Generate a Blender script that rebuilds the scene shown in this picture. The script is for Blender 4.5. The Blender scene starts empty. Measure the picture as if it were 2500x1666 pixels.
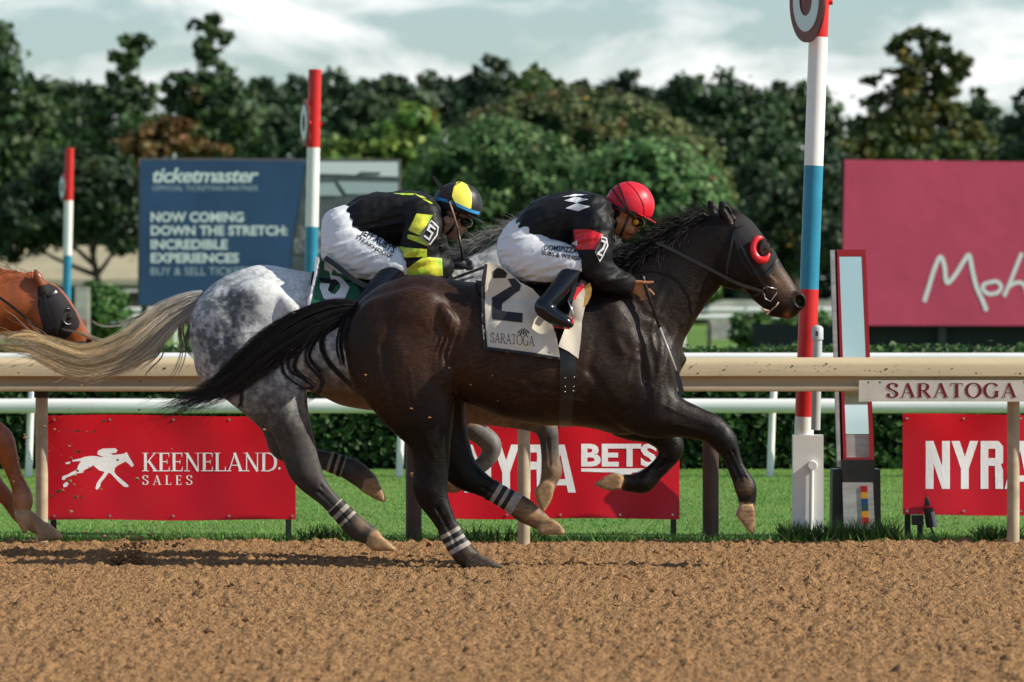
import bpy, bmesh, math, random
import numpy as np
from mathutils import Vector
from mathutils.bvhtree import BVHTree
from mathutils.geometry import tessellate_polygon

# ------------------------------------------------------------------ camera, sky, sun, exposure
scene = bpy.context.scene
COL = scene.collection
FPX = 14350.0          # focal length expressed in photograph pixels (2500 wide)
CAMZ = 1.45            # eye height of the photographer by the outside rail
HORIZ = 730.0          # photograph row of the horizon

cam_d = bpy.data.cameras.new("camera")
cam_d.sensor_width = 36.0
cam_d.lens = FPX / 2500.0 * 36.0
cam_d.shift_y = -(833.0 - HORIZ) / 2500.0
cam_d.clip_start = 1.0
cam_d.clip_end = 3000.0
cam_d.dof.use_dof = True
cam_d.dof.focus_distance = 32.2
cam_d.dof.aperture_fstop = 5.6
cam = bpy.data.objects.new("camera", cam_d)
cam.location = (0, 0, CAMZ)
cam.rotation_euler = (math.radians(90), 0, 0)
COL.objects.link(cam)
scene.camera = cam

SUN_EL, SUN_AZ = 36.0, -10.0     # elevation; angle from +x (right), negative = towards the camera's side
sun_dir = Vector((math.cos(math.radians(SUN_EL)) * math.cos(math.radians(SUN_AZ)),
                  math.cos(math.radians(SUN_EL)) * math.sin(math.radians(SUN_AZ)),
                  math.sin(math.radians(SUN_EL))))
sl = bpy.data.lights.new("sun", 'SUN')
sl.energy = 5.0
sl.angle = math.radians(0.53)
sl.color = (1.0, 0.93, 0.80)
so = bpy.data.objects.new("sun", sl)
so.rotation_euler = (-sun_dir).to_track_quat('-Z', 'Y').to_euler()
COL.objects.link(so)

world = bpy.data.worlds.new("World")
scene.world = world
world.use_nodes = True
nt = world.node_tree
for n in list(nt.nodes):
    nt.nodes.remove(n)
wo = nt.nodes.new('ShaderNodeOutputWorld')
bg = nt.nodes.new('ShaderNodeBackground')
sky = nt.nodes.new('ShaderNodeTexSky')
sky.sky_type = 'NISHITA'
sky.sun_disc = False
sky.sun_elevation = math.radians(SUN_EL)
sky.sun_rotation = math.radians(90.0 - SUN_AZ)
sky.air_density = 1.0
sky.dust_density = 0.6
sky.ozone_density = 1.2
tc = nt.nodes.new('ShaderNodeTexCoord')
mp = nt.nodes.new('ShaderNodeMapping')
mp.inputs['Scale'].default_value = (24.0, 24.0, 52.0)
mp.inputs['Location'].default_value = (3.3, 0.0, 1.7)
ns = nt.nodes.new('ShaderNodeTexNoise')
ns.inputs['Scale'].default_value = 1.0
ns.inputs['Detail'].default_value = 7.0
ns.inputs['Roughness'].default_value = 0.52
ns.inputs['Distortion'].default_value = 0.5
rp = nt.nodes.new('ShaderNodeValToRGB')
rp.color_ramp.elements[0].position = 0.46
rp.color_ramp.elements[0].color = (0.12, 0.12, 0.12, 1)
rp.color_ramp.elements[1].position = 0.62
rp.color_ramp.elements[1].color = (1, 1, 1, 1)
tint = nt.nodes.new('ShaderNodeMix'); tint.data_type = 'RGBA'; tint.blend_type = 'MULTIPLY'
tint.inputs[0].default_value = 1.0
tint.inputs[7].default_value = (0.60, 0.75, 0.88, 1)
mx = nt.nodes.new('ShaderNodeMix'); mx.data_type = 'RGBA'
mx.inputs[7].default_value = (8.1, 8.2, 8.15, 1)
nt.links.new(tc.outputs['Generated'], mp.inputs['Vector'])
nt.links.new(mp.outputs['Vector'], ns.inputs['Vector'])
nt.links.new(ns.outputs['Fac'], rp.inputs['Fac'])
nt.links.new(sky.outputs['Color'], tint.inputs[6])
sx_ = nt.nodes.new('ShaderNodeSeparateXYZ')
el = nt.nodes.new('ShaderNodeMapRange')          # cumulus seen edge-on crowds together low down and opens overhead
el.interpolation_type = 'SMOOTHSTEP'
el.inputs['From Min'].default_value = 0.06; el.inputs['From Max'].default_value = 0.45
el.inputs['To Min'].default_value = 1.0; el.inputs['To Max'].default_value = 0.30
ml = nt.nodes.new('ShaderNodeMath'); ml.operation = 'MULTIPLY'
nt.links.new(tc.outputs['Generated'], sx_.inputs['Vector'])
nt.links.new(sx_.outputs['Z'], el.inputs['Value'])
nt.links.new(rp.outputs['Color'], ml.inputs[0]); nt.links.new(el.outputs['Result'], ml.inputs[1])
nt.links.new(ml.outputs['Value'], mx.inputs[0])
nt.links.new(tint.outputs[2], mx.inputs[6])
nt.links.new(mx.outputs[2], bg.inputs['Color'])
bg.inputs['Strength'].default_value = 0.11
nt.links.new(bg.outputs['Background'], wo.inputs['Surface'])

scene.view_settings.view_transform = 'Standard'
scene.view_settings.look = 'None'
scene.view_settings.exposure = 0.30
scene.view_settings.gamma = 1.0
scene.render.engine = 'CYCLES'
scene.cycles.max_bounces = 6
scene.cycles.transparent_max_bounces = 8
scene.cycles.use_denoising = True

RNG = np.random.default_rng(7)
random.seed(7)
# ------------------------------------------------------------------ helpers
def PX(px, py, y):
    """point seen at photograph pixel (px, py) when it stands y metres from the camera"""
    return ((px - 1250.0) * y / FPX, y, CAMZ - (py - HORIZ) * y / FPX)

def lin(r, g, b):
    f = lambda c: ((c / 255.0 + 0.055) / 1.055) ** 2.4 if c > 10 else c / 255.0 / 12.92
    return (f(r), f(g), f(b))

def tag(o, label=None, cat=None, group=None, kind=None):
    if label: o["label"] = label
    if cat: o["category"] = cat
    if group: o["group"] = group
    if kind: o["kind"] = kind
    return o

def link(o, parent=None):
    COL.objects.link(o)
    if parent is not None:
        o.parent = parent
        o.matrix_parent_inverse = parent.matrix_basis.inverted()
    return o

def empty(name, loc=(0, 0, 0)):
    o = bpy.data.objects.new(name, None)
    o.location = loc
    o.empty_display_size = 0.2
    COL.objects.link(o)
    return o

def np_mesh(name, V, F, mat=None, parent=None, smooth=True, col=None):
    """V (n,3), F (m,k) constant face size"""
    V = np.asarray(V, dtype=np.float32); F = np.asarray(F, dtype=np.int32)
    me = bpy.data.meshes.new(name)
    me.vertices.add(len(V)); me.vertices.foreach_set('co', V.ravel())
    k = F.shape[1]
    me.loops.add(F.size); me.loops.foreach_set('vertex_index', F.ravel())
    me.polygons.add(len(F))
    me.polygons.foreach_set('loop_start', np.arange(0, F.size, k, dtype=np.int32))
    if col is not None:
        a = me.color_attributes.new('Col', 'FLOAT_COLOR', 'POINT')
        c = np.ones((len(V), 4), dtype=np.float32); c[:, :3] = col
        a.data.foreach_set('color', c.ravel())
    me.update(calc_edges=True); me.validate()
    me.polygons.foreach_set('use_smooth', np.full(len(F), smooth, dtype=bool))
    if mat: me.materials.append(mat)
    o = bpy.data.objects.new(name, me)
    return link(o, parent)

class MB:
    """collects polygons of any size, then links them as one mesh"""
    def __init__(s): s.v = []; s.f = []; s.c = []
    def add(s, V, F, c=None):
        b = len(s.v)
        s.v += [tuple(p) for p in V]; s.f += [tuple(i + b for i in f) for f in F]
        if c is not None: s.c += [c] * len(V)
        return s
    def box(s, c, d, rz=0.0):
        cx, cy, cz = c; dx, dy, dz = d[0] / 2, d[1] / 2, d[2] / 2
        co, si = math.cos(rz), math.sin(rz)
        V = []
        for z in (-dz, dz):
            for x, y in ((-dx, -dy), (dx, -dy), (dx, dy), (-dx, dy)):
                V.append((cx + x * co - y * si, cy + x * si + y * co, cz + z))
        return s.add(V, [(0, 3, 2, 1), (4, 5, 6, 7), (0, 1, 5, 4), (1, 2, 6, 5), (2, 3, 7, 6), (3, 0, 4, 7)])
    def tube(s, pts, rad, n=10, cap=True, c=None):
        pts = [Vector(p) for p in pts]
        if not hasattr(rad, '__len__'): rad = [rad] * len(pts)
        V = []; F = []
        up = None
        for i, p in enumerate(pts):
            t = (pts[min(i + 1, len(pts) - 1)] - pts[max(i - 1, 0)]).normalized()
            if up is None:
                up = Vector((0, 0, 1)) if abs(t.z) < 0.9 else Vector((1, 0, 0))
            a = t.cross(up)
            if a.length < 1e-6: a = t.orthogonal()
            a.normalize(); b = t.cross(a).normalized(); up = -b if False else up
            for j in range(n):
                w = 2 * math.pi * j / n
                V.append(p + (a * math.cos(w) + b * math.sin(w)) * rad[i])
        for i in range(len(pts) - 1):
            for j in range(n):
                F.append((i * n + j, i * n + (j + 1) % n, (i + 1) * n + (j + 1) % n, (i + 1) * n + j))
        if cap:
            F.append(tuple(range(n))[::-1]); F.append(tuple((len(pts) - 1) * n + j for j in range(n)))
        return s.add(V, F, c)
    def prism(s, prof, axis, a, b):
        """prof: closed list of 2-D points; extruded along axis ('x': prof=(y,z); 'y': prof=(x,z)) from a to b"""
        n = len(prof)
        mk = (lambda p, t: (t, p[0], p[1])) if axis == 'x' else (lambda p, t: (p[0], t, p[1]))
        V = [mk(p, a) for p in prof] + [mk(p, b) for p in prof]
        F = [(i, (i + 1) % n, n + (i + 1) % n, n + i) for i in range(n)]
        F += [tuple(range(n))[::-1], tuple(range(n, 2 * n))]
        return s.add(V, F)
    def build(s, name, mat=None, parent=None, smooth=False, fix=True):
        me = bpy.data.meshes.new(name)
        me.from_pydata([tuple(p) for p in s.v], [], s.f)
        if s.c:
            a = me.color_attributes.new('Col', 'FLOAT_COLOR', 'POINT')
            for i, c in enumerate(s.c): a.data[i].color = (*c, 1)
        if fix:
            bm = bmesh.new(); bm.from_mesh(me)
            bmesh.ops.recalc_face_normals(bm, faces=bm.faces)
            bm.to_mesh(me); bm.free()
        if smooth is True:
            for p in me.polygons: p.use_smooth = True
        elif smooth:
            me.shade_smooth() if hasattr(me, 'shade_smooth') else None
            me.set_sharp_from_angle(angle=math.radians(smooth))
        if mat: me.materials.append(mat)
        return link(bpy.data.objects.new(name, me), parent)

# ---- materials
MATS = {}
def mat(name, color=(0.5, 0.5, 0.5), rough=0.6, spec=0.4, metal=0.0, var=0.0, vscale=6.0, color2=None,
        bump=0.0, bscale=40.0, stretch=None, attr=False, sheen=0.0, transl=0.0, coat=0.0, rvar=0.0, detail=4.0, vlo=0.35, vhi=0.65):
    if name in MATS: return MATS[name]
    m = bpy.data.materials.new(name); m.use_nodes = True
    t = m.node_tree; p = t.nodes['Principled BSDF']; out = t.nodes['Material Output']
    p.inputs['Roughness'].default_value = rough
    p.inputs['Specular IOR Level'].default_value = spec
    p.inputs['Metallic'].default_value = metal
    p.inputs['Sheen Weight'].default_value = sheen
    p.inputs['Coat Weight'].default_value = coat
    p.inputs['Base Color'].default_value = (*color, 1)
    src = None
    if attr:
        a = t.nodes.new('ShaderNodeAttribute'); a.attribute_name = 'Col'; src = a.outputs['Color']
    geo = t.nodes.new('ShaderNodeNewGeometry')
    vec = geo.outputs['Position']
    if stretch:
        mpn = t.nodes.new('ShaderNodeMapping'); mpn.inputs['Scale'].default_value = stretch
        t.links.new(vec, mpn.inputs['Vector']); vec = mpn.outputs['Vector']
    if var > 0 or color2:
        n = t.nodes.new('ShaderNodeTexNoise'); n.inputs['Scale'].default_value = vscale
        n.inputs['Detail'].default_value = detail; n.inputs['Roughness'].default_value = 0.6
        t.links.new(vec, n.inputs['Vector'])
        r = t.nodes.new('ShaderNodeMapRange')
        r.inputs['From Min'].default_value = vlo; r.inputs['From Max'].default_value = vhi
        t.links.new(n.outputs['Fac'], r.inputs['Value'])
        mxn = t.nodes.new('ShaderNodeMix'); mxn.data_type = 'RGBA'
        if color2:
            mxn.inputs[6].default_value = (*color, 1); mxn.inputs[7].default_value = (*color2, 1)
            t.links.new(r.outputs['Result'], mxn.inputs[0])
        else:
            mxn.blend_type = 'MULTIPLY'; mxn.inputs[0].default_value = 1.0
            r.inputs['To Min'].default_value = 1 - var; r.inputs['To Max'].default_value = 1 + var
            if src: t.links.new(src, mxn.inputs[6])
            else: mxn.inputs[6].default_value = (*color, 1)
            t.links.new(r.outputs['Result'], mxn.inputs[7])
        src = mxn.outputs[2]
        if rvar:
            r2 = t.nodes.new('ShaderNodeMapRange')
            r2.inputs['From Min'].default_value = 0.3; r2.inputs['From Max'].default_value = 0.7
            r2.inputs['To Min'].default_value = rough - rvar; r2.inputs['To Max'].default_value = rough + rvar
            t.links.new(n.outputs['Fac'], r2.inputs['Value']); t.links.new(r2.outputs['Result'], p.inputs['Roughness'])
    if src: t.links.new(src, p.inputs['Base Color'])
    if bump > 0:
        n = t.nodes.new('ShaderNodeTexNoise'); n.inputs['Scale'].default_value = bscale
        n.inputs['Detail'].default_value = 5.0
        t.links.new(vec, n.inputs['Vector'])
        b = t.nodes.new('ShaderNodeBump'); b.inputs['Strength'].default_value = 1.0
        b.inputs['Distance'].default_value = bump
        t.links.new(n.outputs['Fac'], b.inputs['Height']); t.links.new(b.outputs['Normal'], p.inputs['Normal'])
    if transl > 0:
        tr = t.nodes.new('ShaderNodeBsdfTranslucent')
        if src: t.links.new(src, tr.inputs['Color'])
        else: tr.inputs['Color'].default_value = (*color, 1)
        ms = t.nodes.new('ShaderNodeMixShader'); ms.inputs[0].default_value = transl
        t.links.new(p.outputs[0], ms.inputs[1]); t.links.new(tr.outputs[0], ms.inputs[2])
        t.links.new(ms.outputs[0], out.inputs['Surface'])
    MATS[name] = m
    return m

# ---- lattice value noise for python-side shaping
_H = np.random.default_rng(11).random((64, 64, 64)).astype(np.float32)
def vnoise(x, y, z):
    x = np.asarray(x, dtype=np.float32); y = np.asarray(y, dtype=np.float32); z = np.asarray(z, dtype=np.float32)
    x, y, z = np.broadcast_arrays(x, y, z)
    xi = np.floor(x).astype(np.int32); yi = np.floor(y).astype(np.int32); zi = np.floor(z).astype(np.int32)
    fx = x - xi; fy = y - yi; fz = z - zi
    fx = fx * fx * (3 - 2 * fx); fy = fy * fy * (3 - 2 * fy); fz = fz * fz * (3 - 2 * fz)
    x0 = xi & 63; x1 = (xi + 1) & 63; y0 = yi & 63; y1 = (yi + 1) & 63; z0 = zi & 63; z1 = (zi + 1) & 63
    L = lambda a, b, t: a + (b - a) * t
    return L(L(L(_H[x0, y0, z0], _H[x1, y0, z0], fx), L(_H[x0, y1, z0], _H[x1, y1, z0], fx), fy),
             L(L(_H[x0, y0, z1], _H[x1, y0, z1], fx), L(_H[x0, y1, z1], _H[x1, y1, z1], fx), fy), fz)
def fbm(x, y, z, o=4):
    s = 0; a = 0.5; f = 1.0
    for i in range(o):
        s = s + a * vnoise(x * f + 17.3 * i, y * f + 5.1 * i, z * f + 9.7 * i); a *= 0.5; f *= 2.03
    return s / (1 - 0.5 ** o)

def catmull(P, n):
    P = np.asarray(P, dtype=float)
    Q = np.vstack([2 * P[0] - P[1], P, 2 * P[-1] - P[-2]])
    out = []
    for i in range(1, len(Q) - 2):
        for t in np.arange(n) / n:
            a, b, c, d = Q[i - 1], Q[i], Q[i + 1], Q[i + 2]
            out.append(0.5 * ((2 * b) + (c - a) * t + (2 * a - 5 * b + 4 * c - d) * t * t + (3 * b - a - 3 * c + d) * t ** 3))
    out.append(P[-1])
    return np.array(out)

# ---- implicit bodies: smooth unions of tapered limbs, ellipsoids and lofts, surfaced on a lattice
class Body:
    def __init__(s, lo, hi, h):
        s.lo = np.array(lo, dtype=float); s.h = h
        n = np.ceil((np.array(hi) - s.lo) / h).astype(int) + 1
        s.n = n
        s.V = np.full(tuple(n), 0.3, dtype=np.float32)
        s.ax = [(s.lo[i] + h * np.arange(n[i])).astype(np.float32) for i in range(3)]
    def win(s, lo, hi):
        a = [max(0, int(math.floor((lo[i] - s.lo[i]) / s.h))) for i in range(3)]
        b = [min(int(s.n[i]), int(math.ceil((hi[i] - s.lo[i]) / s.h)) + 1) for i in range(3)]
        if any(b[i] <= a[i] for i in range(3)): return None
        sl = tuple(slice(a[i], b[i]) for i in range(3))
        X = s.ax[0][sl[0]][:, None, None]; Y = s.ax[1][sl[1]][None, :, None]; Z = s.ax[2][sl[2]][None, None, :]
        return sl, X, Y, Z
    def put(s, sl, d, k, op):
        a = s.V[sl]
        if op == 'u':
            h = np.clip(0.5 + 0.5 * (d - a) / k, 0, 1); s.V[sl] = d + (a - d) * h - k * h * (1 - h)
        elif op == 's':
            d = -d
            h = np.clip(0.5 - 0.5 * (d - a) / k, 0, 1); s.V[sl] = d + (a - d) * h + k * h * (1 - h)
        elif op == 'i':
            h = np.clip(0.5 - 0.5 * (d - a) / k, 0, 1); s.V[sl] = d + (a - d) * h + k * h * (1 - h)
    def cone(s, a, b, ra, rb, k=0.02, q=1.0, op='u'):
        a = np.asarray(a, float); b = np.asarray(b, float)
        r = max(ra, rb); m = k + 0.025
        ry = r / min(q, 1.0) if q < 1 else r / q
        lo = np.minimum(a, b) - (r + m, ry + m, r + m); hi = np.maximum(a, b) + (r + m, ry + m, r + m)
        w = s.win(lo, hi)
        if w is None: return
        sl, X, Y, Z = w
        px = X - a[0]; py = (Y - a[1]) * q; pz = Z - a[2]
        bx, by, bz = b[0] - a[0], (b[1] - a[1]) * q, b[2] - a[2]
        L2 = bx * bx + by * by + bz * bz + 1e-12
        t = np.clip((px * bx + py * by + pz * bz) / L2, 0, 1)
        d = np.sqrt((px - bx * t) ** 2 + (py - by * t) ** 2 + (pz - bz * t) ** 2) - (ra + (rb - ra) * t)
        if q > 1: d = d / math.sqrt(q)
        s.put(sl, d.astype(np.float32), k, op)
    def ell(s, c, r, ang=0.0, k=0.02, op='u', yaw=0.0):
        c = np.asarray(c, float); R = max(r); m = k + 0.025
        w = s.win(c - R - m, c + R + m)
        if w is None: return
        sl, X, Y, Z = w
        x = X - c[0]; y = Y - c[1]; z = Z - c[2]
        if yaw:
            co, si = math.cos(yaw), math.sin(yaw); x, y = x * co + y * si, -x * si + y * co
        co, si = math.cos(ang), math.sin(ang)
        x, z = x * co + z * si, -x * si + z * co
        k0 = np.sqrt((x / r[0]) ** 2 + (y / r[1]) ** 2 + (z / r[2]) ** 2) + 1e-9
        k1 = np.sqrt((x / r[0] ** 2) ** 2 + (y / r[1] ** 2) ** 2 + (z / r[2] ** 2) ** 2) + 1e-9
        s.put(sl, (k0 * (k0 - 1) / k1).astype(np.float32), k, op)
    def chain(s, pts, k=0.015, sub=3):
        """pts: rows (x, y, z, r, q)"""
        C = catmull(pts, sub)
        for a, b in zip(C[:-1], C[1:]):
            s.cone(a[:3], b[:3], max(a[3], .002), max(b[3], .002), k, 0.5 * (a[4] + b[4]))
    def loft(s, st, yc=0.0, p=2.2, k=0.03, egg=0.12):
        """st: rows (x, ztop, zbot, halfwidth) along x"""
        st = np.asarray(st, float); st = st[np.argsort(st[:, 0])]
        C = catmull(st, 6); C = C[np.argsort(C[:, 0])]
        m = k + 0.03
        lo = (C[0, 0] - m, yc - C[:, 3].max() - m, C[:, 2].min() - m); hi = (C[-1, 0] + m, yc + C[:, 3].max() + m, C[:, 1].max() + m)
        w = s.win(lo, hi)
        if w is None: return
        sl, X, Y, Z = w
        xf = X.ravel()
        top = np.interp(xf, C[:, 0], C[:, 1]); bot = np.interp(xf, C[:, 0], C[:, 2]); hw = np.maximum(np.interp(xf, C[:, 0], C[:, 3]), 0.01)
        zc = ((top + bot) / 2)[:, None, None].astype(np.float32); hh = np.maximum((top - bot) / 2, 0.01)[:, None, None].astype(np.float32)
        hw = hw[:, None, None].astype(np.float32)
        u = (Z - zc) / hh
        v = np.abs(Y - yc) / (hw * (1 - egg * np.clip(u, -1, 1)))
        d = ((np.abs(u) ** p + v ** p + 1e-9) ** (1 / p) - 1) * np.minimum(hw, hh)
        ex = np.maximum(np.maximum(C[0, 0] - X, X - C[-1, 0]), 0)
        d = np.sqrt(np.maximum(d, 0) ** 2 + ex ** 2) + np.minimum(d, 0)
        s.put(sl, d.astype(np.float32), k, 'u')
    def poly(s, pts, yc, hw, k=0.012, op='u', taper=0.0, j=0.008):
        """convex polygon in the x-z plane, thickened to +-hw about yc"""
        pts = np.asarray(pts, float)
        a = 0
        for i in range(len(pts)):
            x0, z0 = pts[i]; x1, z1 = pts[(i + 1) % len(pts)]; a += x0 * z1 - x1 * z0
        if a < 0: pts = pts[::-1]
        m = k + 0.03
        w = s.win((pts[:, 0].min() - m, yc - hw - m, pts[:, 1].min() - m), (pts[:, 0].max() + m, yc + hw + m, pts[:, 1].max() + m))
        if w is None: return
        sl, X, Y, Z = w
        d = np.abs(Y - yc) - hw
        for i in range(len(pts)):
            x0, z0 = pts[i]; x1, z1 = pts[(i + 1) % len(pts)]
            L = math.hypot(x1 - x0, z1 - z0)
            nx, nz = (z1 - z0) / L, -(x1 - x0) / L
            e = (X - x0) * nx + (Z - z0) * nz
            h = np.clip(0.5 - 0.5 * (e - d) / j, 0, 1); d = e + (d - e) * h + j * h * (1 - h)
        d = np.broadcast_to(d, s.V[sl].shape)
        s.put(sl, d.astype(np.float32), k, op)
    def plane(s, p, n, k=0.006, lo=None, hi=None):
        """keep the side that n points away from"""
        w = s.win(lo if lo is not None else s.lo, hi if hi is not None else s.lo + s.h * s.n)
        sl, X, Y, Z = w
        n = np.asarray(n, float); n /= np.linalg.norm(n)
        d = (X - p[0]) * n[0] + (Y - p[1]) * n[1] + (Z - p[2]) * n[2]
        s.put(sl, np.broadcast_to(d, s.V[sl].shape).astype(np.float32), k, 'i')
    def warp(s, fn):
        I = np.nonzero(np.abs(s.V) < 0.045)
        s.V[I] += fn(s.ax[0][I[0]], s.ax[1][I[1]], s.ax[2][I[2]]).astype(np.float32)
    def surface(s, smooth=1):
        V = s.V; ins = V < 0
        c = ins[:-1, :-1, :-1].astype(np.int8)
        for dx in (0, 1):
            for dy in (0, 1):
                for dz in (0, 1):
                    if dx or dy or dz:
                        c = c + ins[dx:ins.shape[0] - 1 + dx, dy:ins.shape[1] - 1 + dy, dz:ins.shape[2] - 1 + dz]
        act = (c > 0) & (c < 8)
        I = np.argwhere(act)
        idx = np.full(act.shape, -1, dtype=np.int32); idx[act] = np.arange(len(I))
        offs = np.array([(a, b, d) for a in (0, 1) for b in (0, 1) for d in (0, 1)])
        val = np.stack([V[I[:, 0] + o[0], I[:, 1] + o[1], I[:, 2] + o[2]] for o in offs], 1)
        acc = np.zeros((len(I), 3)); cnt = np.zeros(len(I))
        for i in range(8):
            for j in range(i + 1, 8):
                if np.abs(offs[i] - offs[j]).sum() != 1: continue
                cr = (val[:, i] < 0) != (val[:, j] < 0)
                t = val[:, i] / (val[:, i] - val[:, j] + 1e-20)
                t = np.where(cr, t, 0)
                p = offs[i] + t[:, None] * (offs[j] - offs[i])
                acc += np.where(cr[:, None], p, 0); cnt += cr
        P = I + acc / cnt[:, None]
        faces = []
        for ax in range(3):
            o = [0, 0, 0]; o[ax] = 1
            sh = ins.shape
            A = ins[tuple(slice(0, sh[i] - o[i]) for i in range(3))]
            B = ins[tuple(slice(o[i], sh[i]) for i in range(3))]
            E = np.argwhere(A != B)
            u, v = [(1, 2), (2, 0), (0, 1)][ax]
            ok = (E[:, u] > 0) & (E[:, v] > 0) & (E[:, u] < sh[u] - 1) & (E[:, v] < sh[v] - 1)
            E = E[ok]
            fl = A[E[:, 0], E[:, 1], E[:, 2]]
            du = np.zeros(3, int); du[u] = 1; dv = np.zeros(3, int); dv[v] = 1
            g = lambda q: idx[q[:, 0], q[:, 1], q[:, 2]]
            q = np.stack([g(E - du - dv), g(E - dv), g(E), g(E - du)], 1)
            q = np.where(fl[:, None], q, q[:, ::-1])
            faces.append(q)
        F = np.concatenate(faces); F = F[(F >= 0).all(1)]
        P = s.lo + s.h * P
        for _ in range(smooth):
            e = np.concatenate([F[:, [0, 1]], F[:, [1, 2]], F[:, [2, 3]], F[:, [3, 0]]])
            sm = np.zeros_like(P); ct = np.zeros(len(P))
            for d in range(3):
                sm[:, d] = np.bincount(e[:, 0], weights=P[e[:, 1], d], minlength=len(P))
            ct = np.bincount(e[:, 0], minlength=len(P))
            nb = sm / np.maximum(ct, 1)[:, None]
            P = P + 0.5 * (nb - P) * (ct > 0)[:, None]
        return P, F

def inpoly(x, y, poly):
    x = np.asarray(x); y = np.asarray(y); r = np.zeros(x.shape, bool); n = len(poly); j = n - 1
    for i in range(n):
        xi, yi = poly[i]; xj, yj = poly[j]
        c = ((yi > y) != (yj > y)) & (x < (xj - xi) * (y - yi) / (yj - yi + 1e-12) + xi)
        r ^= c; j = i
    return r

def bvh_of(*objs):
    V = []; F = []; b = 0
    for o in objs:
        me = o.data; n = len(me.vertices)
        c = np.empty(n * 3, dtype=np.float32); me.vertices.foreach_get('co', c)
        V += c.reshape(-1, 3).tolist()
        nl = len(me.loops); li = np.empty(nl, dtype=np.int32); me.loops.foreach_get('vertex_index', li)
        ls = np.empty(len(me.polygons), dtype=np.int32); me.polygons.foreach_get('loop_start', ls)
        lt = np.empty(len(me.polygons), dtype=np.int32); me.polygons.foreach_get('loop_total', lt)
        li = (li + b).tolist()
        F += [li[a:a + t] for a, t in zip(ls.tolist(), lt.tolist())]
        b += n
    return BVHTree.FromPolygons(V, F)

CAMP = Vector((0, 0, CAMZ))
def cast(bvh, px, py):
    p = Vector(PX(px, py, 30.0)); d = (p - CAMP).normalized()
    h = bvh.ray_cast(CAMP, d)
    return h, d

def fine(polys, cell):
    """triangulate flat polygons (lists of 2-D points) and cut them down to about cell size"""
    bm = bmesh.new()
    for P in polys:
        vs = [bm.verts.new((p[0], p[1], 0)) for p in P]
        for t in ([(0, 1, 2)] if len(P) == 3 else tessellate_polygon([[Vector((p[0], p[1], 0)) for p in P]])):
            try: bm.faces.new([vs[i] for i in t])
            except Exception: pass
    for _ in range(6):
        es = [e for e in bm.edges if e.calc_length() > cell]
        if not es: break
        bmesh.ops.subdivide_edges(bm, edges=es, cuts=1)
        bmesh.ops.triangulate(bm, faces=bm.faces)
    V = [(v.co.x, v.co.y) for v in bm.verts]
    bm.verts.index_update()
    F = [tuple(v.index for v in f.verts) for f in bm.faces]
    bm.free()
    return V, F

def decal(name, polys, bvh, material, parent, cell=6.0, off=0.004, yfall=None, smooth=True):
    """thin print or cloth laid on a surface: polygons given where they sit, dropped on to it"""
    V, F = fine(polys, cell)
    out = []; last = yfall if yfall else 32.0
    ok = []
    for (x, y) in V:
        (loc, nrm, i, dist), d = cast(bvh, x, y)
        if loc is None:
            out.append(None); continue
        out.append(loc + (nrm if nrm.dot(d) < 0 else -nrm) * off * 0.5 - d * off * 0.7)
    ys = [p.y for p in out if p is not None]
    med = sorted(ys)[len(ys) // 2] if ys else last
    W = []
    for (x, y), p in zip(V, out):
        W.append(p if p is not None else Vector(PX(x, y, med)))
    m = MB(); m.add(W, F)
    return m.build(name, material, parent, smooth=smooth, fix=False)

def text_polys(s, size=1.0, bold=0.0, shear=0.0, space=1.0, sx=1.0):
    """built-in letter shapes as triangles, origin at the left end of the baseline"""
    c = bpy.data.curves.new("lettering", 'FONT'); c.body = s; c.size = size; c.offset = bold; c.shear = shear
    c.space_character = space; c.resolution_u = 3
    o = bpy.data.objects.new("lettering", c); COL.objects.link(o)
    dg = bpy.context.evaluated_depsgraph_get()
    me = bpy.data.meshes.new_from_object(o.evaluated_get(dg))
    V = [(v.co.x * sx, v.co.y) for v in me.vertices]; F = [tuple(p.vertices) for p in me.polygons]
    bpy.data.objects.remove(o); bpy.data.curves.remove(c); bpy.data.meshes.remove(me)
    return V, F

def fit_text(s, x0, x1, ybase, capy, bold=0.0, shear=0.0, space=1.0, rot=0.0):
    """letters filling x0..x1 in photograph pixels, caps from ybase up to capy; returns triangles in pixel space"""
    V, F = text_polys(s, 1.0, bold, shear, space)
    xs = [v[0] for v in V]; ys = [v[1] for v in V]
    w = max(xs) - min(xs); mnx = min(xs); cap = 0.729
    sx = (x1 - x0) / w; sy = (ybase - capy) / cap
    co, si = math.cos(rot), math.sin(rot)
    pts = []
    for v in V:
        a = (v[0] - mnx) * sx; b = -v[1] * sy
        pts.append((x0 + a * co - b * si, ybase + a * si + b * co))
    return [[pts[i] for i in f] for f in F]

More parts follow.
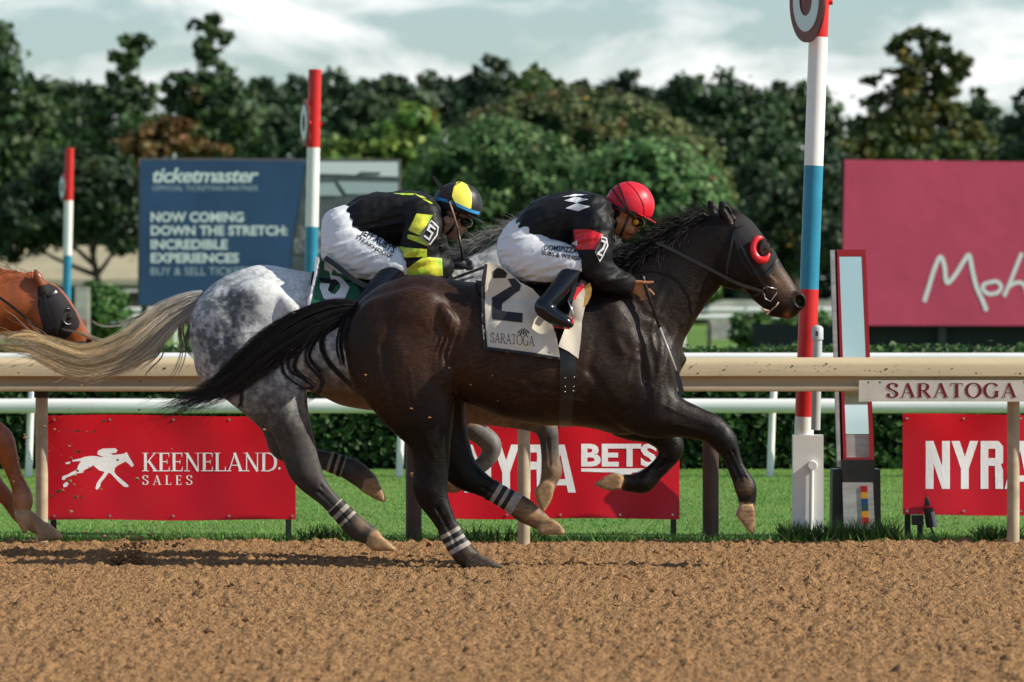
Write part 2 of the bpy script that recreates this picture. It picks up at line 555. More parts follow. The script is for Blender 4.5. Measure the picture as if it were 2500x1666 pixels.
# serif capitals drawn with a broad pen
def pen(path, thick, thin, mul=1.0):
    P = np.asarray(path, float)
    if len(P) > 2: P = catmull(P, 5)
    L = []; R = []
    for i in range(len(P)):
        d = P[min(i + 1, len(P) - 1)] - P[max(i - 1, 0)]; d = d / (np.linalg.norm(d) + 1e-9)
        t = 0.5 * (thin + (thick * mul - thin) * abs(d[1]) ** 1.3) if mul > 0 else 0.5 * thin
        n = np.array([-d[1], d[0]]) * t
        L.append(P[i] + n); R.append(P[i] - n)
    return [[tuple(L[i]), tuple(L[i + 1]), tuple(R[i + 1]), tuple(R[i])] for i in range(len(P) - 1)]
def serif(ch, thick=0.15, thin=0.05):
    s = []; bar = lambda x, y, w=0.34, h=0.045: s.append([(x - w / 2, y - h / 2 if y > .5 else y), (x + w / 2, y - h / 2 if y > .5 else y), (x + w / 2, y if y > .5 else y + h), (x - w / 2, y if y > .5 else y + h)])
    p = lambda path, mul=1.0: s.extend(pen(path, thick, thin, mul))
    if ch in 'KERDLTN':
        pass
    if ch == 'K': w = .82; p([(.17, 0), (.17, 1)]); bar(.17, 0); bar(.17, 1); p([(.24, .45), (.68, 1)], -1); p([(.34, .56), (.72, 0)]); bar(.70, 0, .3); bar(.66, 1, .3)
    elif ch == 'E': w = .68; p([(.17, 0), (.17, 1)]); bar(.10, 0, .2); bar(.10, 1, .2); s += [[(.1, .0), (.6, 0), (.6, .05), (.1, .05)], [(.1, .95), (.58, .95), (.58, 1), (.1, 1)], [(.2, .49), (.5, .49), (.5, .54), (.2, .54)], [(.56, 0), (.62, 0), (.62, .24), (.59, .24)], [(.55, 1), (.6, 1), (.6, .78), (.57, .78)], [(.47, .4), (.5, .4), (.5, .63), (.47, .63)]]
    elif ch == 'N': w = .9; p([(.17, 0), (.17, 1)], -1); p([(.15, 1), (.74, 0)]); p([(.74, 0), (.74, 1)], -1); bar(.17, 0, .3); bar(.74, 1, .3); bar(.10, 1, .2)
    elif ch == 'L': w = .66; p([(.17, 0), (.17, 1)]); bar(.17, 0); bar(.17, 1); s += [[(.2, 0), (.6, 0), (.6, .05), (.2, .05)], [(.56, 0), (.62, 0), (.62, .26), (.59, .26)]]
    elif ch == 'A': w = .88; p([(.12, 0), (.44, 1)], -1); p([(.42, 1), (.76, 0)]); s.append([(.22, .3), (.66, .3), (.66, .35), (.22, .35)]); bar(.12, 0, .26); bar(.76, 0, .3)
    elif ch == 'D': w = .9; p([(.17, 0), (.17, 1)]); bar(.13, 0, .22); bar(.13, 1, .22); p([(.17, .975), (.45, .97), (.70, .82), (.79, .5), (.70, .18), (.45, .03), (.17, .025)])
    elif ch == 'R': w = .84; p([(.17, 0), (.17, 1)]); bar(.17, 0); bar(.13, 1, .22); p([(.17, .975), (.42, .97), (.61, .86), (.62, .70), (.52, .53), (.20, .49)]); p([(.40, .50), (.75, 0)]); bar(.74, 0, .22)
    elif ch == 'T': w = .8; p([(.4, 0), (.4, 1)]); bar(.4, 0); s += [[(.04, .95), (.76, .95), (.76, 1), (.04, 1)], [(.04, 1), (.09, 1), (.06, .76), (.03, .76)], [(.76, 1), (.71, 1), (.74, .76), (.77, .76)]]
    elif ch == 'O': w = .96; p([(.47 + .40 * math.sin(t), .5 + .5 * math.cos(t)) for t in np.linspace(0, 2 * math.pi, 17)])
    elif ch == 'G': w = .95; p([(.47 + .40 * math.sin(t), .5 + .5 * math.cos(t)) for t in np.linspace(-5.4 + 2 * math.pi, -2 * math.pi + 2.2 + 2 * math.pi - .0, 14)][::1] if False else [(.47 - .40 * math.sin(t), .5 + .5 * math.cos(t)) for t in np.linspace(-.95, 3.9, 15)]); p([(.76, .02), (.76, .42)]); bar(.76, .42, .3)
    elif ch == 'S': w = .68; p([(.56, .74), (.55, .90), (.34, .99), (.13, .90), (.10, .73), (.22, .59), (.44, .46), (.58, .31), (.55, .12), (.33, .01), (.12, .09), (.09, .28)]); s += [[(.54, .98), (.58, .98), (.58, .70), (.55, .70)], [(.07, .02), (.11, .02), (.11, .30), (.08, .30)]]
    return s, w
def serif_text(txt, x0, x1, yb, yt, thick=0.15, thin=0.05, gap=0.06):
    polys = []; x = 0.0
    for ch in txt:
        if ch == ' ': x += 0.4; continue
        g, w = serif(ch, thick, thin)
        polys += [[(q[0] + x, q[1]) for q in P] for P in g]; x += w + gap
    W = x - gap
    return [[(x0 + q[0] / W * (x1 - x0), yb - q[1] * (yb - yt)) for q in P] for P in polys]

def flat_print(name, polys, y, material, parent, dz=0.0, lift=0.0):
    """lettering on an upright board that stands y metres away"""
    m = MB()
    n = 0
    for P in polys:
        m.add([PX(p[0], p[1], y - lift - 0.00003 * (n % 37)) for p in P], [tuple(range(len(P)))]); n += 1
    return m.build(name, material, parent, fix=False)
# ------------------------------------------------------------------ ground
M_dirt = mat("dirt", (0.385, 0.222, 0.106), rough=0.95, spec=0.04, color2=(0.125, 0.068, 0.033), vscale=60.0, detail=8.0, vlo=0.46, vhi=0.64, bump=0.022, bscale=85.0)  # fine dark noise paints the shade of small pits into the dirt colour
M_lawn = mat("lawn", (0.105, 0.22, 0.042), rough=0.9, spec=0.15, color2=(0.17, 0.27, 0.06), vscale=1.3, bump=0.03, bscale=60.0)
M_blade = mat("blade", attr=True, rough=0.6, spec=0.3, transl=0.35)

Y_EDGE = 35.15
g = MB()
g.add([(-1800, Y_EDGE, 0), (1800, Y_EDGE, 0), (1800, 2600, 0), (-1800, 2600, 0)], [(0, 1, 2, 3)])
tag(g.build("lawn_ground", M_lawn, fix=False), kind="structure")
g = MB()
g.add([(-400, -30, -0.07), (400, -30, -0.07), (400, Y_EDGE, -0.07), (-400, Y_EDGE, -0.07)], [(0, 1, 2, 3)])
g.add([(-400, Y_EDGE, -0.07), (400, Y_EDGE, -0.07), (400, Y_EDGE, 0), (-400, Y_EDGE, 0)], [(0, 1, 2, 3)])
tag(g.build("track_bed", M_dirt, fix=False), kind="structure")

# harrowed dirt: a sheet of real clods
DXY = (0.0115, 0.031)
xs = np.arange(-3.7, 3.7, DXY[0]); ys = np.arange(20.6, Y_EDGE + 0.012, DXY[1])
GX, GY = np.meshgrid(xs, ys, indexing='ij')
big = fbm(GX * 2.2, GY * 1.6, 0.3, 3) - 0.5
c1 = vnoise(GX * 40, GY * 27, 4.2); c2 = vnoise(GX * 75 + 7, GY * 44, 8.8); c3 = vnoise(GX * 17, GY * 9, 2.2); c4 = fbm(GX * 3.1, GY * 1.1, 6.6, 3)
GZ = 0.028 * big + (0.45 + 1.1 * c4) * (0.020 * np.clip(c1 - 0.36, 0, 1) + 0.022 * (c2 - 0.5) + 0.050 * np.clip(c3 - 0.62, 0, 1) - 0.030 * np.clip(0.34 - c3, 0, 1)) - 0.014
GZ += 0.011 * (RNG.random(GZ.shape) - 0.5)
gr = 0.016 * np.sin(GY * 2 * math.pi / 0.55 + 2.0 * vnoise(GX * 0.6, GY * 0.6, 1.0))
GZ += gr
nx, ny = GX.shape
V = np.stack([GX.ravel(), GY.ravel(), GZ.ravel()], 1)
I = np.arange(nx * ny).reshape(nx, ny)
F = np.stack([I[:-1, :-1].ravel(), I[1:, :-1].ravel(), I[1:, 1:].ravel(), I[:-1, 1:].ravel()], 1)
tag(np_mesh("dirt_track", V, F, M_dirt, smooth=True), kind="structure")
def ground_z(x, y):
    i = int(np.clip((x - xs[0]) / DXY[0], 0, nx - 1)); j = int(np.clip((y - ys[0]) / DXY[1], 0, ny - 1))
    return float(GZ[i, j])

# loose clods lying on the harrowed dirt, and the spray kicked up behind the hooves
def lumps(n, place, size, seed, squash=1.0):
    r = np.random.default_rng(seed)
    t = (1 + 5 ** .5) / 2
    B = np.array([(-1, t, 0), (1, t, 0), (-1, -t, 0), (1, -t, 0), (0, -1, t), (0, 1, t), (0, -1, -t), (0, 1, -t), (t, 0, -1), (t, 0, 1), (-t, 0, -1), (-t, 0, 1)]) / 1.9
    T = np.array([(0, 11, 5), (0, 5, 1), (0, 1, 7), (0, 7, 10), (0, 10, 11), (1, 5, 9), (5, 11, 4), (11, 10, 2), (10, 7, 6), (7, 1, 8), (3, 9, 4), (3, 4, 2), (3, 2, 6), (3, 6, 8), (3, 8, 9), (4, 9, 5), (2, 4, 11), (6, 2, 10), (8, 6, 7), (9, 8, 1)])
    V = []; F = []
    for i in range(n):
        p = place(r); s = size(r)
        b = B * (0.65 + 0.7 * r.random((12, 1))) * s * np.array([1.2, 1.2 * squash, 0.8])
        V.append(b + p); F.append(T + 12 * i)
    return np.concatenate(V), np.concatenate(F)
def on_dirt(r):
    y = 21.0 + 14.0 * r.random() ** 1.2; x = (r.random() * 2 - 1) * 3.6
    return np.array([x, y, ground_z(x, y) + 0.004])
V, F = lumps(2600, on_dirt, lambda r: 0.004 + 0.020 * r.random() ** 4.0, 3)
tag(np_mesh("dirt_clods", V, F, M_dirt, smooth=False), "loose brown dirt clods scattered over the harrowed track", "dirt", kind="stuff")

def spray(r):
    k = r.random()
    if k < 0.62:
        p = np.array(PX(305, 1372, 32.3)); q = r.normal(0, 1, 3) * (0.05, 0.05, 0.05); q[2] = abs(q[2]) * 1.3 - 0.03
        q[0] += q[2] * 0.35
        return p + q
    if k < 0.76:
        p = np.array(PX(230, 1385, 32.6)); q = r.normal(0, 1, 3) * (0.13, 0.05, 0.025); return p + np.abs(q) * (1, 1, 1) * np.sign((r.random() - .5, 1, 1))
    if k < 0.86:
        p = np.array(PX(330, 1330, 32.6)); return p + r.normal(0, 1, 3) * (0.16, 0.05, 0.05)
    if k < 0.988:
        p = np.array(PX(170, 1110, 32.9)); return p + r.normal(0, 1, 3) * (0.16, 0.1, 0.2)
    p = np.array(PX(850, 1000, 31.3)); return p + r.normal(0, 1, 3) * (0.45, 0.1, 0.22)
V, F = lumps(1700, spray, lambda r: 0.0020 + 0.011 * r.random() ** 6, 5)
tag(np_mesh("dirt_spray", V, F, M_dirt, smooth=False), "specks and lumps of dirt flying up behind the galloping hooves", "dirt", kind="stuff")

# grass blades on the strip behind the rail
def blades(n, x0, x1, y0, y1, hmin, hmax, w, seed, dens=None):
    r = np.random.default_rng(seed)
    x = x0 + (x1 - x0) * r.random(n); y = y0 + (y1 - y0) * r.random(n) ** 1.25
    h = hmin + (hmax - hmin) * r.random(n) * (0.5 + fbm(x * 1.7, y * 1.1, 0.2, 2))
    a = r.random(n) * 2 * math.pi
    dx = np.cos(a) * w; dy = np.sin(a) * w
    lean = r.normal(0, 0.5, (n, 2)) * h[:, None]
    V = np.empty((n, 3, 3))
    V[:, 0] = np.stack([x - dx, y - dy, np.zeros(n)], 1); V[:, 1] = np.stack([x + dx, y + dy, np.zeros(n)], 1)
    V[:, 2] = np.stack([x + lean[:, 0], y + lean[:, 1], h], 1)
    c = np.empty((n, 3)); m = r.random(n)[:, None]; pat = (fbm(x * 0.9, y * 0.55, 3.1, 3) > 0.5)[:, None]
    c[:] = (0.125, 0.285, 0.055); c = c * (0.55 + 0.9 * m) + np.where(pat, (0.06, 0.075, 0.015), (0, 0, 0))
    dry = r.random(n) < 0.06; c[dry] = (0.22, 0.21, 0.09)
    C = np.repeat(c, 3, axis=0)
    return V.reshape(-1, 3), np.arange(3 * n).reshape(n, 3), C
V, F, C = blades(85000, -7.5, 7.5, Y_EDGE + .02, 50.0, 0.006, 0.022, 0.005, 21)
tag(np_mesh("grass", V, F, M_blade, smooth=False, col=C), "mown green grass on the strip behind the running rail", "grass", kind="stuff")
V, F, C = blades(4000, -4.5, 4.5, Y_EDGE - .03, Y_EDGE + .25, 0.02, 0.065, 0.005, 22)
tag(np_mesh("grass_fringe", V, F, M_blade, smooth=False, col=C * 0.8), "ragged longer grass along the edge of the dirt", "grass", kind="stuff")

for (pa, pb, n_, sd) in ((1905, 2190, 700, 31), (2380, 2490, 260, 32), (1120, 1330, 160, 33), (740, 900, 200, 34)):
    V, F, C = blades(n_, PX(pa, 0, 35.3)[0], PX(pb, 0, 35.3)[0], Y_EDGE, Y_EDGE + .3, 0.05, 0.13, 0.007, sd)
    tag(np_mesh("weeds", V, F, M_blade, smooth=False, col=C * 0.35), "dark weeds growing along the track edge by the posts", "weeds", kind="stuff")
# ------------------------------------------------------------------ rails
M_tan = mat("tan_rail", (0.50, 0.40, 0.25), rough=0.55, spec=0.35, color2=(0.60, 0.48, 0.30), vscale=3.0, stretch=(0.35, 1, 4), bump=0.001, bscale=30)
M_tanpost = mat("tan_post", (0.42, 0.34, 0.23), rough=0.6, var=0.18, vscale=9)
M_darkbr = mat("dark_bracket", (0.03, 0.026, 0.02), rough=0.6)
M_white = mat("white_rail", (0.80, 0.80, 0.77), rough=0.45, spec=0.4, var=0.08, vscale=4, stretch=(0.3, 1, 3))
M_cream = mat("cream_board", (0.66, 0.62, 0.52), rough=0.5, var=0.10, vscale=7)
M_maroon = mat("maroon_paint", lin(120, 22, 40), rough=0.5)
M_specks = mat("rail_dirt", (0.10, 0.06, 0.03), rough=0.9)

rail = empty("running_rail", (0, 35.0, 0))
tag(rail, "tan plastic running rail with round tan posts along the dirt track", "rail")
prof = [(0.17, 1.075), (0.10, 1.098), (0.03, 1.101), (-0.03, 1.095), (-0.062, 1.078), (-0.075, 1.055), (-0.078, 0.992), (-0.066, 0.984), (-0.040, 0.982),
        (-0.036, 0.938), (-0.060, 0.934), (-0.064, 0.922), (-0.060, 0.903), (-0.02, 0.898), (0.02, 0.905), (0.06, 0.96), (0.17, 1.04)]
m = MB(); m.prism([(35.0 + a, b) for a, b in prof], 'x', -14.0, 14.0)
ro = m.build("rail_cover", M_tan, rail, smooth=35)
for i, pxp in enumerate((-1090, 100, 1279, 2476, 3660)):
    x = (pxp - 1250) / 410.0
    m = MB(); m.tube([(x, 35.06, -0.1), (x, 35.06, 0.5), (x, 35.05, 0.91)], 0.037, 16)
    po = m.build("post", M_tanpost, rail, smooth=40)
    m = MB(); m.box((x, 35.05, 0.925), (0.20 if i == 1 else 0.14, 0.10, 0.045)); m.tube([(x, 35.05, 0.86), (x, 35.05, 0.92)], 0.046, 14)
    br = m.build("bracket", M_darkbr if i == 1 else M_tanpost, po, smooth=40)
V, F = lumps(260, lambda r: np.array([(r.random() * 2 - 1) * 3.2, 34.9225, 0.998 + 0.07 * r.random()]), lambda r: 0.0016 + 0.006 * r.random() ** 4, 9, 0.12)
np_mesh("dirt_speck", V, F, M_specks, rail, smooth=False)["kind"] = "stuff"

sg = empty("rail_sign", PX(2300, 981, 34.9))
tag(sg, "cream SARATOGA board with maroon serif letters hanging under the tan rail", "sign")
x0, x1 = PX(2097, 0, 34.88)[0], PX(2530, 0, 34.88)[0]
z1, z0 = PX(0, 929, 34.88)[2], PX(0, 981, 34.88)[2]
m = MB(); m.box(((x0 + x1) / 2, 34.895, (z0 + z1) / 2), (x1 - x0, 0.022, z1 - z0)); m.build("board", M_cream, sg)
flat_print("lettering", serif_text("SARATOGA", 2165, 2482, 971, 936, 0.19, 0.06, 0.10), 34.884, M_maroon, sg, lift=0.0012)
m = MB()
for bx in (2120, 2148, 2500): m.tube([PX(bx, 934, 34.886), PX(bx, 934, 34.8835)], 0.006, 8)
m.build("bolt", M_darkbr, sg)["kind"] = "stuff"

# white two-rail fence of the turf course
tf = empty("turf_fence", (0, 48.0, 0))
tag(tf, "white two-rail fence of the turf course in front of the clipped hedge", "fence")
s48 = 48.0
def zz(py, y): return CAMZ - (py - HORIZ) * y / FPX
def rail_bar(name, py0, py1, y, dep, parent, material, xa=-30, xb=30):
    a, b = zz(py0, y), zz(py1, y); h = a - b; r = min(h, dep) * 0.42
    pr = []
    for cx, cz, a0 in ((dep / 2 - r, b + r, -90), (dep / 2 - r, a - r, 0), (-dep / 2 + r, a - r, 90), (-dep / 2 + r, b + r, 180)):
        for k in range(5):
            w = math.radians(a0 + 22.5 * k); pr.append((y + cx + r * math.cos(w), cz + r * math.sin(w)))
    m = MB(); m.prism(pr, 'x', xa, xb)
    return m.build(name, material, parent, smooth=40)
rail_bar("top_rail", 862, 888, 48.0, 0.10, tf, M_white)
rail_bar("lower_rail", 974, 1009, 47.8, 0.12, tf, M_white)
for i in range(-5, 7):
    pxp = 980 + 905 * i
    if pxp < -1500 or pxp > 4000: continue
    x = (pxp - 1250) * s48 / FPX
    m = MB(); m.tube([(x - 0.02, 47.98, -0.1), (x, 47.98, 0.5), (x + 0.03, 48.0, 0.93)], 0.029, 12); m.build("post", M_white, tf, smooth=40)

# far white rails beyond the hedge
for nm, py0, py1, y, lab in (("far_rail", 769, 780, 130.0, "far white rail, the lower and nearer of the two beyond the lawn"),
                             ("far_rail", 751, 763, 150.0, "far white rail, the upper and farther of the two beyond the lawn")):
    e = empty(nm, (0, y, 0)); tag(e, lab, "rail", "far white rails")
    rail_bar("rail_bar", py0, py1, y, 0.10, e, M_white, -60, 60)
    m = MB()
    for k in range(-10, 11):
        mm = MB(); mm.tube([(k * 3.1 + 0.7, y + .05, -.1), (k * 3.1 + 0.7, y + .05, zz(py1, y) + .02)], 0.035, 8); mm.build("post", M_white, e, smooth=40)

# low brown bollards behind the rail
M_brown = mat("brown_bollard", (0.055, 0.032, 0.025), rough=0.5, var=0.2, vscale=8)
for pxp, lab in ((1010, "brown steel bollard behind the bay horse's hind legs"), (1735, "brown steel bollard behind the bay horse's outstretched foreleg")):
    x = (pxp - 1250) * 35.35 / FPX
    b = empty("bollard", (x, 35.35, 0)); tag(b, lab, "bollard", "brown bollards behind the rail")
    m = MB(); m.tube([(x, 35.35, -0.1), (x, 35.35, 0.68)], 0.049, 18); m.build("pipe", M_brown, b, smooth=40)
    m = MB(); m.tube([(x, 35.35, 0.675), (x, 35.35, 0.70), (x, 35.35, 0.716), (x, 35.35, 0.722)], [0.052, 0.052, 0.036, 0.01], 18); m.build("cap", M_brown, b, smooth=50)
# ------------------------------------------------------------------ trackside boards
M_red = mat("red_vinyl", lin(212, 22, 40), rough=0.34, spec=0.45, var=0.07, vscale=2.0, transl=0.22)
M_wprint = mat("white_print", (0.84, 0.86, 0.87), rough=0.45)
M_dpost = mat("dark_steel", (0.035, 0.04, 0.042), rough=0.5)
M_steel = mat("steel", (0.5, 0.5, 0.5), rough=0.35, metal=0.8)

def banner(name, label, x0, x1, y0, y1, y, prints, posts, seed, parent_posts=M_dpost):
    e = empty(name, PX((x0 + x1) / 2, 1326, y)); tag(e, label, "banner", "red advertising banners behind the rail")
    ph = seed * 1.7
    wave = lambda px, py: y - 0.05 + 0.13 * (y1 - py) / (y1 - y0) + 0.009 * math.sin(px * 0.013 + ph + py * 0.006) + 0.006 * math.sin(px * 0.034 + 2 * ph + py * .012) * math.cos(py * 0.02 + ph) + 0.010 * math.exp(-((py - y0) / 40.0) ** 2) * math.sin(px * 0.02 + ph)
    n, k = 48, 16; V = []; F = []
    for i in range(n + 1):
        for j in range(k + 1):
            a = x0 + (x1 - x0) * i / n; b = y0 + (y1 - y0) * j / k
            sag = 2.2 * math.sin(a * 0.011 + ph) * (1 - j / k) + 1.6 * math.sin(a * 0.014 + ph) * (j / k)
            V.append(PX(a, b + sag, wave(a, b)))
    for i in range(n):
        for j in range(k):
            p = i * (k + 1) + j; F.append((p, p + 1, p + k + 2, p + k + 1))
    nb = len(V)
    V += [(v[0], v[1] + 0.003, v[2]) for v in V]
    F += [tuple(q + nb for q in f[::-1]) for f in F]
    m = MB(); m.add(V, F); m.build("sheet", M_red, e, smooth=True, fix=False)
    for nm, polys, mt in prints:
        P, T = fine(polys, 14.0)
        m = MB(); m.add([PX(p[0], p[1], wave(*p) - 0.0012 - 0.00002 * (q % 41)) for q, p in enumerate(P)], T); m.build(nm, mt, e, fix=False)
    for pxp in posts:
        x = PX(pxp, 0, y + .03)[0]
        m = MB(); m.box((x, y + 0.115, zz(y0, y) / 2 - 0.02), (0.035, 0.035, zz(y0, y) + 0.04)); m.build("post", parent_posts, e)
    gm = MB()
    for gx in np.linspace(x0 + 12, x1 - 12, 5):
        for gy in (y0 + 10, y1 - 10):
            c = PX(gx + 5 * math.sin(gx * 3 + seed), gy, wave(gx, gy) - 0.003)
            g1 = MB(); g1.tube([c, (c[0], c[1] - 0.004, c[2])], 0.0075, 10); g1.build("grommet", M_steel, e)
    return e

hp = [(1025,490),(1010,505),(985,480),(960,462),(935,475),(905,490),(880,510),(875,540),(890,565),(985,645),(980,658),(950,655),(900,610),(850,555),(830,548),(800,590),(770,625),(768,650),(745,678),(730,668),(740,630),(760,600),(790,560),(800,540),(760,530),(735,510),(715,490),(680,510),(640,530),(560,565),(510,585),(490,605),(472,598),(478,575),(520,560),(590,520),(600,490),(620,458),(555,462),(552,452),(620,436),(650,426),(700,419),(750,424),(795,430),(745,407),(750,380),(790,362),(880,360),(900,375),(890,395),(850,400),(862,412),(900,408),(930,405),(955,400),(965,388),(977,400),(990,430),(1010,460)]
zt = lambda P: [(p[0] / 3.136, 980 + p[1] / 3.136) for p in P]
logo = [zt(hp), zt([(500, 470), (540, 462), (535, 478), (505, 484)]), zt([(482, 640), (505, 618), (526, 625), (515, 652), (488, 660)]), zt([(580, 540), (640, 525), (640, 545), (600, 552)])]
dot = [[(682 + 3.0 * math.cos(t), 1144 + 3.0 * math.sin(t)) for t in np.linspace(0, 6.0, 10)]]
banner("banner", "red KEENELAND SALES banner with a white galloping horse emblem", 116, 722, 1015, 1270, 35.45,
       [("emblem", logo, M_wprint), ("lettering", serif_text("KEENELAND", 347, 678, 1151, 1106, 0.15, 0.055, 0.0) + serif_text("SALES", 347, 470, 1184, 1161, 0.16, 0.05, 0.42) + dot, M_wprint)],
       (128, 703), 1)
def blockN(x0, x1, t, b, w): return [[(x0, b), (x0, t), (x0 + w, t), (x0 + w, b)], [(x1 - w, b), (x1 - w, t), (x1, t), (x1, b)], [(x0, t), (x0 + w, t), (x1, b), (x1 - w, b)]]
def blockY(x0, x1, t, b, w):
    c = (x0 + x1) / 2; mid = t + (b - t) * 0.58
    return [[(x0, t), (x0 + w * 1.05, t), (c + w / 2, mid), (c - w / 2, mid)], [(x1, t), (x1 - w * 1.05, t), (c - w / 2, mid), (c + w / 2, mid)], [(c - w / 2, mid), (c + w / 2, mid), (c + w / 2, b), (c - w / 2, b)]]
def blockR(x0, x1, t, b, w):
    h = b - t; mid = t + h * 0.52
    s = [[(x0, b), (x0, t), (x0 + w, t), (x0 + w, b)], [(x0 + w, t), (x1 - w * .6, t), (x1, t + w * .7), (x1 - w, t + w), (x0 + w, t + w)],
         [(x1 - w, t + w), (x1, t + w * .7), (x1, mid - w * .4), (x1 - w, mid - w)], [(x0 + w, mid), (x0 + w, mid - w), (x1 - w, mid - w), (x1, mid - w * .4), (x1 - w * .5, mid)],
         [(x1 - 1.05 * w, mid), (x1 - w * .3, mid - w * .2), (x1, mid + w * .6), (x1, b), (x1 - w, b)]]
    return s
def blockA(x0, x1, t, b, w):
    c = (x0 + x1) / 2; q = b - (b - t) * 0.28
    return [[(x0, b), (c - w * .55, t), (c + w * .55, t), (c + w * .05, t + w), (x0 + w, b)], [(x1, b), (c + w * .55, t), (c - w * .05, t + w * .9), (x1 - w, b)], [(x0 + w * .9, q), (x1 - w * .9, q), (x1 - w * .75, q + w * .8), (x0 + w * .75, q + w * .8)]]
nyra = blockN(1134, 1199, 1086, 1203, 19) + blockY(1203, 1268, 1086, 1203, 19) + blockR(1276, 1330, 1086, 1203, 19) + blockA(1330, 1406, 1086, 1203, 19)
bets = fit_text("BETS", 1419, 1605, 1137, 1083, bold=0.035)
under = [[(1419, 1144), (1602, 1144), (1602, 1152), (1545, 1154), (1524, 1172), (1500, 1154), (1419, 1152)]]
banner("banner", "red NYRA BETS banner behind the bay horse's legs", 1086, 1659, 1030, 1267, 35.45,
       [("lettering", nyra + bets + under, M_wprint)], (1088 - 10, 1645), 2)
nyra3 = blockN(2260, 2319, 1077, 1194, 19) + blockY(2323, 2388, 1077, 1194, 19) + blockR(2394, 2449, 1077, 1194, 19) + blockA(2453, 2528, 1077, 1194, 19)
banner("banner", "red NYRA banner beside the finish post, running out of the frame", 2204, 2790, 1012, 1258, 35.45, [("lettering", nyra3, M_wprint)], (2218, 2780), 3)

# ------------------------------------------------------------------ finish poles with ring targets
M_pred = mat("pole_red", lin(200, 34, 34), rough=0.4, spec=0.4, var=0.08, vscale=5)
M_pwhite = mat("pole_white", (0.78, 0.78, 0.75), rough=0.4, var=0.05, vscale=5)
M_pblue = mat("pole_blue", lin(38, 128, 158), rough=0.4, var=0.10, vscale=6)
M_discd = mat("disc_dark", lin(112, 52, 52), rough=0.55)
M_discw = mat("disc_white", (0.62, 0.72, 0.73), rough=0.5)
M_grey = mat("grey_pipe", (0.42, 0.46, 0.46), rough=0.45, var=0.06)
def pole(label, d, pxs, rows, rad, disc, sleeve=False):
    """pxs(py)->px of the axis; rows: list of (py top, py bottom, material name)"""
    e = empty("finish_pole", (PX(pxs(rows[-1][1]), 0, d)[0], d, 0)); tag(e, label, "pole", "red, white and blue finish poles")
    for t, b, mn in rows:
        m = MB(); A = PX(pxs(t), t, d); B = PX(pxs(b), b, d)
        m.tube([A, B], rad, 24, cap=True)
        m.build({'r': "red_band", 'w': "white_band", 'b': "blue_band"}[mn], {'r': M_pred, 'w': M_pwhite, 'b': M_pblue}[mn], e, smooth=40)
    cy, ry, rx, off = disc         # ring target, turned away to face the course
    c = Vector(PX(pxs(cy) + off, cy, d - rad - 0.05)); R = ry * d / FPX
    yaw = math.acos(min(0.95, rx / ry))
    n = Vector((-math.sin(yaw), -math.cos(yaw), 0)); u = Vector((math.cos(yaw), -math.sin(yaw), 0))
    def ring(r0, r1, depth, nm, mt, par):
        m = MB(); N = 40; V = []; F = []
        for s in (0, 1):
            for k in range(N):
                w = 2 * math.pi * k / N
                for r in (r0, r1):
                    V.append(c + n * (depth if s == 0 else -0.008) + u * (r * math.cos(w)) + Vector((0, 0, r * math.sin(w))))
        for k in range(N):
            a = 2 * k; b = 2 * ((k + 1) % N)
            F.append((a, a + 1, b + 1, b)); F.append((2 * N + a, 2 * N + b, 2 * N + b + 1, 2 * N + a + 1))
            F.append((a + 1, 2 * N + a + 1, 2 * N + b + 1, b + 1))
        m.add(V, F); return m.build(nm, mt, par, fix=True)
    dk = ring(0.0, R, 0.006, "target_disc", M_discd, e)
    ring(R * 0.36, R * 0.74, 0.012, "white_ring", M_discw, dk)
    m = MB(); m.tube([c, PX(pxs(cy), cy, d)], 0.02, 8); m.tube([PX(pxs(cy) - rad * FPX / d * 1.15, cy + 4, d), PX(pxs(cy) + rad * FPX / d * 1.35, cy + 4, d)], 0.016, 8); m.build("bracket", M_pred, e)
    return e
near = pole("tall red, white and blue finish pole standing nearest, with white sleeve base", 35.55, lambda py: 1998 - (py - 90) * 0.0365,
            [(-220, 91, 'r'), (91, 405, 'w'), (405, 707, 'b'), (707, 1018, 'r'), (1018, 1066, 'w')], 0.0578, (2, 102, 37, -30))
xs_ = PX(1973, 0, 35.5)[0]
m = MB(); m.box((xs_, 35.55, zz(1062, 35.55) / 2 - 0.03), (0.184, 0.13, zz(1062, 35.55) + 0.06)); m.build("white_sleeve", M_pwhite, near)
m = MB(); c = PX(1984, 1137, 35.45); m.tube([(c[0], 35.5, c[2]), (c[0], 35.45, c[2])], [0.033, 0.026], 16); m.tube([PX(1982, 1140, 35.465), PX(1980, 1300, 35.465)], 0.014, 10); m.build("drain_pipe", M_pwhite, near, smooth=40)
gp = empty("vent_pipe", (PX(1996, 0, 35.42)[0], 35.42, 0)); tag(gp, "grey capped pipe standing against the finish pole behind the rail", "pipe")
xg = PX(1996, 0, 35.42)[0]
m = MB(); m.tube([(xg - .012, 35.42, 0.66), (xg, 35.42, zz(826, 35.42))], 0.0285, 18); m.build("pipe", M_grey, gp, smooth=40)
m = MB(); a = zz(828, 35.42); b = zz(794, 35.42); m.tube([(xg, 35.42, a - .004), (xg, 35.42, b - 0.02), (xg, 35.42, b - 0.008), (xg, 35.42, b)], [0.035, 0.035, 0.027, 0.008], 18); m.build("cap", M_grey, gp, smooth=50)
m = MB(); m.box((xg - 0.006, 35.386, zz(815, 35.42)), (0.016, 0.006, 0.03)); m.build("slot", M_dpost, gp)

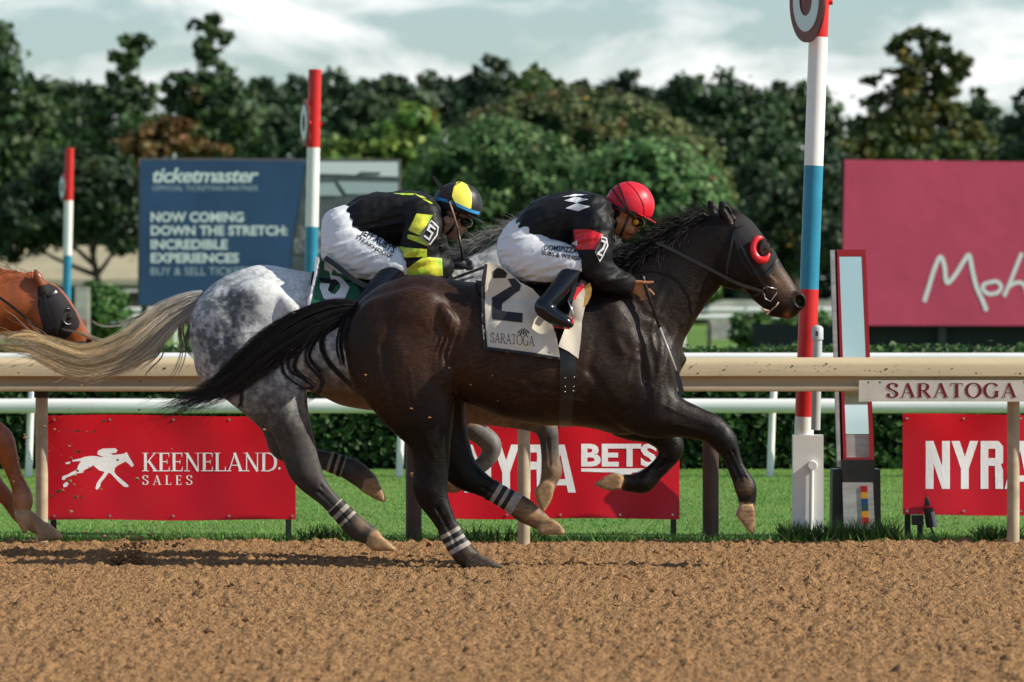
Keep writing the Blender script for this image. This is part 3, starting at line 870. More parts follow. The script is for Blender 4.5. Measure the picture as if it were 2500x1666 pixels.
pole("red, white and blue finish pole just left of the jockey with the yellow cap", 58.0, lambda py: 769 - (py - 170) * 0.02,
     [(170, 361, 'r'), (361, 554, 'w'), (554, 747, 'b'), (747, 940, 'r'), (940, 1090, 'w')], 0.064, (300, 58, 12, -22))
pole("farthest red, white and blue finish pole above the chestnut horse", 83.5, lambda py: 170 - (py - 362) * 0.02,
     [(362, 490, 'r'), (490, 624, 'w'), (624, 757, 'b'), (757, 888, 'r'), (888, 980, 'w')], 0.062, (458, 34, 10, -15))

# ------------------------------------------------------------------ finish-line mirror
M_mirror = mat("mirror", (0.72, 0.80, 0.82), rough=0.03, metal=1.0)
M_black = mat("black_box", (0.012, 0.013, 0.014), rough=0.45, var=0.3, vscale=10)
M_redf = mat("red_frame", lin(170, 36, 48), rough=0.45)
M_aged = mat("aged_board", (0.50, 0.51, 0.50), rough=0.6, color2=(0.36, 0.36, 0.35), vscale=7, stretch=(1, 1, 6))
mr = empty("finish_mirror", PX(2085, 1318, 35.9)); tag(mr, "tall red-framed finish-line mirror on a black cabinet beside the pole", "mirror")
def quadbox(name, mt, P4, y0, y1, par):
    V = [PX(p[0], p[1], 35.85)[:1] + (y0,) + PX(p[0], p[1], 35.85)[2:] for p in P4] + [PX(p[0], p[1], 35.85)[:1] + (y1,) + PX(p[0], p[1], 35.85)[2:] for p in P4]
    m = MB(); m.add(V, [(0, 1, 2, 3), (7, 6, 5, 4), (0, 4, 5, 1), (1, 5, 6, 2), (2, 6, 7, 3), (3, 7, 4, 0)]); return m.build(name, mt, par)
quadbox("cabinet", M_black, [(2032, 1146), (2148, 1146), (2150, 1322), (2030, 1322)], 35.80, 36.1, mr)
quadbox("cabinet_neck", M_black, [(2052, 1122), (2132, 1122), (2136, 1190), (2056, 1190)], 35.74, 36.05, mr)
quadbox("housing", M_black, [(2036, 611), (2112, 611), (2136, 1128), (2050, 1128)], 35.86, 36.0, mr)
quadbox("side_strip", M_aged, [(2027, 611), (2037, 611), (2052, 1140), (2044, 1140)], 35.80, 35.9, mr)
fr = [[(2042, 610), (2112, 610), (2113, 626), (2043, 626)], [(2042, 626), (2048, 626), (2066, 1118), (2058, 1118)], [(2104, 626), (2113, 626), (2133, 1118), (2123, 1118)], [(2057, 1118), (2133, 1118), (2133, 1128), (2057, 1128)]]
for P4 in fr: quadbox("frame_bar", M_redf, P4, 35.80, 35.858, mr)
# mirror pane leans back a little so that it shows the sky above the stands
T = [PX(2048, 626, 35.85), PX(2104, 626, 35.85), PX(2122, 1060, 35.82), PX(2063, 1060, 35.82)]
m = MB(); m.add([T[3], T[2], T[1], T[0]], [(0, 1, 2, 3)]); m.build("mirror_pane", M_mirror, mr, fix=False)
quadbox("lower_board", M_aged, [(2063, 1061), (2122, 1061), (2124, 1117), (2065, 1117)], 35.815, 35.856, mr)
quadbox("plate", M_aged, [(2054, 1177), (2128, 1177), (2134, 1318), (2058, 1318)], 35.72, 35.735, mr)
for i, (c) in enumerate(((176, 24, 40), (214, 160, 44), (36, 78, 130), (50, 84, 84), (226, 164, 36), (196, 30, 44))):
    t = 1185 + i * 15.4; k = i * 0.7
    quadbox("colour_square", mat("swatch_%d" % i, lin(*c), rough=0.5), [(2098 + k, t), (2114 + k, t), (2114.6 + k, t + 15.2), (2098.6 + k, t + 15.2)], 35.715, 35.722, mr)
m = MB(); c = PX(2063, 1189, 35.715); m.tube([c, (c[0], c[1] - .006, c[2])], 0.007, 10); m.build("screw", M_steel, mr)

# ------------------------------------------------------------------ small camera head on the turf
rc = empty("remote_camera", PX(2252, 1318, 35.6)); tag(rc, "small black remote camera on a low stand in front of the NYRA banner", "camera")
m = MB(); m.tube([PX(2246, 1324, 35.4), PX(2246, 1268, 35.4)], 0.018, 10); m.box(PX(2240, 1270, 35.4), (0.07, 0.06, 0.06)); m.build("stand", M_black, rc, smooth=35)
m = MB(); m.tube([PX(2262, 1214, 35.38), PX(2264, 1236, 35.38)], [0.010, 0.022], 10); m.tube([PX(2266, 1240, 35.36), PX(2272, 1288, 35.36)], [0.030, 0.026], 12); m.build("camera_body", M_black, rc, smooth=35)
m = MB(); m.tube([PX(2276, 1250, 35.34), PX(2284, 1286, 35.34)], [0.012, 0.014], 8); m.build("cover", M_grey, rc, smooth=35)
m = MB(); m.tube([PX(2262, 1218, 35.38), PX(2257, 1196, 35.38)], 0.002, 5); m.tube([PX(2272, 1286, 35.36), PX(2286, 1320, 35.36)], 0.007, 6); m.build("cable", M_black, rc)

# ------------------------------------------------------------------ billboards in the infield
M_navy = mat("navy_board", lin(44, 76, 112), rough=0.55, var=0.12, vscale=0.9, bump=0.01, bscale=2.0)
M_pale = mat("pale_print", (0.72, 0.80, 0.80), rough=0.5)
M_pale2 = mat("thin_print", (0.42, 0.54, 0.60), rough=0.5)
M_edge = mat("board_edge", (0.16, 0.14, 0.13), rough=0.6)
YB = 95.0
bb = empty("billboard", PX(660, 0, YB)[:2] + (0,)); tag(bb, "navy billboard with white ticketmaster lettering behind the grey horse", "billboard")
def board(par, nm, mt, P4, y, dep):
    V = [PX(p[0], p[1], y) for p in P4]; V += [(v[0], v[1] + dep, v[2]) for v in V]
    n = len(P4); m = MB(); m.add(V, [tuple(range(n)), tuple(range(n, 2 * n))[::-1]] + [(i, n + i, n + (i + 1) % n, (i + 1) % n) for i in range(n)]); return m.build(nm, mt, par)
board(bb, "backing", M_edge, [(338, 386), (978, 389), (978, 748), (336, 750)], YB + 0.05, 0.2)
board(bb, "navy_sheet", M_navy, [(343, 391), (746, 393), (735, 470), (722, 545), (715, 600), (708, 660), (704, 746), (341, 746)], YB, 0.03)
M_p1 = mat("picture_sky", (0.72, 0.76, 0.78), rough=0.5); M_p2 = mat("picture_stand", (0.05, 0.065, 0.075), rough=0.5, color2=(0.12, 0.14, 0.15), vscale=2.5)
M_p3 = mat("picture_roof", (0.42, 0.50, 0.53), rough=0.5)
M_p4 = mat("picture_crowd", (0.10, 0.10, 0.11), rough=0.5, color2=(0.42, 0.42, 0.40), vscale=7.0, vlo=0.5, vhi=0.6)
board(bb, "picture_sheet", M_p2, [(748, 393), (974, 394), (974, 745), (706, 746), (710, 660), (724, 545), (737, 470)], YB + 0.005, 0.03)
flat_print("picture_sky", [[(750, 395), (972, 396), (972, 432), (905, 430), (840, 426), (752, 424)]], YB, M_p1, bb, lift=0.004)
flat_print("picture_roof", [[(824, 443), (972, 446), (972, 474), (845, 474)], [(752, 448), (815, 446), (835, 478), (750, 478)]], YB, M_p3, bb, lift=0.006)
flat_print("picture_roof_top", [[(868, 428), (880, 420), (930, 421), (926, 428)]], YB, M_p2, bb, lift=0.008)
flat_print("picture_crowd", [[(725, 545), (800, 545), (800, 620), (714, 620)]], YB, M_p4, bb, lift=0.005)
txt = fit_text("ticketmaster", 372, 632, 445, 409, bold=0.02, shear=0.25, space=0.92)
for s, a, b, yb, yt in (("NOW COMING", 368, 595, 541.5, 518), ("DOWN THE STRETCH:", 368, 702, 574, 551), ("INCREDIBLE", 368, 556, 608, 585), ("EXPERIENCES", 368, 583, 641, 618)):
    txt += fit_text(s, a, b, yb, yt, bold=0.035)
flat_print("lettering", txt, YB, M_pale, bb, lift=0.004)
txt = fit_text("OFFICIAL TICKETING PARTNER", 372, 630, 466, 453) + fit_text("BUY & SELL TICKETS", 368, 612, 672, 652)
flat_print("small_lettering", txt, YB, M_pale2, bb, lift=0.004)
for pxp in (352, 560, 800, 966):
    m = MB(); x = PX(pxp, 0, YB + .15)[0]; m.box((x, YB + 0.2, 1.5), (0.10, 0.10, 3.1)); m.build("leg", M_dpost, bb)

M_rose = mat("rose_board", lin(206, 74, 104), rough=0.6, var=0.07, vscale=0.8, bump=0.012, bscale=1.6)
M_skirt = mat("dark_skirt", (0.016, 0.021, 0.023), rough=0.85)
YR = 90.0
rb = empty("billboard", PX(2400, 0, YR)[:2] + (0,)); tag(rb, "rose red billboard with white brush script letters at the edge of the frame", "billboard")
board(rb, "backing", M_skirt, [(2054, 392), (2900, 402), (2900, 800), (2058, 797)], YR + 0.04, 0.2)
board(rb, "rose_sheet", M_rose, [(2062, 390), (2900, 400), (2900, 796), (2062, 795), (2058, 600)], YR, 0.03)
def brush(path, w):
    C = catmull(path, 6); out = []
    for i in range(len(C) - 1):
        a, b = C[i], C[i + 1]; d = b - a; L = np.linalg.norm(d) + 1e-9; n = np.array([-d[1], d[0]]) / L * w / 2
        e = d / L * w * 0.25
        out.append([tuple(a - e + n), tuple(b + e + n), tuple(b + e - n), tuple(a - e - n)])
    return out
scr = brush([(2257, 735), (2268, 700), (2282, 655), (2296, 628), (2306, 650), (2312, 690), (2332, 672), (2352, 640), (2366, 624), (2374, 660), (2384, 700), (2398, 732), (2408, 757)], 10.5)
scr += brush([(2424, 688), (2404, 694), (2400, 706), (2414, 718), (2436, 714), (2444, 700), (2434, 688), (2420, 689)], 9.5)
scr += brush([(2494, 620), (2478, 660), (2462, 700), (2452, 722)], 9.5) + brush([(2462, 700), (2484, 690), (2500, 696), (2508, 720)], 9.5)
flat_print("lettering", scr, YR, mat("script_white", (0.86, 0.86, 0.86), rough=0.5), rb, lift=0.004)
board(rb, "skirt", M_skirt, [(1838, 790), (2062, 797), (2900, 800), (2900, 850), (1838, 848)], YR + 0.3, 0.05)
for pxp in (2075, 2300, 2600, 2880):
    m = MB(); m.box((PX(pxp, 0, YR + .2)[0], YR + 0.22, 1.8), (0.12, 0.12, 3.6)); m.build("leg", M_dpost, rb)
# ------------------------------------------------------------------ hedge, trees, far buildings
M_leaf = mat("leaf", attr=True, rough=0.55, spec=0.35, transl=0.28)
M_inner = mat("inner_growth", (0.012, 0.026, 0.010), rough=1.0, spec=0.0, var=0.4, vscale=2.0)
M_bark = mat("bark", (0.055, 0.042, 0.032), rough=0.9, var=0.3, vscale=3, bump=0.02, bscale=8)
def leaf_cards(P, N, size, cols, r, asp=0.75):
    """P centres, N outward hints; each leaf clump a small bent card of two triangles"""
    n = len(P)
    a = r.normal(0, 1, (n, 3)); nn = N + 0.75 * a; nn /= np.linalg.norm(nn, axis=1)[:, None]
    t = np.cross(nn, r.normal(0, 1, (n, 3))); t /= np.linalg.norm(t, axis=1)[:, None] + 1e-9
    b = np.cross(nn, t)
    s = (size * (0.55 + 0.9 * r.random(n)))[:, None]
    V = np.empty((n, 4, 3))
    V[:, 0] = P - t * s; V[:, 1] = P - b * s * asp + nn * s * 0.18; V[:, 2] = P + t * s; V[:, 3] = P + b * s * asp + nn * s * 0.18
    F = np.arange(4 * n).reshape(n, 4)
    return V.reshape(-1, 3), F, np.repeat(cols, 4, axis=0)

# clipped hedge behind the white fence
r = np.random.default_rng(31)
n = 36000
hx = (r.random(n) * 2 - 1) * 9.0; side = r.random(n) < 0.72
top = 1.00 + 0.035 * (fbm(hx * 1.2, 0.0, 0.0, 3) - 0.5)
hz = np.where(side, 0.02 + r.random(n) * 0.99, top + r.normal(0, 0.02, n)); hy = np.where(side, 50.0 + np.abs(r.normal(0, 0.07, n)), 50.0 + r.random(n) * 1.2)
hy = hy + 0.12 * (fbm(hx * 2.5, hz * 2.5, 3.3, 3) - 0.5)
N = np.where(side[:, None], (0, -1, 0.3), (0, -0.2, 1.0))
lum = 0.45 + 1.0 * r.random(n); gp_ = fbm(hx * 1.5, hz * 2, 9.0, 3)
C = np.stack([0.028 + 0.02 * gp_, 0.075 + 0.04 * gp_, 0.020 + 0 * gp_], 1) * lum[:, None]
V, F, C = leaf_cards(np.stack([hx, hy, hz], 1), N, 0.034, C, r)
hd = empty("hedge", (0, 50.5, 0)); tag(hd, "low dark clipped hedge running behind the white turf fence", "hedge")
np_mesh("foliage", V, F, M_leaf, hd, smooth=False, col=C)
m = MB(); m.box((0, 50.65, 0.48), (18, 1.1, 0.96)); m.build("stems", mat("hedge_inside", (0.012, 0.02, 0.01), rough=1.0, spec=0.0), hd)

def tree(name, label, d, base_px, blobs, seed, n=2600, size=0.26, col=(0.030, 0.060, 0.020), col2=(0.055, 0.085, 0.022), accent=None, acc=0.0, trunk=0.22, group="trees behind the course", depth=0.9, cat="tree", limbs=True, shell=0.72, tight=1.0):
    """blobs: (px, py, rx, ry) foliage masses in photograph pixels at distance d"""
    r = np.random.default_rng(seed); k = d / FPX
    bx = (base_px - 1250) * k
    e = empty(name, (bx, d, 0)); tag(e, label, cat, group)
    ar = np.array([b[2] * b[3] for b in blobs], float); ar /= ar.sum()
    Ps = []; Ns = []; Cs = []
    for (cx, cy, rx, ry), w in zip(blobs, ar):
        m_ = max(60, int(n * w)); c = np.array(PX(cx, cy, d)); R = np.array([rx * k, (rx + ry) / 2 * k * depth, ry * k])
        # each mass is broken into twig clumps
        nc = max(6, m_ // (26 if tight == 1.0 else 14))
        u = r.normal(0, 1, (nc, 3)); u /= np.linalg.norm(u, axis=1)[:, None]
        rad = shell + (1.08 - shell) * r.random(nc); wob = 0.36 if tight == 1.0 else 0.14; rad *= 1 - wob / 2 + wob * fbm(u[:, 0] * 2.2 + seed, u[:, 1] * 2.2, u[:, 2] * 2.2, 2)
        cc = c + u * R * rad[:, None]
        pick = r.integers(0, nc, m_); sp = (0.17 * R.min() + 0.25 * size) * tight
        p = cc[pick] + r.normal(0, 1, (m_, 3)) * sp * np.array([1, 1, 0.7])
        tone = (0.55 + 0.9 * r.random(nc))[pick] * (0.75 + 0.5 * r.random(m_)); mixf = r.random(nc)[pick][:, None]
        cl = (np.array(col) * (1 - mixf) + np.array(col2) * mixf) * tone[:, None] * 1.8
        if accent is not None:
            ga = fbm(p[:, 0] * 0.9, p[:, 1] * 0.9, p[:, 2] * 0.9 + seed, 3); hit = (ga > 1.06 - acc) & (r.random(m_) < 0.6)
            cl[hit] = np.array(accent) * (0.6 + 0.8 * r.random(hit.sum()))[:, None]
        Ps.append(p); Ns.append((p - c) / R + np.array([0, 0, 0.25])); Cs.append(cl)
    P = np.concatenate(Ps); P[:, 2] = np.maximum(P[:, 2], 0.1)
    V, F, C = leaf_cards(P, np.concatenate(Ns), size, np.concatenate(Cs), r)
    np_mesh("crown", V, F, M_leaf, e, smooth=False, col=C)
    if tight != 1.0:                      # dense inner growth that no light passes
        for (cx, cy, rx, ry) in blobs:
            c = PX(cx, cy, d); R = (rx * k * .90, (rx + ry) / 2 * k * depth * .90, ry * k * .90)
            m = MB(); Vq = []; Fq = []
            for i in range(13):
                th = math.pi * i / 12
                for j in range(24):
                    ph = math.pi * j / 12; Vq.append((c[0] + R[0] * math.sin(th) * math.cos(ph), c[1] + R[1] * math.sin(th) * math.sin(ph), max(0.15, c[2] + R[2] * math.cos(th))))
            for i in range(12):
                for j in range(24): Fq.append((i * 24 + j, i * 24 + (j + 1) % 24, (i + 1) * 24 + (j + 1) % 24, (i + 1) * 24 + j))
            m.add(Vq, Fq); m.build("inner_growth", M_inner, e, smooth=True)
    if trunk > 0:
        tops = sorted(blobs, key=lambda b: b[1]); tp = np.array(PX(tops[0][0], tops[0][1], d))
        low = max(b[1] + b[3] * 0.3 for b in blobs)
        m = MB(); mid = np.array([bx + (tp[0] - bx) * 0.35, d, tp[2] * 0.5])
        pts = catmull([(bx, d, -0.3), (bx + 0.05, d, 0.8), mid, (tp[0], d, tp[2] * 0.95)], 4)
        m.tube(pts, [trunk * (1 - 0.85 * i / (len(pts) - 1)) for i in range(len(pts))], 10)
        m.build("trunk", M_bark, e, smooth=True)
        if limbs:
            for b in blobs[:7]:
                q = np.array(PX(b[0], b[1], d)); s0 = min(max(0.25, q[2] * 0.6), mid[2] + 0.5)
                tx = np.interp(s0, pts[:, 2], pts[:, 0])
                if np.linalg.norm(q - (tx, d, s0)) < 0.4: continue
                m = MB(); m.tube(catmull([(tx, d, s0), ((tx + q[0]) / 2, d + .1, (s0 + q[2]) / 2 - 0.15), tuple(q)], 3), [trunk * .42 * (1 - .8 * i / 6) for i in range(7)], 7); m.build("limb", M_bark, e, smooth=True)
    return e

DG = (0.020, 0.045, 0.018); DG2 = (0.042, 0.072, 0.022)
# big rounded trees with dense foliage in the middle of the picture
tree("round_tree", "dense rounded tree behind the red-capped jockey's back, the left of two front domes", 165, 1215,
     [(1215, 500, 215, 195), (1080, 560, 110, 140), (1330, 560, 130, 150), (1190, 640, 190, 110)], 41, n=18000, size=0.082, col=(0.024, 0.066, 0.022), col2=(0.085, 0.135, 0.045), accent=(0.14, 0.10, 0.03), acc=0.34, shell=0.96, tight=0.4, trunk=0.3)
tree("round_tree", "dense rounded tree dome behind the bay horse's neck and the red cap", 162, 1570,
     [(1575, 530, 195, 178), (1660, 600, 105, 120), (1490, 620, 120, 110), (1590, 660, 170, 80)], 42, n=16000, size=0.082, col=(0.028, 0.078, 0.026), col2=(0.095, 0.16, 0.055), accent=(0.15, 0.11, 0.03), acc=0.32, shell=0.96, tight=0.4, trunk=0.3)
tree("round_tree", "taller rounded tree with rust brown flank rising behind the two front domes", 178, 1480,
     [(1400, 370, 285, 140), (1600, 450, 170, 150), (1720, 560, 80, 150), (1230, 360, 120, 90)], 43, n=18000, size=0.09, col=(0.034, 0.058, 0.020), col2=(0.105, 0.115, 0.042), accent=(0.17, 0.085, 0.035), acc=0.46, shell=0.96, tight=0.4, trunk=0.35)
tree("yellowing_tree", "yellow flecked slender tree rising above the rounded domes", 200, 1310,
     [(1310, 230, 45, 60), (1290, 290, 80, 50), (1360, 280, 55, 45), (1240, 330, 70, 40)], 44, n=2400, size=0.19, col=(0.030, 0.055, 0.018), col2=(0.06, 0.09, 0.02), accent=(0.30, 0.20, 0.02), acc=0.50, trunk=0.14)
tree("vine_bush", "light green leafy shrubs just right of the navy billboard", 172, 900,
     [(850, 370, 90, 40), (960, 350, 70, 50), (1010, 310, 50, 50), (900, 430, 110, 60), (1030, 390, 60, 80)], 45, n=4200, size=0.14, col=(0.04, 0.10, 0.02), col2=(0.11, 0.15, 0.03), accent=(0.22, 0.17, 0.03), acc=0.42, trunk=0.1, group=None, cat="shrub")
# the wood behind, tree by tree
far = [
 ("dark_tree", "tall dark evergreen at the very left edge of the frame", 250, 0, [(-30, 170, 70, 110), (20, 230, 70, 90), (40, 330, 110, 110), (-60, 380, 120, 140), (30, 470, 130, 120), (90, 230, 45, 30), (10, 90, 25, 30)], DG, DG2, None, 0, .35),
 ("broad_tree", "broad green tree beside the dark evergreen at the frame's edge", 262, 180, [(150, 250, 80, 60), (90, 330, 90, 90), (190, 340, 80, 90), (130, 430, 120, 100), (230, 300, 40, 60)], DG, (0.045, 0.075, 0.03), (0.11, 0.09, 0.03), .33, .3),
 ("spindly_tree", "spindly tree with a tufted top left of the billboard", 245, 312, [(305, 130, 35, 30), (345, 112, 24, 28), (315, 165, 24, 32), (300, 195, 50, 18), (320, 240, 75, 38), (250, 235, 32, 25), (300, 310, 90, 70), (310, 400, 100, 80), (305, 95, 8, 8)], DG, DG2, None, 0, .16),
 ("spindly_tree", "tallest spindly tree with a lone tuft above the navy billboard", 250, 505, [(510, 62, 26, 24), (535, 92, 28, 22), (495, 112, 38, 26), (480, 60, 16, 12), (500, 140, 18, 20), (530, 180, 34, 26), (430, 205, 36, 30), (470, 190, 26, 22), (520, 240, 90, 50), (450, 255, 45, 30), (560, 300, 80, 70), (480, 330, 80, 60), (570, 220, 40, 30)], DG, DG2, (0.12, 0.08, 0.03), .30, .17),
 ("rust_tree", "small rust brown tree above the left end of the navy billboard", 215, 440, [(430, 320, 40, 30), (460, 350, 35, 35), (400, 340, 40, 40), (360, 360, 50, 40), (530, 372, 40, 16)], (0.07, 0.06, 0.02), (0.14, 0.065, 0.02), (0.17, 0.13, 0.03), .40, .12),
 ("wood_tree", "dark wood tree above the middle of the navy billboard", 280, 640, [(640, 230, 40, 40), (680, 280, 80, 60), (620, 320, 80, 70), (590, 380, 90, 60), (700, 360, 90, 70)], DG, (0.035, 0.065, 0.03), None, 0, .25),
 ("wood_tree", "dark wood tree directly behind the middle finish pole", 285, 800, [(810, 215, 50, 40), (780, 270, 60, 50), (850, 290, 80, 60), (800, 340, 90, 60), (730, 240, 40, 50)], DG, (0.045, 0.07, 0.035), None, 0, .25),
 ("wood_tree", "pointed wood tree to the right of the middle finish pole", 290, 940, [(900, 215, 30, 30), (940, 220, 35, 30), (975, 215, 24, 26), (930, 280, 80, 60), (1010, 250, 50, 40), (980, 300, 80, 50)], (0.03, 0.055, 0.03), (0.055, 0.075, 0.035), None, 0, .25),
 ("pine_tree", "large dark pine rising above the middle of the wood", 300, 1200, [(1195, 170, 35, 30), (1190, 200, 60, 30), (1180, 235, 80, 32), (1200, 265, 100, 34), (1150, 215, 34, 18), (1230, 190, 30, 16)], (0.018, 0.036, 0.020), (0.030, 0.05, 0.026), None, 0, .3),
 ("wood_tree", "grey green wood tree left of the large pine", 305, 1075, [(1045, 210, 24, 28), (1090, 215, 30, 22), (1070, 260, 70, 40), (1110, 290, 60, 40)], (0.03, 0.05, 0.03), (0.05, 0.07, 0.04), None, 0, .25),
 ("wood_tree", "ragged wood tree between the pine and the dark oak", 310, 1480, [(1535, 205, 26, 32), (1500, 235, 50, 34), (1440, 240, 40, 30), (1560, 245, 50, 34), (1420, 215, 18, 16), (1480, 280, 110, 50)], (0.026, 0.045, 0.028), (0.05, 0.065, 0.035), None, 0, .2),
 ("dark_oak", "broad dark oak with a domed top right of the rounded domes", 240, 1740, [(1720, 230, 90, 50), (1790, 270, 80, 70), (1650, 270, 60, 60), (1840, 400, 80, 120), (1880, 300, 40, 60), (1760, 350, 130, 80)], (0.017, 0.042, 0.018), (0.036, 0.068, 0.026), None, 0, .35),
 ("broad_tree", "broad tree immediately left of the tall finish pole", 255, 1940, [(1930, 240, 60, 40), (1900, 290, 60, 60), (1990, 300, 60, 70), (1950, 400, 90, 100), (1890, 480, 80, 100), (2000, 500, 70, 120)], (0.02, 0.042, 0.018), (0.045, 0.068, 0.024), None, 0, .3),
 ("tall_tree", "tall ragged yellow green tree right of the tall finish pole", 235, 2270, [(2250, 75, 24, 16), (2215, 95, 34, 24), (2190, 110, 20, 30), (2285, 110, 34, 34), (2300, 160, 40, 50), (2230, 165, 50, 34), (2345, 150, 22, 26), (2350, 180, 12, 14), (2190, 190, 40, 18), (2130, 200, 24, 10), (2250, 225, 70, 40), (2320, 250, 40, 40), (2200, 270, 90, 50), (2280, 310, 90, 60), (2160, 320, 90, 60), (2340, 350, 80, 50)], (0.026, 0.046, 0.015), (0.065, 0.075, 0.02), (0.16, 0.12, 0.02), .42, .2),
 ("wood_tree", "pointed dark tree between the tall ragged tree and the frame's edge", 265, 2400, [(2390, 240, 18, 24), (2395, 270, 40, 34), (2410, 320, 70, 50), (2400, 380, 90, 50)], (0.022, 0.044, 0.02), (0.045, 0.07, 0.026), (0.11, 0.10, 0.02), .3, .22),
 ("dark_tree", "dark tree cut off by the right edge of the frame", 250, 2520, [(2500, 250, 20, 30), (2510, 300, 50, 50), (2530, 370, 80, 70), (2600, 300, 80, 90)], (0.018, 0.038, 0.018), (0.036, 0.06, 0.024), None, 0, .3),
 ("wood_tree", "shaded tree low behind the chestnut horse's ears", 185, 250, [(250, 480, 110, 70), (120, 520, 120, 80), (20, 560, 110, 70), (300, 560, 70, 60), (190, 430, 100, 60)], (0.016, 0.034, 0.016), (0.03, 0.05, 0.02), (0.09, 0.08, 0.03), .3, .22),
 ("wood_tree", "shaded tree low behind the right billboard's edge", 190, 1900, [(1850, 520, 80, 110), (1940, 560, 80, 110), (1830, 640, 70, 60), (2010, 450, 50, 90), (2030, 560, 60, 80)], (0.016, 0.034, 0.018), (0.03, 0.05, 0.022), (0.22, 0.16, 0.03), .30, .22),
 ("wood_tree", "leafy tree peeping over the rose billboard's top", 200, 2150, [(2120, 380, 90, 40), (2240, 385, 80, 30), (2060, 430, 50, 60), (2340, 380, 80, 30)], (0.022, 0.046, 0.016), (0.06, 0.08, 0.02), (0.15, 0.12, 0.02), .36, .2),
]
for i, (nm, lab, d, bpx, blobs, c1_, c2_, ac, acf, tr) in enumerate(far):
    tot = sum(b[2] * b[3] for b in blobs)
    tree(nm, lab, d, bpx, blobs, 60 + i, n=int(min(9500, 900 + tot * 0.19)), size=0.00066 * d, col=tuple(.85 * q for q in c1_), col2=tuple(.85 * q for q in c2_), accent=ac, acc=acf, trunk=tr)
# distant wood closing the gaps under the crowns
r = np.random.default_rng(77)
n = 34000
wx = (r.random(n) * 2 - 1) * 60; wz = r.random(n) ** 1.2 * (8.6 + 1.6 * fbm(wx * 0.25, 0., 0., 3)); wy = 330 + 8 * r.random(n)
C = np.array([0.020, 0.042, 0.022]) * (0.5 + r.random(n))[:, None]
V, F, C = leaf_cards(np.stack([wx, wy, wz], 1), np.tile((0, -1, .4), (n, 1)), 0.34, C, r)
tag(np_mesh("distant_wood", V, F, M_leaf, smooth=False, col=C), "dark distant wood closing the view behind the trees", "wood", kind="stuff")

# clipped bushes
def bush(label, d, blobs, seed, n, size, c1_, c2_):
    return tree("clipped_bush", label, d, blobs[0][0], blobs, seed, n=n, size=size, col=c1_, col2=c2_, trunk=0.06, limbs=False, group=None, cat="bush", shell=0.88)
bush("round clipped green bush under the navy billboard's left leg", 110, [(258, 765, 52, 58), (225, 735, 28, 40)], 91, 3000, 0.055, (0.028, 0.072, 0.018), (0.05, 0.10, 0.02))
bush("dark clipped bush in front of the bay horse's muzzle", 100, [(1832, 806, 42, 36), (1895, 792, 60, 26), (1985, 795, 60, 26)], 92, 3400, 0.05, (0.02, 0.05, 0.016), (0.045, 0.10, 0.02))
bush("small green tree behind the bay horse's throat", 150, [(1728, 716, 26, 20), (1700, 690, 36, 30)], 93, 1500, 0.09, (0.03, 0.07, 0.02), (0.06, 0.11, 0.03))

# low building with a pale roof, left
M_roof = mat("pale_roof", (0.34, 0.30, 0.19), rough=0.8, var=0.1, vscale=1)
M_bwall = mat("shaded_wall", (0.05, 0.05, 0.05), rough=0.9, color2=(0.12, 0.11, 0.10), vscale=2)
M_trim = mat("roof_trim", (0.42, 0.38, 0.28), rough=0.7)
YH = 200.0
bd = empty("pavilion", PX(250, 0, YH)[:2] + (0,)); tag(bd, "low pavilion with a pale tan roof behind the trees at the left", "building")
z_e = zz(684, YH); z_r = zz(598, YH); xa, xb = PX(-400, 0, YH)[0], PX(420, 0, YH)[0]
m = MB(); m.prism([(YH - 1.6, z_e), (YH + 4, z_r), (YH + 9.6, z_e), (YH + 9.6, z_e - .12), (YH + 4, z_r - .12), (YH - 1.6, z_e - .12)], 'x', xa, xb); m.build("roof", M_roof, bd)
m = MB(); m.box(((xa + xb) / 2, YH - 1.63, z_e - 0.08), (xb - xa, 0.05, 0.2)); m.build("fascia", M_trim, bd)
m = MB(); m.box(((xa + xb) / 2, YH + 4, (z_e - .2) / 2), (xb - xa - 1.0, 8.0, z_e - 0.2)); m.build("wall", M_bwall, bd)
for i in range(7):
    m = MB(); x = xa + 0.6 + i * (xb - xa - 1.2) / 6; m.box((x, YH - 1.3, (z_e - .1) / 2), (0.16, 0.16, z_e - .12)); m.build("column", M_trim, bd)
# things standing about in front of it
def cart(label, px0, px1, py0, py1, d, col):
    e = empty("golf_cart", (PX((px0 + px1) / 2, 0, d)[0], d, 0)); tag(e, label, "cart", "carts parked before the pavilion")
    x0, x1 = PX(px0, 0, d)[0], PX(px1, 0, d)[0]; zt_, zb = zz(py0, d), zz(py1, d); w = x1 - x0
    body = mat("cart_" + label[:8], col, rough=0.4)
    m = MB(); m.prism([(x0, 0.35), (x0, 0.75), (x0 + .3 * w, 0.8), (x0 + .35 * w, .55), (x0 + .7 * w, .55), (x0 + .75 * w, 0.95), (x1, 0.85), (x1, 0.35)], 'y', d - .5, d + .5); m.build("body", body, e)
    m = MB(); m.box(((x0 + x1) / 2, d, zt_ - 0.05), (w * 0.9, 1.1, 0.09)); m.build("canopy", M_white, e)
    for xx in (x0 + .08 * w, x1 - .1 * w):
        m = MB(); m.box((xx, d - .45, (zt_ + .6) / 2), (0.05, 0.05, zt_ - .6)); m.build("canopy_post", M_dpost, e)
        m = MB(); m.tube([(xx + .05 * w, d - .5, .25), (xx + .05 * w, d - .38, .25)], .25, 16); m.build("wheel", M_black, e)
cart("white roofed golf cart parked behind the clipped bush", 226, 288, 704, 730, 185, (0.35, 0.45, 0.52))
cart("second golf cart parked under the navy billboard's left edge", 298, 345, 706, 728, 188, (0.30, 0.28, 0.26))
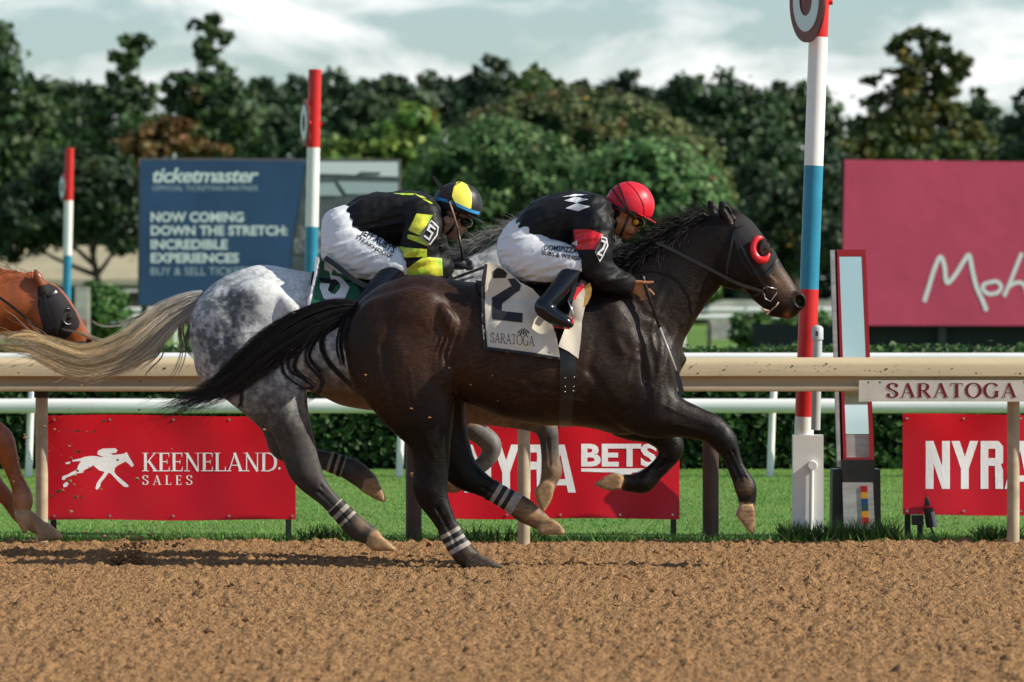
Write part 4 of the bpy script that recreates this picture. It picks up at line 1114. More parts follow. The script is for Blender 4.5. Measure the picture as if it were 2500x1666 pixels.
mk = empty("stone_marker", (PX(201, 0, 105)[0], 105, 0)); tag(mk, "upright pale stone marker with reddish lettering block beside the far pole", "marker")
m = MB(); m.box((PX(201, 0, 105)[0], 105, zz(700, 105) / 2), (0.25, 0.16, zz(700, 105))); m.build("slab", mat("pale_stone", (0.46, 0.45, 0.40), rough=0.8, var=0.25, vscale=4), mk)
m = MB(); m.box((PX(201, 0, 105)[0], 104.91, zz(790, 105)), (0.2, 0.02, 0.14)); m.build("panel", mat("faded_red", (0.36, 0.20, 0.15), rough=0.8), mk)
# pale stand wall far off, seen between neck and pole
m = MB(); xw0, xw1 = PX(1735, 0, 210)[0], PX(2200, 0, 210)[0]; m.box(((xw0 + xw1) / 2, 212, zz(733, 210) / 2), (xw1 - xw0, 3, zz(733, 210)))
wl = m.build("far_wall", mat("pale_wall", (0.50, 0.47, 0.43), rough=0.8, var=0.3, vscale=1.2)); tag(wl, "pale low wall far behind the bay horse's muzzle", "wall")
# ------------------------------------------------------------------ horses
M_coat = mat("dark_bay_coat", attr=True, rough=0.44, spec=0.21, var=0.36, vscale=70.0, bump=0.0022, bscale=150.0, stretch=(0.35, 1, 1), rvar=0.10, detail=7.0)
M_coatg = mat("grey_coat", attr=True, rough=0.55, spec=0.3, var=0.16, vscale=60.0, bump=0.0012, bscale=60.0)
M_coatc = mat("chestnut_coat", attr=True, rough=0.36, spec=0.45, var=0.15, vscale=14.0, bump=0.0018, bscale=40.0)
M_hairb = mat("black_hair", attr=True, rough=0.42, spec=0.35)
M_leather = mat("black_leather", (0.010, 0.010, 0.011), rough=0.32, spec=0.5, var=0.3, vscale=30)
M_hood = mat("black_mesh_hood", (0.020, 0.018, 0.020), rough=0.75, spec=0.2, bump=0.003, bscale=22)
M_chrome = mat("bit_metal", (0.75, 0.75, 0.74), rough=0.18, metal=1.0)
M_cup = mat("red_blinker_cup", lin(222, 34, 44), rough=0.35, spec=0.5)

def hair(name, roots, dirs, lens, parent, material, col, col2, seed, r0=0.0016, n=9, droop=0.0, wav=0.05, flow=None, sides=3):
    """strands as fine tapering tubes; flow(p, t) bends them"""
    r = np.random.default_rng(seed); N = len(roots)
    P = np.array(roots, float); D = np.array(dirs, float); D /= np.linalg.norm(D, axis=1)[:, None]
    pts = np.empty((N, n, 3)); ph = r.random((N, 3)) * 6.28; fr = 1.2 + 2.0 * r.random((N, 1))
    d = D.copy(); p = P.copy()
    for i in range(n):
        pts[:, i] = p
        t = i / (n - 1)
        step = (np.asarray(lens) / (n - 1))[:, None]
        dd = d + wav * np.sin(ph + fr * t * 6.0)
        dd[:, 2] -= droop * t
        if flow is not None: dd = flow(dd, t, p)
        dd /= np.linalg.norm(dd, axis=1)[:, None]
        d = 0.6 * d + 0.4 * dd; d /= np.linalg.norm(d, axis=1)[:, None]
        p = p + dd * step
    T = np.gradient(pts, axis=1); T /= np.linalg.norm(T, axis=2)[:, :, None] + 1e-9
    a = np.cross(T, np.array([0, 1.0, 0.01])); a /= np.linalg.norm(a, axis=2)[:, :, None] + 1e-9
    b = np.cross(T, a)
    rad = (r0 * (0.6 + 0.8 * r.random((N, 1, 1)))) * (1 - 0.75 * np.linspace(0, 1, n)[None, :, None] ** 2)
    ring = [pts + (a * math.cos(w) + b * math.sin(w)) * rad for w in np.arange(sides) * 2 * math.pi / sides]
    V = np.stack(ring, 2).reshape(-1, 3)
    base = (np.arange(N)[:, None, None] * n + np.arange(n - 1)[None, :, None]) * sides
    j = np.arange(sides)[None, None, :]; j2 = (j + 1) % sides
    F = np.stack([base + j, base + j2, base + sides + j2, base + sides + j], 3).reshape(-1, 4)
    tt = np.repeat(np.linspace(0, 1, n)[None, :], N, 0)[:, :, None]
    m = (0.6 + 0.8 * r.random((N, 1, 1)))
    C = (np.array(col) * (1 - tt) + np.array(col2) * tt) * m
    C = np.repeat(C[:, :, None, :], sides, 2).reshape(-1, 3)
    return np_mesh(name, V, F, material, parent, smooth=True, col=C)

def make_horse(y0, torso, chains, hooves, ells, head_fn, lo_px, hi_px, depth, h):
    k = y0 / FPX
    W = lambda px, py, dy=0.0: np.array([(px - 1250) * k, y0 + dy, CAMZ - (py - HORIZ) * k])
    lo = W(lo_px[0], hi_px[1], -depth); hi = W(hi_px[0], lo_px[1], depth)
    B = Body(lo, hi, h)
    B.loft([(*W(x, t)[[0, 2]], W(x, b)[2], hw) for x, t, b, hw in torso], yc=y0, k=0.03)
    for kk, pts in chains:
        B.chain([(*W(p[0], p[1], p[3]), p[2] * k, p[2] * k / p[4]) for p in pts], k=kk)
    for e in ells:
        cx, cy, rx, ry, dy, hw, ang, kk, op = e
        B.ell(W(cx, cy, dy), (rx * k, hw, ry * k), ang, kk, op)
    for poly_, dy, hw in hooves:
        B.poly([W(p[0], p[1])[[0, 2]] for p in poly_], y0 + dy, hw, k=0.006, j=0.012)
    head_fn(B, W, k)
    return B, W, k

def shell(name, obj, planes, off, mt, parent, ypick=None, extra=None):
    """a close-fitting cover cut from the body's own surface between planes (point, outward normal)"""
    bm = bmesh.new(); bm.from_mesh(obj.data)
    for p, n in planes:
        geom = bm.verts[:] + bm.edges[:] + bm.faces[:]
        bmesh.ops.bisect_plane(bm, geom=geom, plane_co=p, plane_no=n, clear_outer=True, dist=1e-5)
    if ypick is not None:
        bmesh.ops.delete(bm, geom=[f for f in bm.faces if not ypick(f.calc_center_median())], context='FACES')
    seen = set(); best = []
    for f0 in bm.faces:
        if f0 in seen: continue
        isl = [f0]; seen.add(f0)
        for f in isl:
            for e in f.edges:
                for g_ in e.link_faces:
                    if g_ not in seen: seen.add(g_); isl.append(g_)
        if len(isl) > len(best): best = isl
    keep = set(best)
    bmesh.ops.delete(bm, geom=[f for f in bm.faces if f not in keep], context='FACES')
    bm.normal_update()
    for v in bm.verts: v.co = v.co + v.normal * off
    if extra: extra(bm)
    me = bpy.data.meshes.new(name); bm.to_mesh(me); bm.free()
    me.color_attributes.remove(me.color_attributes[0]) if len(me.color_attributes) else None
    me.materials.clear(); me.materials.append(mt)
    for p in me.polygons: p.use_smooth = True
    return link(bpy.data.objects.new(name, me), parent)
def px_planes(poly, y0):
    """planes through the camera-facing outline of a convex polygon (pixels), perpendicular to the picture"""
    a = sum(poly[i][0] * poly[(i + 1) % len(poly)][1] - poly[(i + 1) % len(poly)][0] * poly[i][1] for i in range(len(poly)))
    if a < 0: poly = poly[::-1]
    out = []
    for i in range(len(poly)):
        p, q = poly[i], poly[(i + 1) % len(poly)]
        A = Vector(PX(p[0], p[1], y0)); Bq = Vector(PX(q[0], q[1], y0)); d = Bq - A
        n = Vector((-d.z, 0, d.x)) if False else Vector((d.z, 0, -d.x))
        mid = Vector(PX(sum(t[0] for t in poly) / len(poly), sum(t[1] for t in poly) / len(poly), y0))
        if n.dot(mid - A) > 0: n = -n
        out.append((A, n.normalized()))
    return out
def strap(name, path, bvh, width, mt, parent, off=0.005, thick=0.004):
    """leather strap following the near surface along a pixel path"""
    C = catmull(path, 6); P = []
    for q in C:
        (loc, nrm, i, dd), d = cast(bvh, q[0], q[1])
        P.append(loc - d * off if loc is not None else None)
    good = [p for p in P if p is not None]
    if len(good) < 2: return None
    ym = good[0].y
    for i in range(len(P)):
        if P[i] is None: P[i] = Vector(PX(C[i][0], C[i][1], ym))
        ym = P[i].y
    return ribbon(name, P, width, thick, mt, parent)
def ribbon(name, P, width, thick, mt, parent, face=Vector((0, -1, 0))):
    P = [Vector(p) for p in P]; V = []; F = []; n = len(P)
    if not hasattr(width, '__len__'): width = [width] * n
    for i in range(n):
        t = (P[min(i + 1, n - 1)] - P[max(i - 1, 0)]).normalized(); a = t.cross(face).normalized(); f = a.cross(t).normalized()
        w = width[i] / 2
        for s, o in ((-1, 0), (1, 0), (1, 1), (-1, 1)): V.append(P[i] + a * (w * s) - f * (thick * (o - 0.5)))
    for i in range(n - 1):
        for j in range(4): F.append((4 * i + j, 4 * i + (j + 1) % 4, 4 * i + 4 + (j + 1) % 4, 4 * i + 4 + j))
    F += [(3, 2, 1, 0), tuple(4 * (n - 1) + j for j in range(4))]
    m = MB(); m.add(V, F); return m.build(name, mt, parent, smooth=40)

# ---------------- the dark bay leader
YN = 32.0
torsoN = [(846, 780, 835, .05), (868, 748, 900, .15), (900, 716, 955, .215), (940, 692, 985, .255), (990, 674, 995, .27), (1040, 669, 985, .27), (1100, 680, 972, .265),
          (1160, 690, 992, .28), (1230, 697, 1024, .305), (1310, 698, 1037, .315), (1390, 690, 1041, .30), (1450, 676, 1047, .27), (1510, 668, 1060, .245), (1570, 690, 1052, .21), (1620, 740, 1010, .165), (1650, 800, 960, .10), (1661, 850, 905, .04)]
neckN = [(1535, 805, 128, 0, .175), (1598, 738, 102, 0, .125), (1655, 678, 86, 0, .095), (1706, 632, 76, 0, .085), (1752, 594, 66, 0, .082), (1790, 572, 50, 0, .08)]
hindN = [(968, 838, 122, -.15, .125), (985, 900, 115, -.16, .13), (1008, 955, 98, -.165, .125), (1030, 1010, 74, -.17, .11), (1045, 1055, 53, -.17, .09), (1053, 1105, 42, -.17, .07), (1053, 1150, 38, -.17, .058), (1050, 1190, 38, -.17, .052), (1064, 1228, 30, -.17, .046), (1088, 1272, 23, -.17, .036), (1110, 1315, 22, -.17, .034), (1134, 1350, 25, -.17, .042), (1158, 1364, 19, -.17, .036)]
hindN2 = [(1005, 870, 112, .13, .12), (1045, 960, 90, .14, .12), (1072, 1030, 62, .15, .10), (1092, 1085, 50, .15, .075), (1112, 1130, 42, .15, .06), (1135, 1160, 36, .15, .052), (1172, 1183, 26, .15, .044), (1218, 1210, 21, .15, .034), (1258, 1233, 23, .15, .036), (1284, 1252, 26, .15, .042), (1312, 1270, 20, .15, .036), (1328, 1282, 18, .15, .036)]
foreN = [(1535, 900, 105, -.12, .10), (1560, 965, 86, -.13, .11), (1600, 1005, 60, -.14, .095), (1645, 1017, 45, -.14, .075), (1690, 1030, 36, -.14, .06), (1732, 1044, 32, -.14, .05), (1762, 1072, 29, -.14, .048), (1778, 1100, 21, -.14, .038), (1792, 1135, 17.5, -.14, .030), (1808, 1168, 19, -.14, .032), (1818, 1190, 22, -.14, .038), (1821, 1212, 16.5, -.14, .032), (1822, 1235, 17, -.14, .034)]
foreN2 = [(1500, 960, 90, .12, .10), (1535, 1020, 52, .13, .085), (1590, 1048, 33, .13, .062), (1630, 1076, 29, .13, .05), (1641, 1102, 26, .13, .047), (1622, 1132, 20, .13, .038), (1598, 1156, 17.5, .13, .03), (1573, 1180, 22, .13, .038), (1545, 1183, 17, .13, .032), (1522, 1180, 18, .13, .034)]
hoofN = [([(1140, 1368), (1162, 1348), (1184, 1356), (1228, 1380), (1222, 1386), (1138, 1384)], -.17, .055),
         ([(1312, 1290), (1322, 1270), (1342, 1266), (1366, 1280), (1381, 1302), (1378, 1308), (1316, 1309)], .15, .055),
         ([(1804, 1230), (1838, 1233), (1842, 1272), (1835, 1303), (1826, 1297), (1792, 1254)], -.14, .052),
         ([(1521, 1162), (1504, 1155), (1480, 1163), (1448, 1186), (1488, 1202), (1517, 1196)], .13, .052)]
def ellsN(o=lambda x, y: (x, y)):
    r = []
    def A(x, y, rx, ry, dy, hw, ang, k=.03, op='u'):
        a, b = o(x, y); r.append((a, b, rx, ry, dy, hw, ang, k, op))
    for s in (-1, 1):
        A(1515, 850, 58, 130, s * .172, .078, .35)            # shoulder
        A(1492, 935, 58, 72, s * .190, .082, -.3)              # triceps
        A(1604, 900, 44, 95, s * .115, .09, .1, .022)               # breast
        A(1010, 770, 84, 68, s * .195, .088, .3)               # croup
        A(905, 850, 48, 120, s * .12, .10, -.15)              # hamstring
        A(1072, 905, 40, 58, s * .215, .062, .3, .022)                # stifle
        A(1098, 785, 20, 46, s * .248, .034, .5, .02)         # point of hip
    A(1616, 855, 44, 105, 0, .13, -.1)
    return r
def grooves(B, W, k, o=lambda x, y: (x, y), near=-1):
    def gr(path, dy, rad, kk=.03):
        P = [W(*o(x, y), d) for (x, y), d in zip(path, dy)]
        for a, b in zip(P[:-1], P[1:]): B.cone(a, b, rad, rad, kk, 1.0, 's')
    for s in (-1, 1):
        gr([(1450, 760), (1452, 840), (1440, 900)], [s * .290, s * .294, s * .294], .017)
        gr([(1560, 760), (1562, 850), (1575, 930)], [s * .235, s * .242, s * .235], .015)
        gr([(1120, 800), (1112, 860), (1120, 930)], [s * .292, s * .298, s * .292], .016)
        gr([(960, 760), (940, 850), (950, 940)], [s * .292, s * .285, s * .298], .013)
        gr([(1440, 905), (1490, 985), (1560, 1010)], [s * .290, s * .280, s * .262], .016)
def headN(B, W, k, fx=None, rs=1.0):
    k = k * rs
    f = fx or (lambda x, y, dy=0.0: (x, y, dy))
    P = lambda x, y, dy=0.0: W(*f(x, y, dy))
    ch = lambda pts, kk=.02: B.chain([(*P(p[0], p[1], p[3]), p[2] * k, p[2] * k / p[4]) for p in pts], k=kk)
    ch([(1795, 592, 60, 0, .088), (1836, 642, 58, 0, .082), (1876, 694, 48, 0, .063), (1905, 728, 41, 0, .055), (1924, 746, 31, 0, .055)], .02)
    for s in (-1, 1):
        B.ell(P(1796, 640, s * .045), (66 * k, .045, 68 * k), 0, .02)
        B.cone(P(1850, 640, s * .072), P(1890, 700, s * .056), .014, .010, .02)      # facial crest
        B.ell(P(1866, 604, s * .074), (20 * k, .010, 16 * k), -.8, .02)             # brow
    B.ell(P(1898, 757), (26 * k, .040, 17 * k), .2, .015)                            # chin and lower lip
    B.ell(P(1927, 758), (21 * k, .046, 17 * k), .6, .012)
    for s in (-1, 1):
        B.ell(P(1948, 735, s * .034), (19 * k, .030, 23 * k), .3, .012)
        B.ell(P(1952, 736, s * .058), (11.5 * k, .036, 16 * k), .3, .006, 's')
    B.cone(P(1893, 766, -.06), P(1932, 766, -.06), .0035, .003, .004, 1.0, 's')
    B.cone(P(1893, 766, .06), P(1932, 766, .06), .0035, .003, .004, 1.0, 's')
    for tip, mid, base, dy in (((1757, 491), (1766, 512), (1780, 545), -.055), ((1731, 490), (1741, 510), (1756, 545), .055)):
        B.chain([(*P(*base, dy), 15 * k, 1.0), (*P(*mid, dy * 1.1), 14 * k, 1.5), (*P(*tip, dy), 3 * k, 1.3)], k=.008)
        B.cone(P(base[0] + 10, base[1] - 6, dy - .02), P(mid[0] + 7, mid[1] - 2, dy - .02), 6 * k, 5 * k, .006, 1.0, 's')

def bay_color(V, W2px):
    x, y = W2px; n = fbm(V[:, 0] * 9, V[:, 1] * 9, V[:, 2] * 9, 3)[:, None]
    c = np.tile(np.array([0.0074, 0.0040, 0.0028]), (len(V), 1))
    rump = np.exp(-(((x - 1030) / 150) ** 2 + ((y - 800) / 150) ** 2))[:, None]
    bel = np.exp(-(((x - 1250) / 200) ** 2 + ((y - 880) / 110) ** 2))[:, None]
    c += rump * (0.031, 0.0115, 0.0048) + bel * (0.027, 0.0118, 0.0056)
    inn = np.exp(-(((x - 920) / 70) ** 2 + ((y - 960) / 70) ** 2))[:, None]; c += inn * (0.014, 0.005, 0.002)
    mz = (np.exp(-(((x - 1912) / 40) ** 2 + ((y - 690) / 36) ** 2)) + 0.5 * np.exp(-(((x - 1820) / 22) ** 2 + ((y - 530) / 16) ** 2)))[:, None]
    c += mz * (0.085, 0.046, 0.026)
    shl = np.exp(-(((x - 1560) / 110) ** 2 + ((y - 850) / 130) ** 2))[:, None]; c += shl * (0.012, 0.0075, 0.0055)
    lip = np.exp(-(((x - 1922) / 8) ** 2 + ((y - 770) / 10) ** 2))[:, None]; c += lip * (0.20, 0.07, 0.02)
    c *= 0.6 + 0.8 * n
    leg = ((y > 1040) & ~((x > 1100) & (x < 1440) & (y < 1050)))[:, None]
    c = np.where(leg, np.array([0.0042, 0.0034, 0.0030]) * (0.6 + 0.8 * n), c)
    fd = fbm(V[:, 0] * 55, V[:, 1] * 55, V[:, 2] * 55, 4); big_ = fbm(V[:, 0] * 5, V[:, 1] * 5, V[:, 2] * 5, 2)
    du = (np.clip((fd - .56) * 6, 0, 1) * np.clip((big_ - .42) * 4, 0, 1) * .30)[:, None]; c = c * (1 - du) + np.array([.085, .055, .035]) * du
    return c
def dusty(c, x, y, spots):
    for cx, cy, rr, am, colr in spots:
        w = np.clip(1.35 - np.hypot(x - cx, y - cy) / rr, 0, 1)[:, None] * am
        c = c * (1 - w) + np.array(colr) * w
    return c

def legwork(B, W, k, segs, joints):
    """tendon grooves along the cannons and bony knobs at the joints"""
    for a, b, dy, hw in segs:
        a = np.array(a, float); b = np.array(b, float); d = (b - a) / np.linalg.norm(b - a); n = np.array([-d[1], d[0]])
        for s in (-1, 1):
            for o_, rr in ((3.0, .0065), (-9.0, .004)):
                B.cone(W(*(a + n * o_), dy + s * (hw + .002)), W(*(b + n * o_), dy + s * (hw + .002)), rr, rr * .8, .010, 1.0, 's')
    for x, y, dy, hw, r_ in joints:
        for s in (-1, 1):
            B.ell(W(x, y, dy + s * (hw - .004)), (r_ * k, .012, r_ * k * 1.25), .2, .012)
def hoof_paint(C, x, y, V, y0, hooves, col):
    for P, dy, hw in hooves:
        cx = sum(p[0] for p in P) / len(P); cy = sum(p[1] for p in P) / len(P)
        Q = [(cx + (p[0] - cx) * 1.06, cy + (p[1] - cy) * 1.06) for p in P]
        w = inpoly(x, y, Q) & (np.abs(V[:, 1] - y0 - dy) < hw + .03)
        C[w] = np.array(col) * (0.65 + 0.7 * fbm(V[w, 0] * 60, V[w, 1] * 60, V[w, 2] * 60, 3))[:, None]
    return C
hN = empty("racehorse", (PX(1300, 0, YN)[0], YN, 0))
tag(hN, "dark bay racehorse in front wearing the number 2 white saddlecloth", "horse", "racehorses galloping")
B, W, k = make_horse(YN, torsoN, [(.03, neckN), (.02, hindN), (.02, hindN2), (.02, foreN), (.02, foreN2)], hoofN, ellsN(), headN, (825, 478), (1985, 1396), .40, 0.0085)
grooves(B, W, k)
for c0, c1_, dy in (((1060, 1150), (1052, 1195), -.212), ((1066, 1228), (1110, 1312), -.205)):
    B.cone(W(*c0, dy), W(*c1_, dy), .006, .005, .012, 1.0, 's')
def ripple(X, Y, Z):
    return 0.0035 * (vnoise(X * 16, Y * 16, Z * 16) - 0.5) + 0.005 * (vnoise(X * 7, Y * 7, Z * 7) - 0.5)
legwork(B, W, k, [((1070, 1236), (1118, 1328), -.17, .036), ((1180, 1188), (1262, 1236), .15, .036), ((1776, 1100), (1811, 1174), -.14, .031), ((1634, 1120), (1590, 1164), .13, .031)],
        [(1054, 1196, -.17, .052, 13), (1128, 1156, .15, .052, 13), (1760, 1068, -.14, .048, 13), (1818, 1190, -.14, .038, 10), (1136, 1350, -.17, .042, 11), (1284, 1252, .15, .042, 11), (1640, 1100, .13, .047, 12), (1573, 1180, .13, .038, 10)])
def skinfolds(X, Y, Z):
    px = 1250 + X * FPX / Y; py = HORIZ - (Z - CAMZ) * FPX / Y
    g = lambda cx, cy, rx, ry: np.exp(-((px - cx) / rx) ** 2 - ((py - cy) / ry) ** 2)
    w = 0.0075 * g(1090, 850, 32, 54) * np.sin((px + 0.22 * py) * 0.42 + 7 * vnoise(px * .03, py * .022, 1.0)) * (.35 + 1.3 * vnoise(px * .05, py * .018, 4.0))
    w += 0.0045 * g(1195, 885, 60, 34) * np.sin((px * 0.55 + py) * 0.36 + 6 * vnoise(px * .025, py * .025, 7.0)) * (.3 + 1.4 * vnoise(px * .03, py * .05, 2.0))
    w += 0.0040 * g(1560, 800, 60, 70) * np.sin((px * 0.8 - py * 0.9) * 0.14 + 7 * vnoise(px * .02, py * .02, 3.0))
    w += 0.0055 * g(1625, 900, 30, 90) * np.sin(px * 0.22 + 3 * vnoise(px * .02, py * .02, 5.0))
    for path, wd, am in (([(1604, 750), (1592, 820), (1608, 890), (1598, 955)], 4.0, .0055), ([(1594, 830), (1548, 868), (1532, 935)], 3.5, .0045), ([(1430, 985), (1340, 962), (1255, 952), (1195, 928)], 4.0, .0045), ([(1300, 958), (1270, 930), (1262, 900)], 3.5, .004),
                         ([(1000, 905), (1012, 980), (1036, 1058), (1062, 1120)], 4.0, .0045), ([(1610, 985), (1680, 1018), (1745, 1040)], 3.5, .004), ([(1640, 1035), (1700, 1050), (1738, 1062)], 3.5, .004), ([(1846, 690), (1872, 676), (1896, 690)], 3.0, .0035), ([(1700, 752), (1664, 800), (1640, 850)], 5.0, .005), ([(1640, 870), (1625, 920), (1632, 965)], 4.0, .0045)):
        Cv = catmull(path, 4); dm = np.full(px.shape, 1e9)
        for q0, q1 in zip(Cv[:-1], Cv[1:]):
            ax_, ay_ = q1 - q0; L2 = ax_ * ax_ + ay_ * ay_
            t = np.clip(((px - q0[0]) * ax_ + (py - q0[1]) * ay_) / L2, 0, 1)
            dm = np.minimum(dm, (px - q0[0] - ax_ * t) ** 2 + (py - q0[1] - ay_ * t) ** 2)
        w -= am * np.exp(-dm / (wd * wd))
    rd = lambda u, v, sd: 1 - np.abs(2 * vnoise(u, v, sd) - 1)
    w -= 0.015 * g(1535, 850, 95, 130) * (rd((px * .92 - py * .38) * .022, (px * .38 + py * .92) * .006, 2.5) - .5)
    w -= 0.008 * g(1640, 1020, 90, 50) * (rd((py * .95 - px * .3) * .045, (px * .95 + py * .3) * .008, 6.5) - .5)
    w -= 0.012 * g(985, 880, 90, 140) * (rd((px * .97 - py * .2) * .020, (px * .2 + py * .97) * .006, 8.5) - .5)
    w -= 0.007 * g(1030, 1040, 70, 90) * (rd((px * .95 + py * .1) * .035, py * .006, 3.5) - .5)
    w -= 0.006 * g(1650, 700, 90, 90) * (rd((px * .7 + py * .7) * .020, (px * .7 - py * .7) * .006, 5.5) - .5)
    w += 0.0045 * g(1600, 760, 40, 60) * np.sin((px + .7 * py) * 0.17 + 6 * vnoise(px * .02, py * .02, 9.0))
    return w
B.warp(ripple); B.warp(skinfolds)
V, F = B.surface(1)
pxs = 1250 + V[:, 0] * FPX / V[:, 1]; pys = HORIZ - (V[:, 2] - CAMZ) * FPX / V[:, 1]
C = bay_color(V, (pxs, pys))
DUST = (0.40, 0.24, 0.12)
C = dusty(C, pxs, pys, [(1350, 1288, 36, .95, DUST), (1300, 1262, 30, .7, DUST), (1262, 1236, 30, .5, DUST), (1820, 1265, 32, .95, DUST), (1816, 1190, 20, .25, DUST), (1482, 1180, 36, .95, (0.22, 0.14, 0.07)), (1130, 1345, 34, .4, (0.13, 0.09, 0.06)), (1190, 1375, 30, .3, (0.06, 0.05, 0.04))])
C = hoof_paint(C, pxs, pys, V, YN, [hoofN[0]], (0.07, 0.055, 0.04)); C = hoof_paint(C, pxs, pys, V, YN, hoofN[1:], (0.33, 0.205, 0.105))
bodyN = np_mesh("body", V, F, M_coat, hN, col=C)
bvN = bvh_of(bodyN)

def tail_of(name, parent, y0, path, nst, seed, col, col2, mt, spread, lens, extra=(), r0=0.0017, thick=30):
    """main tail: strands follow a swept path (pixels) with spread growing outwards"""
    r = np.random.default_rng(seed); k = y0 / FPX
    C = catmull([(p[0], p[1], p[2]) for p in path], 8); n = 11
    N = nst; pts = np.empty((N, n, 3))
    nc = max(4, N // 15); cl = r.normal(0, 0.95, (nc, 2)); pk = r.integers(0, nc, N); off = np.clip(cl[pk], -1.9, 1.9) + r.normal(0, .20, (N, 2)); jl = ((0.38 + 0.62 * r.random(nc) ** 0.7)[pk] * (0.9 + 0.1 * r.random(N)))
    ph = (r.random((nc, 2)) * 6.28)[pk]; fr = (4 + 6 * r.random(nc))[pk]
    for i in range(n):
        t = i / (n - 1) * jl * (len(C) - 1)
        a = np.floor(t).astype(int).clip(0, len(C) - 2); f = (t - a)[:, None]
        c = C[a] * (1 - f) + C[a + 1] * f
        tt = (t / (len(C) - 1))
        tan = C[np.minimum(a + 1, len(C) - 1)] - C[a]; nrm = np.stack([-tan[:, 1], tan[:, 0]], 1); nrm /= np.linalg.norm(nrm, axis=1)[:, None] + 1e-9
        wv = spread(tt) * (off[:, 0] + 0.35 * np.sin(ph[:, 0] + fr * tt) * tt)
        px = c[:, 0] + nrm[:, 0] * wv; py = c[:, 1] + nrm[:, 1] * wv
        dy = c[:, 2] + 0.0022 * spread(tt) * off[:, 1] * 0.9
        yy = y0 + dy
        pts[:, i] = np.stack([(px - 1250) * yy / FPX, yy, CAMZ - (py - HORIZ) * yy / FPX], 1)
    return strands(name, pts, parent, mt, col, col2, r, r0, (0.5 + 0.9 * r.random(nc))[pk])
def strands(name, pts, parent, mt, col, col2, r, r0, tone, sides=3):
    N, n = pts.shape[:2]
    T = np.gradient(pts, axis=1); T /= np.linalg.norm(T, axis=2)[:, :, None] + 1e-9
    a = np.cross(T, np.array([0.02, 1.0, 0.01])); a /= np.linalg.norm(a, axis=2)[:, :, None] + 1e-9
    b = np.cross(T, a)
    rad = (r0 * (0.6 + 0.8 * r.random((N, 1, 1)))) * (1 - 0.8 * np.linspace(0, 1, n)[None, :, None] ** 2.5)
    V = np.stack([pts + (a * math.cos(w) + b * math.sin(w)) * rad for w in np.arange(sides) * 2 * math.pi / sides], 2).reshape(-1, 3)
    base = (np.arange(N)[:, None, None] * n + np.arange(n - 1)[None, :, None]) * sides
    j = np.arange(sides)[None, None, :]; j2 = (j + 1) % sides
    F = np.stack([base + j, base + j2, base + sides + j2, base + sides + j], 3).reshape(-1, 4)
    tt = np.repeat(np.linspace(0, 1, n)[None, :], N, 0)[:, :, None]; m = (0.55 + 0.9 * r.random((N, 1, 1))) * tone[:, None, None]
    C = (np.array(col) * (1 - tt) + np.array(col2) * tt) * m
    return np_mesh(name, V, F, mt, parent, smooth=True, col=np.repeat(C[:, :, None, :], sides, 2).reshape(-1, 3))

BLK = (0.010, 0.0095, 0.0095); BLK2 = (0.013, 0.012, 0.012)
tail_of("tail", hN, YN, [(880, 752, 0), (820, 762, 0), (740, 800, -.02), (650, 860, -.03), (570, 925, -.03), (500, 965, -.03), (380, 1002, -.03)], 2300, 51, BLK, BLK2, M_hairb,
        lambda t: 6 + 14 * np.sin(np.clip(t * 1.15, 0, 1) * math.pi) ** 0.9 + 5 * t, None, r0=.0013)
def fuzz_of(parent, y0, path, n, seed, col, col2, width, r0=.0011):
    r = np.random.default_rng(seed); C = catmull(path, 8); P = []; D = []
    t = r.random(n) ** .8 * (len(C) - 3)
    a = np.floor(t).astype(int); c = C[a]; tan = C[a + 2] - C[a]
    tan = tan / np.linalg.norm(tan[:, :2], axis=1)[:, None]
    roots = np.stack([PX(q[0] + w * 1.0 * -tn[1], q[1] + w * tn[0], y0 + q[2] - .02 + .03 * z) for q, tn, w, z in zip(c, tan, r.normal(0, width, n), r.normal(0, 1, n))])
    D = np.stack([tan[:, 0] + r.normal(0, .22, n), r.normal(0, .15, n), -tan[:, 1] + r.normal(0, .22, n)], 1)
    hair("tail_wisps", roots, D, .10 + .22 * r.random(n), parent, M_hairb, col, col2, seed + 1, r0=r0, n=9, droop=.1, wav=.22)["kind"] = "stuff"
fuzz_of(hN, YN, [(860, 755, 0), (820, 765, 0), (740, 800, -.02), (650, 860, -.03), (570, 925, -.03), (500, 965, -.03), (420, 995, -.03)], 420, 57, BLK, BLK2, 15)
# loose locks hanging below the tail
LOCKS = [[(830, 775, -.03), (790, 830, -.05), (810, 880, -.06), (860, 930, -.06), (905, 975, -.06)], [(790, 790, -.04), (740, 850, -.06), (720, 900, -.07), (770, 945, -.07), (730, 950, -.07), (690, 940, -.07)],
         [(740, 820, -.03), (700, 870, -.05), (700, 910, -.06), (745, 940, -.06), (760, 925, -.06)], [(800, 790, -.04), (760, 840, -.05), (750, 880, -.06), (790, 930, -.06), (760, 975, -.06), (710, 985, -.06)],
         [(600, 905, -.03), (590, 950, -.04), (585, 990, -.05), (560, 1010, -.05)], [(850, 770, -.03), (835, 830, -.05), (842, 880, -.05), (850, 905, -.05)]]
for i, L in enumerate(LOCKS):
    tail_of("tail_lock", hN, YN, L, 70 if i != 5 else 160, 70 + i, BLK, BLK2, M_hairb, lambda t: 5 + 7 * t, None, r0=0.0014)

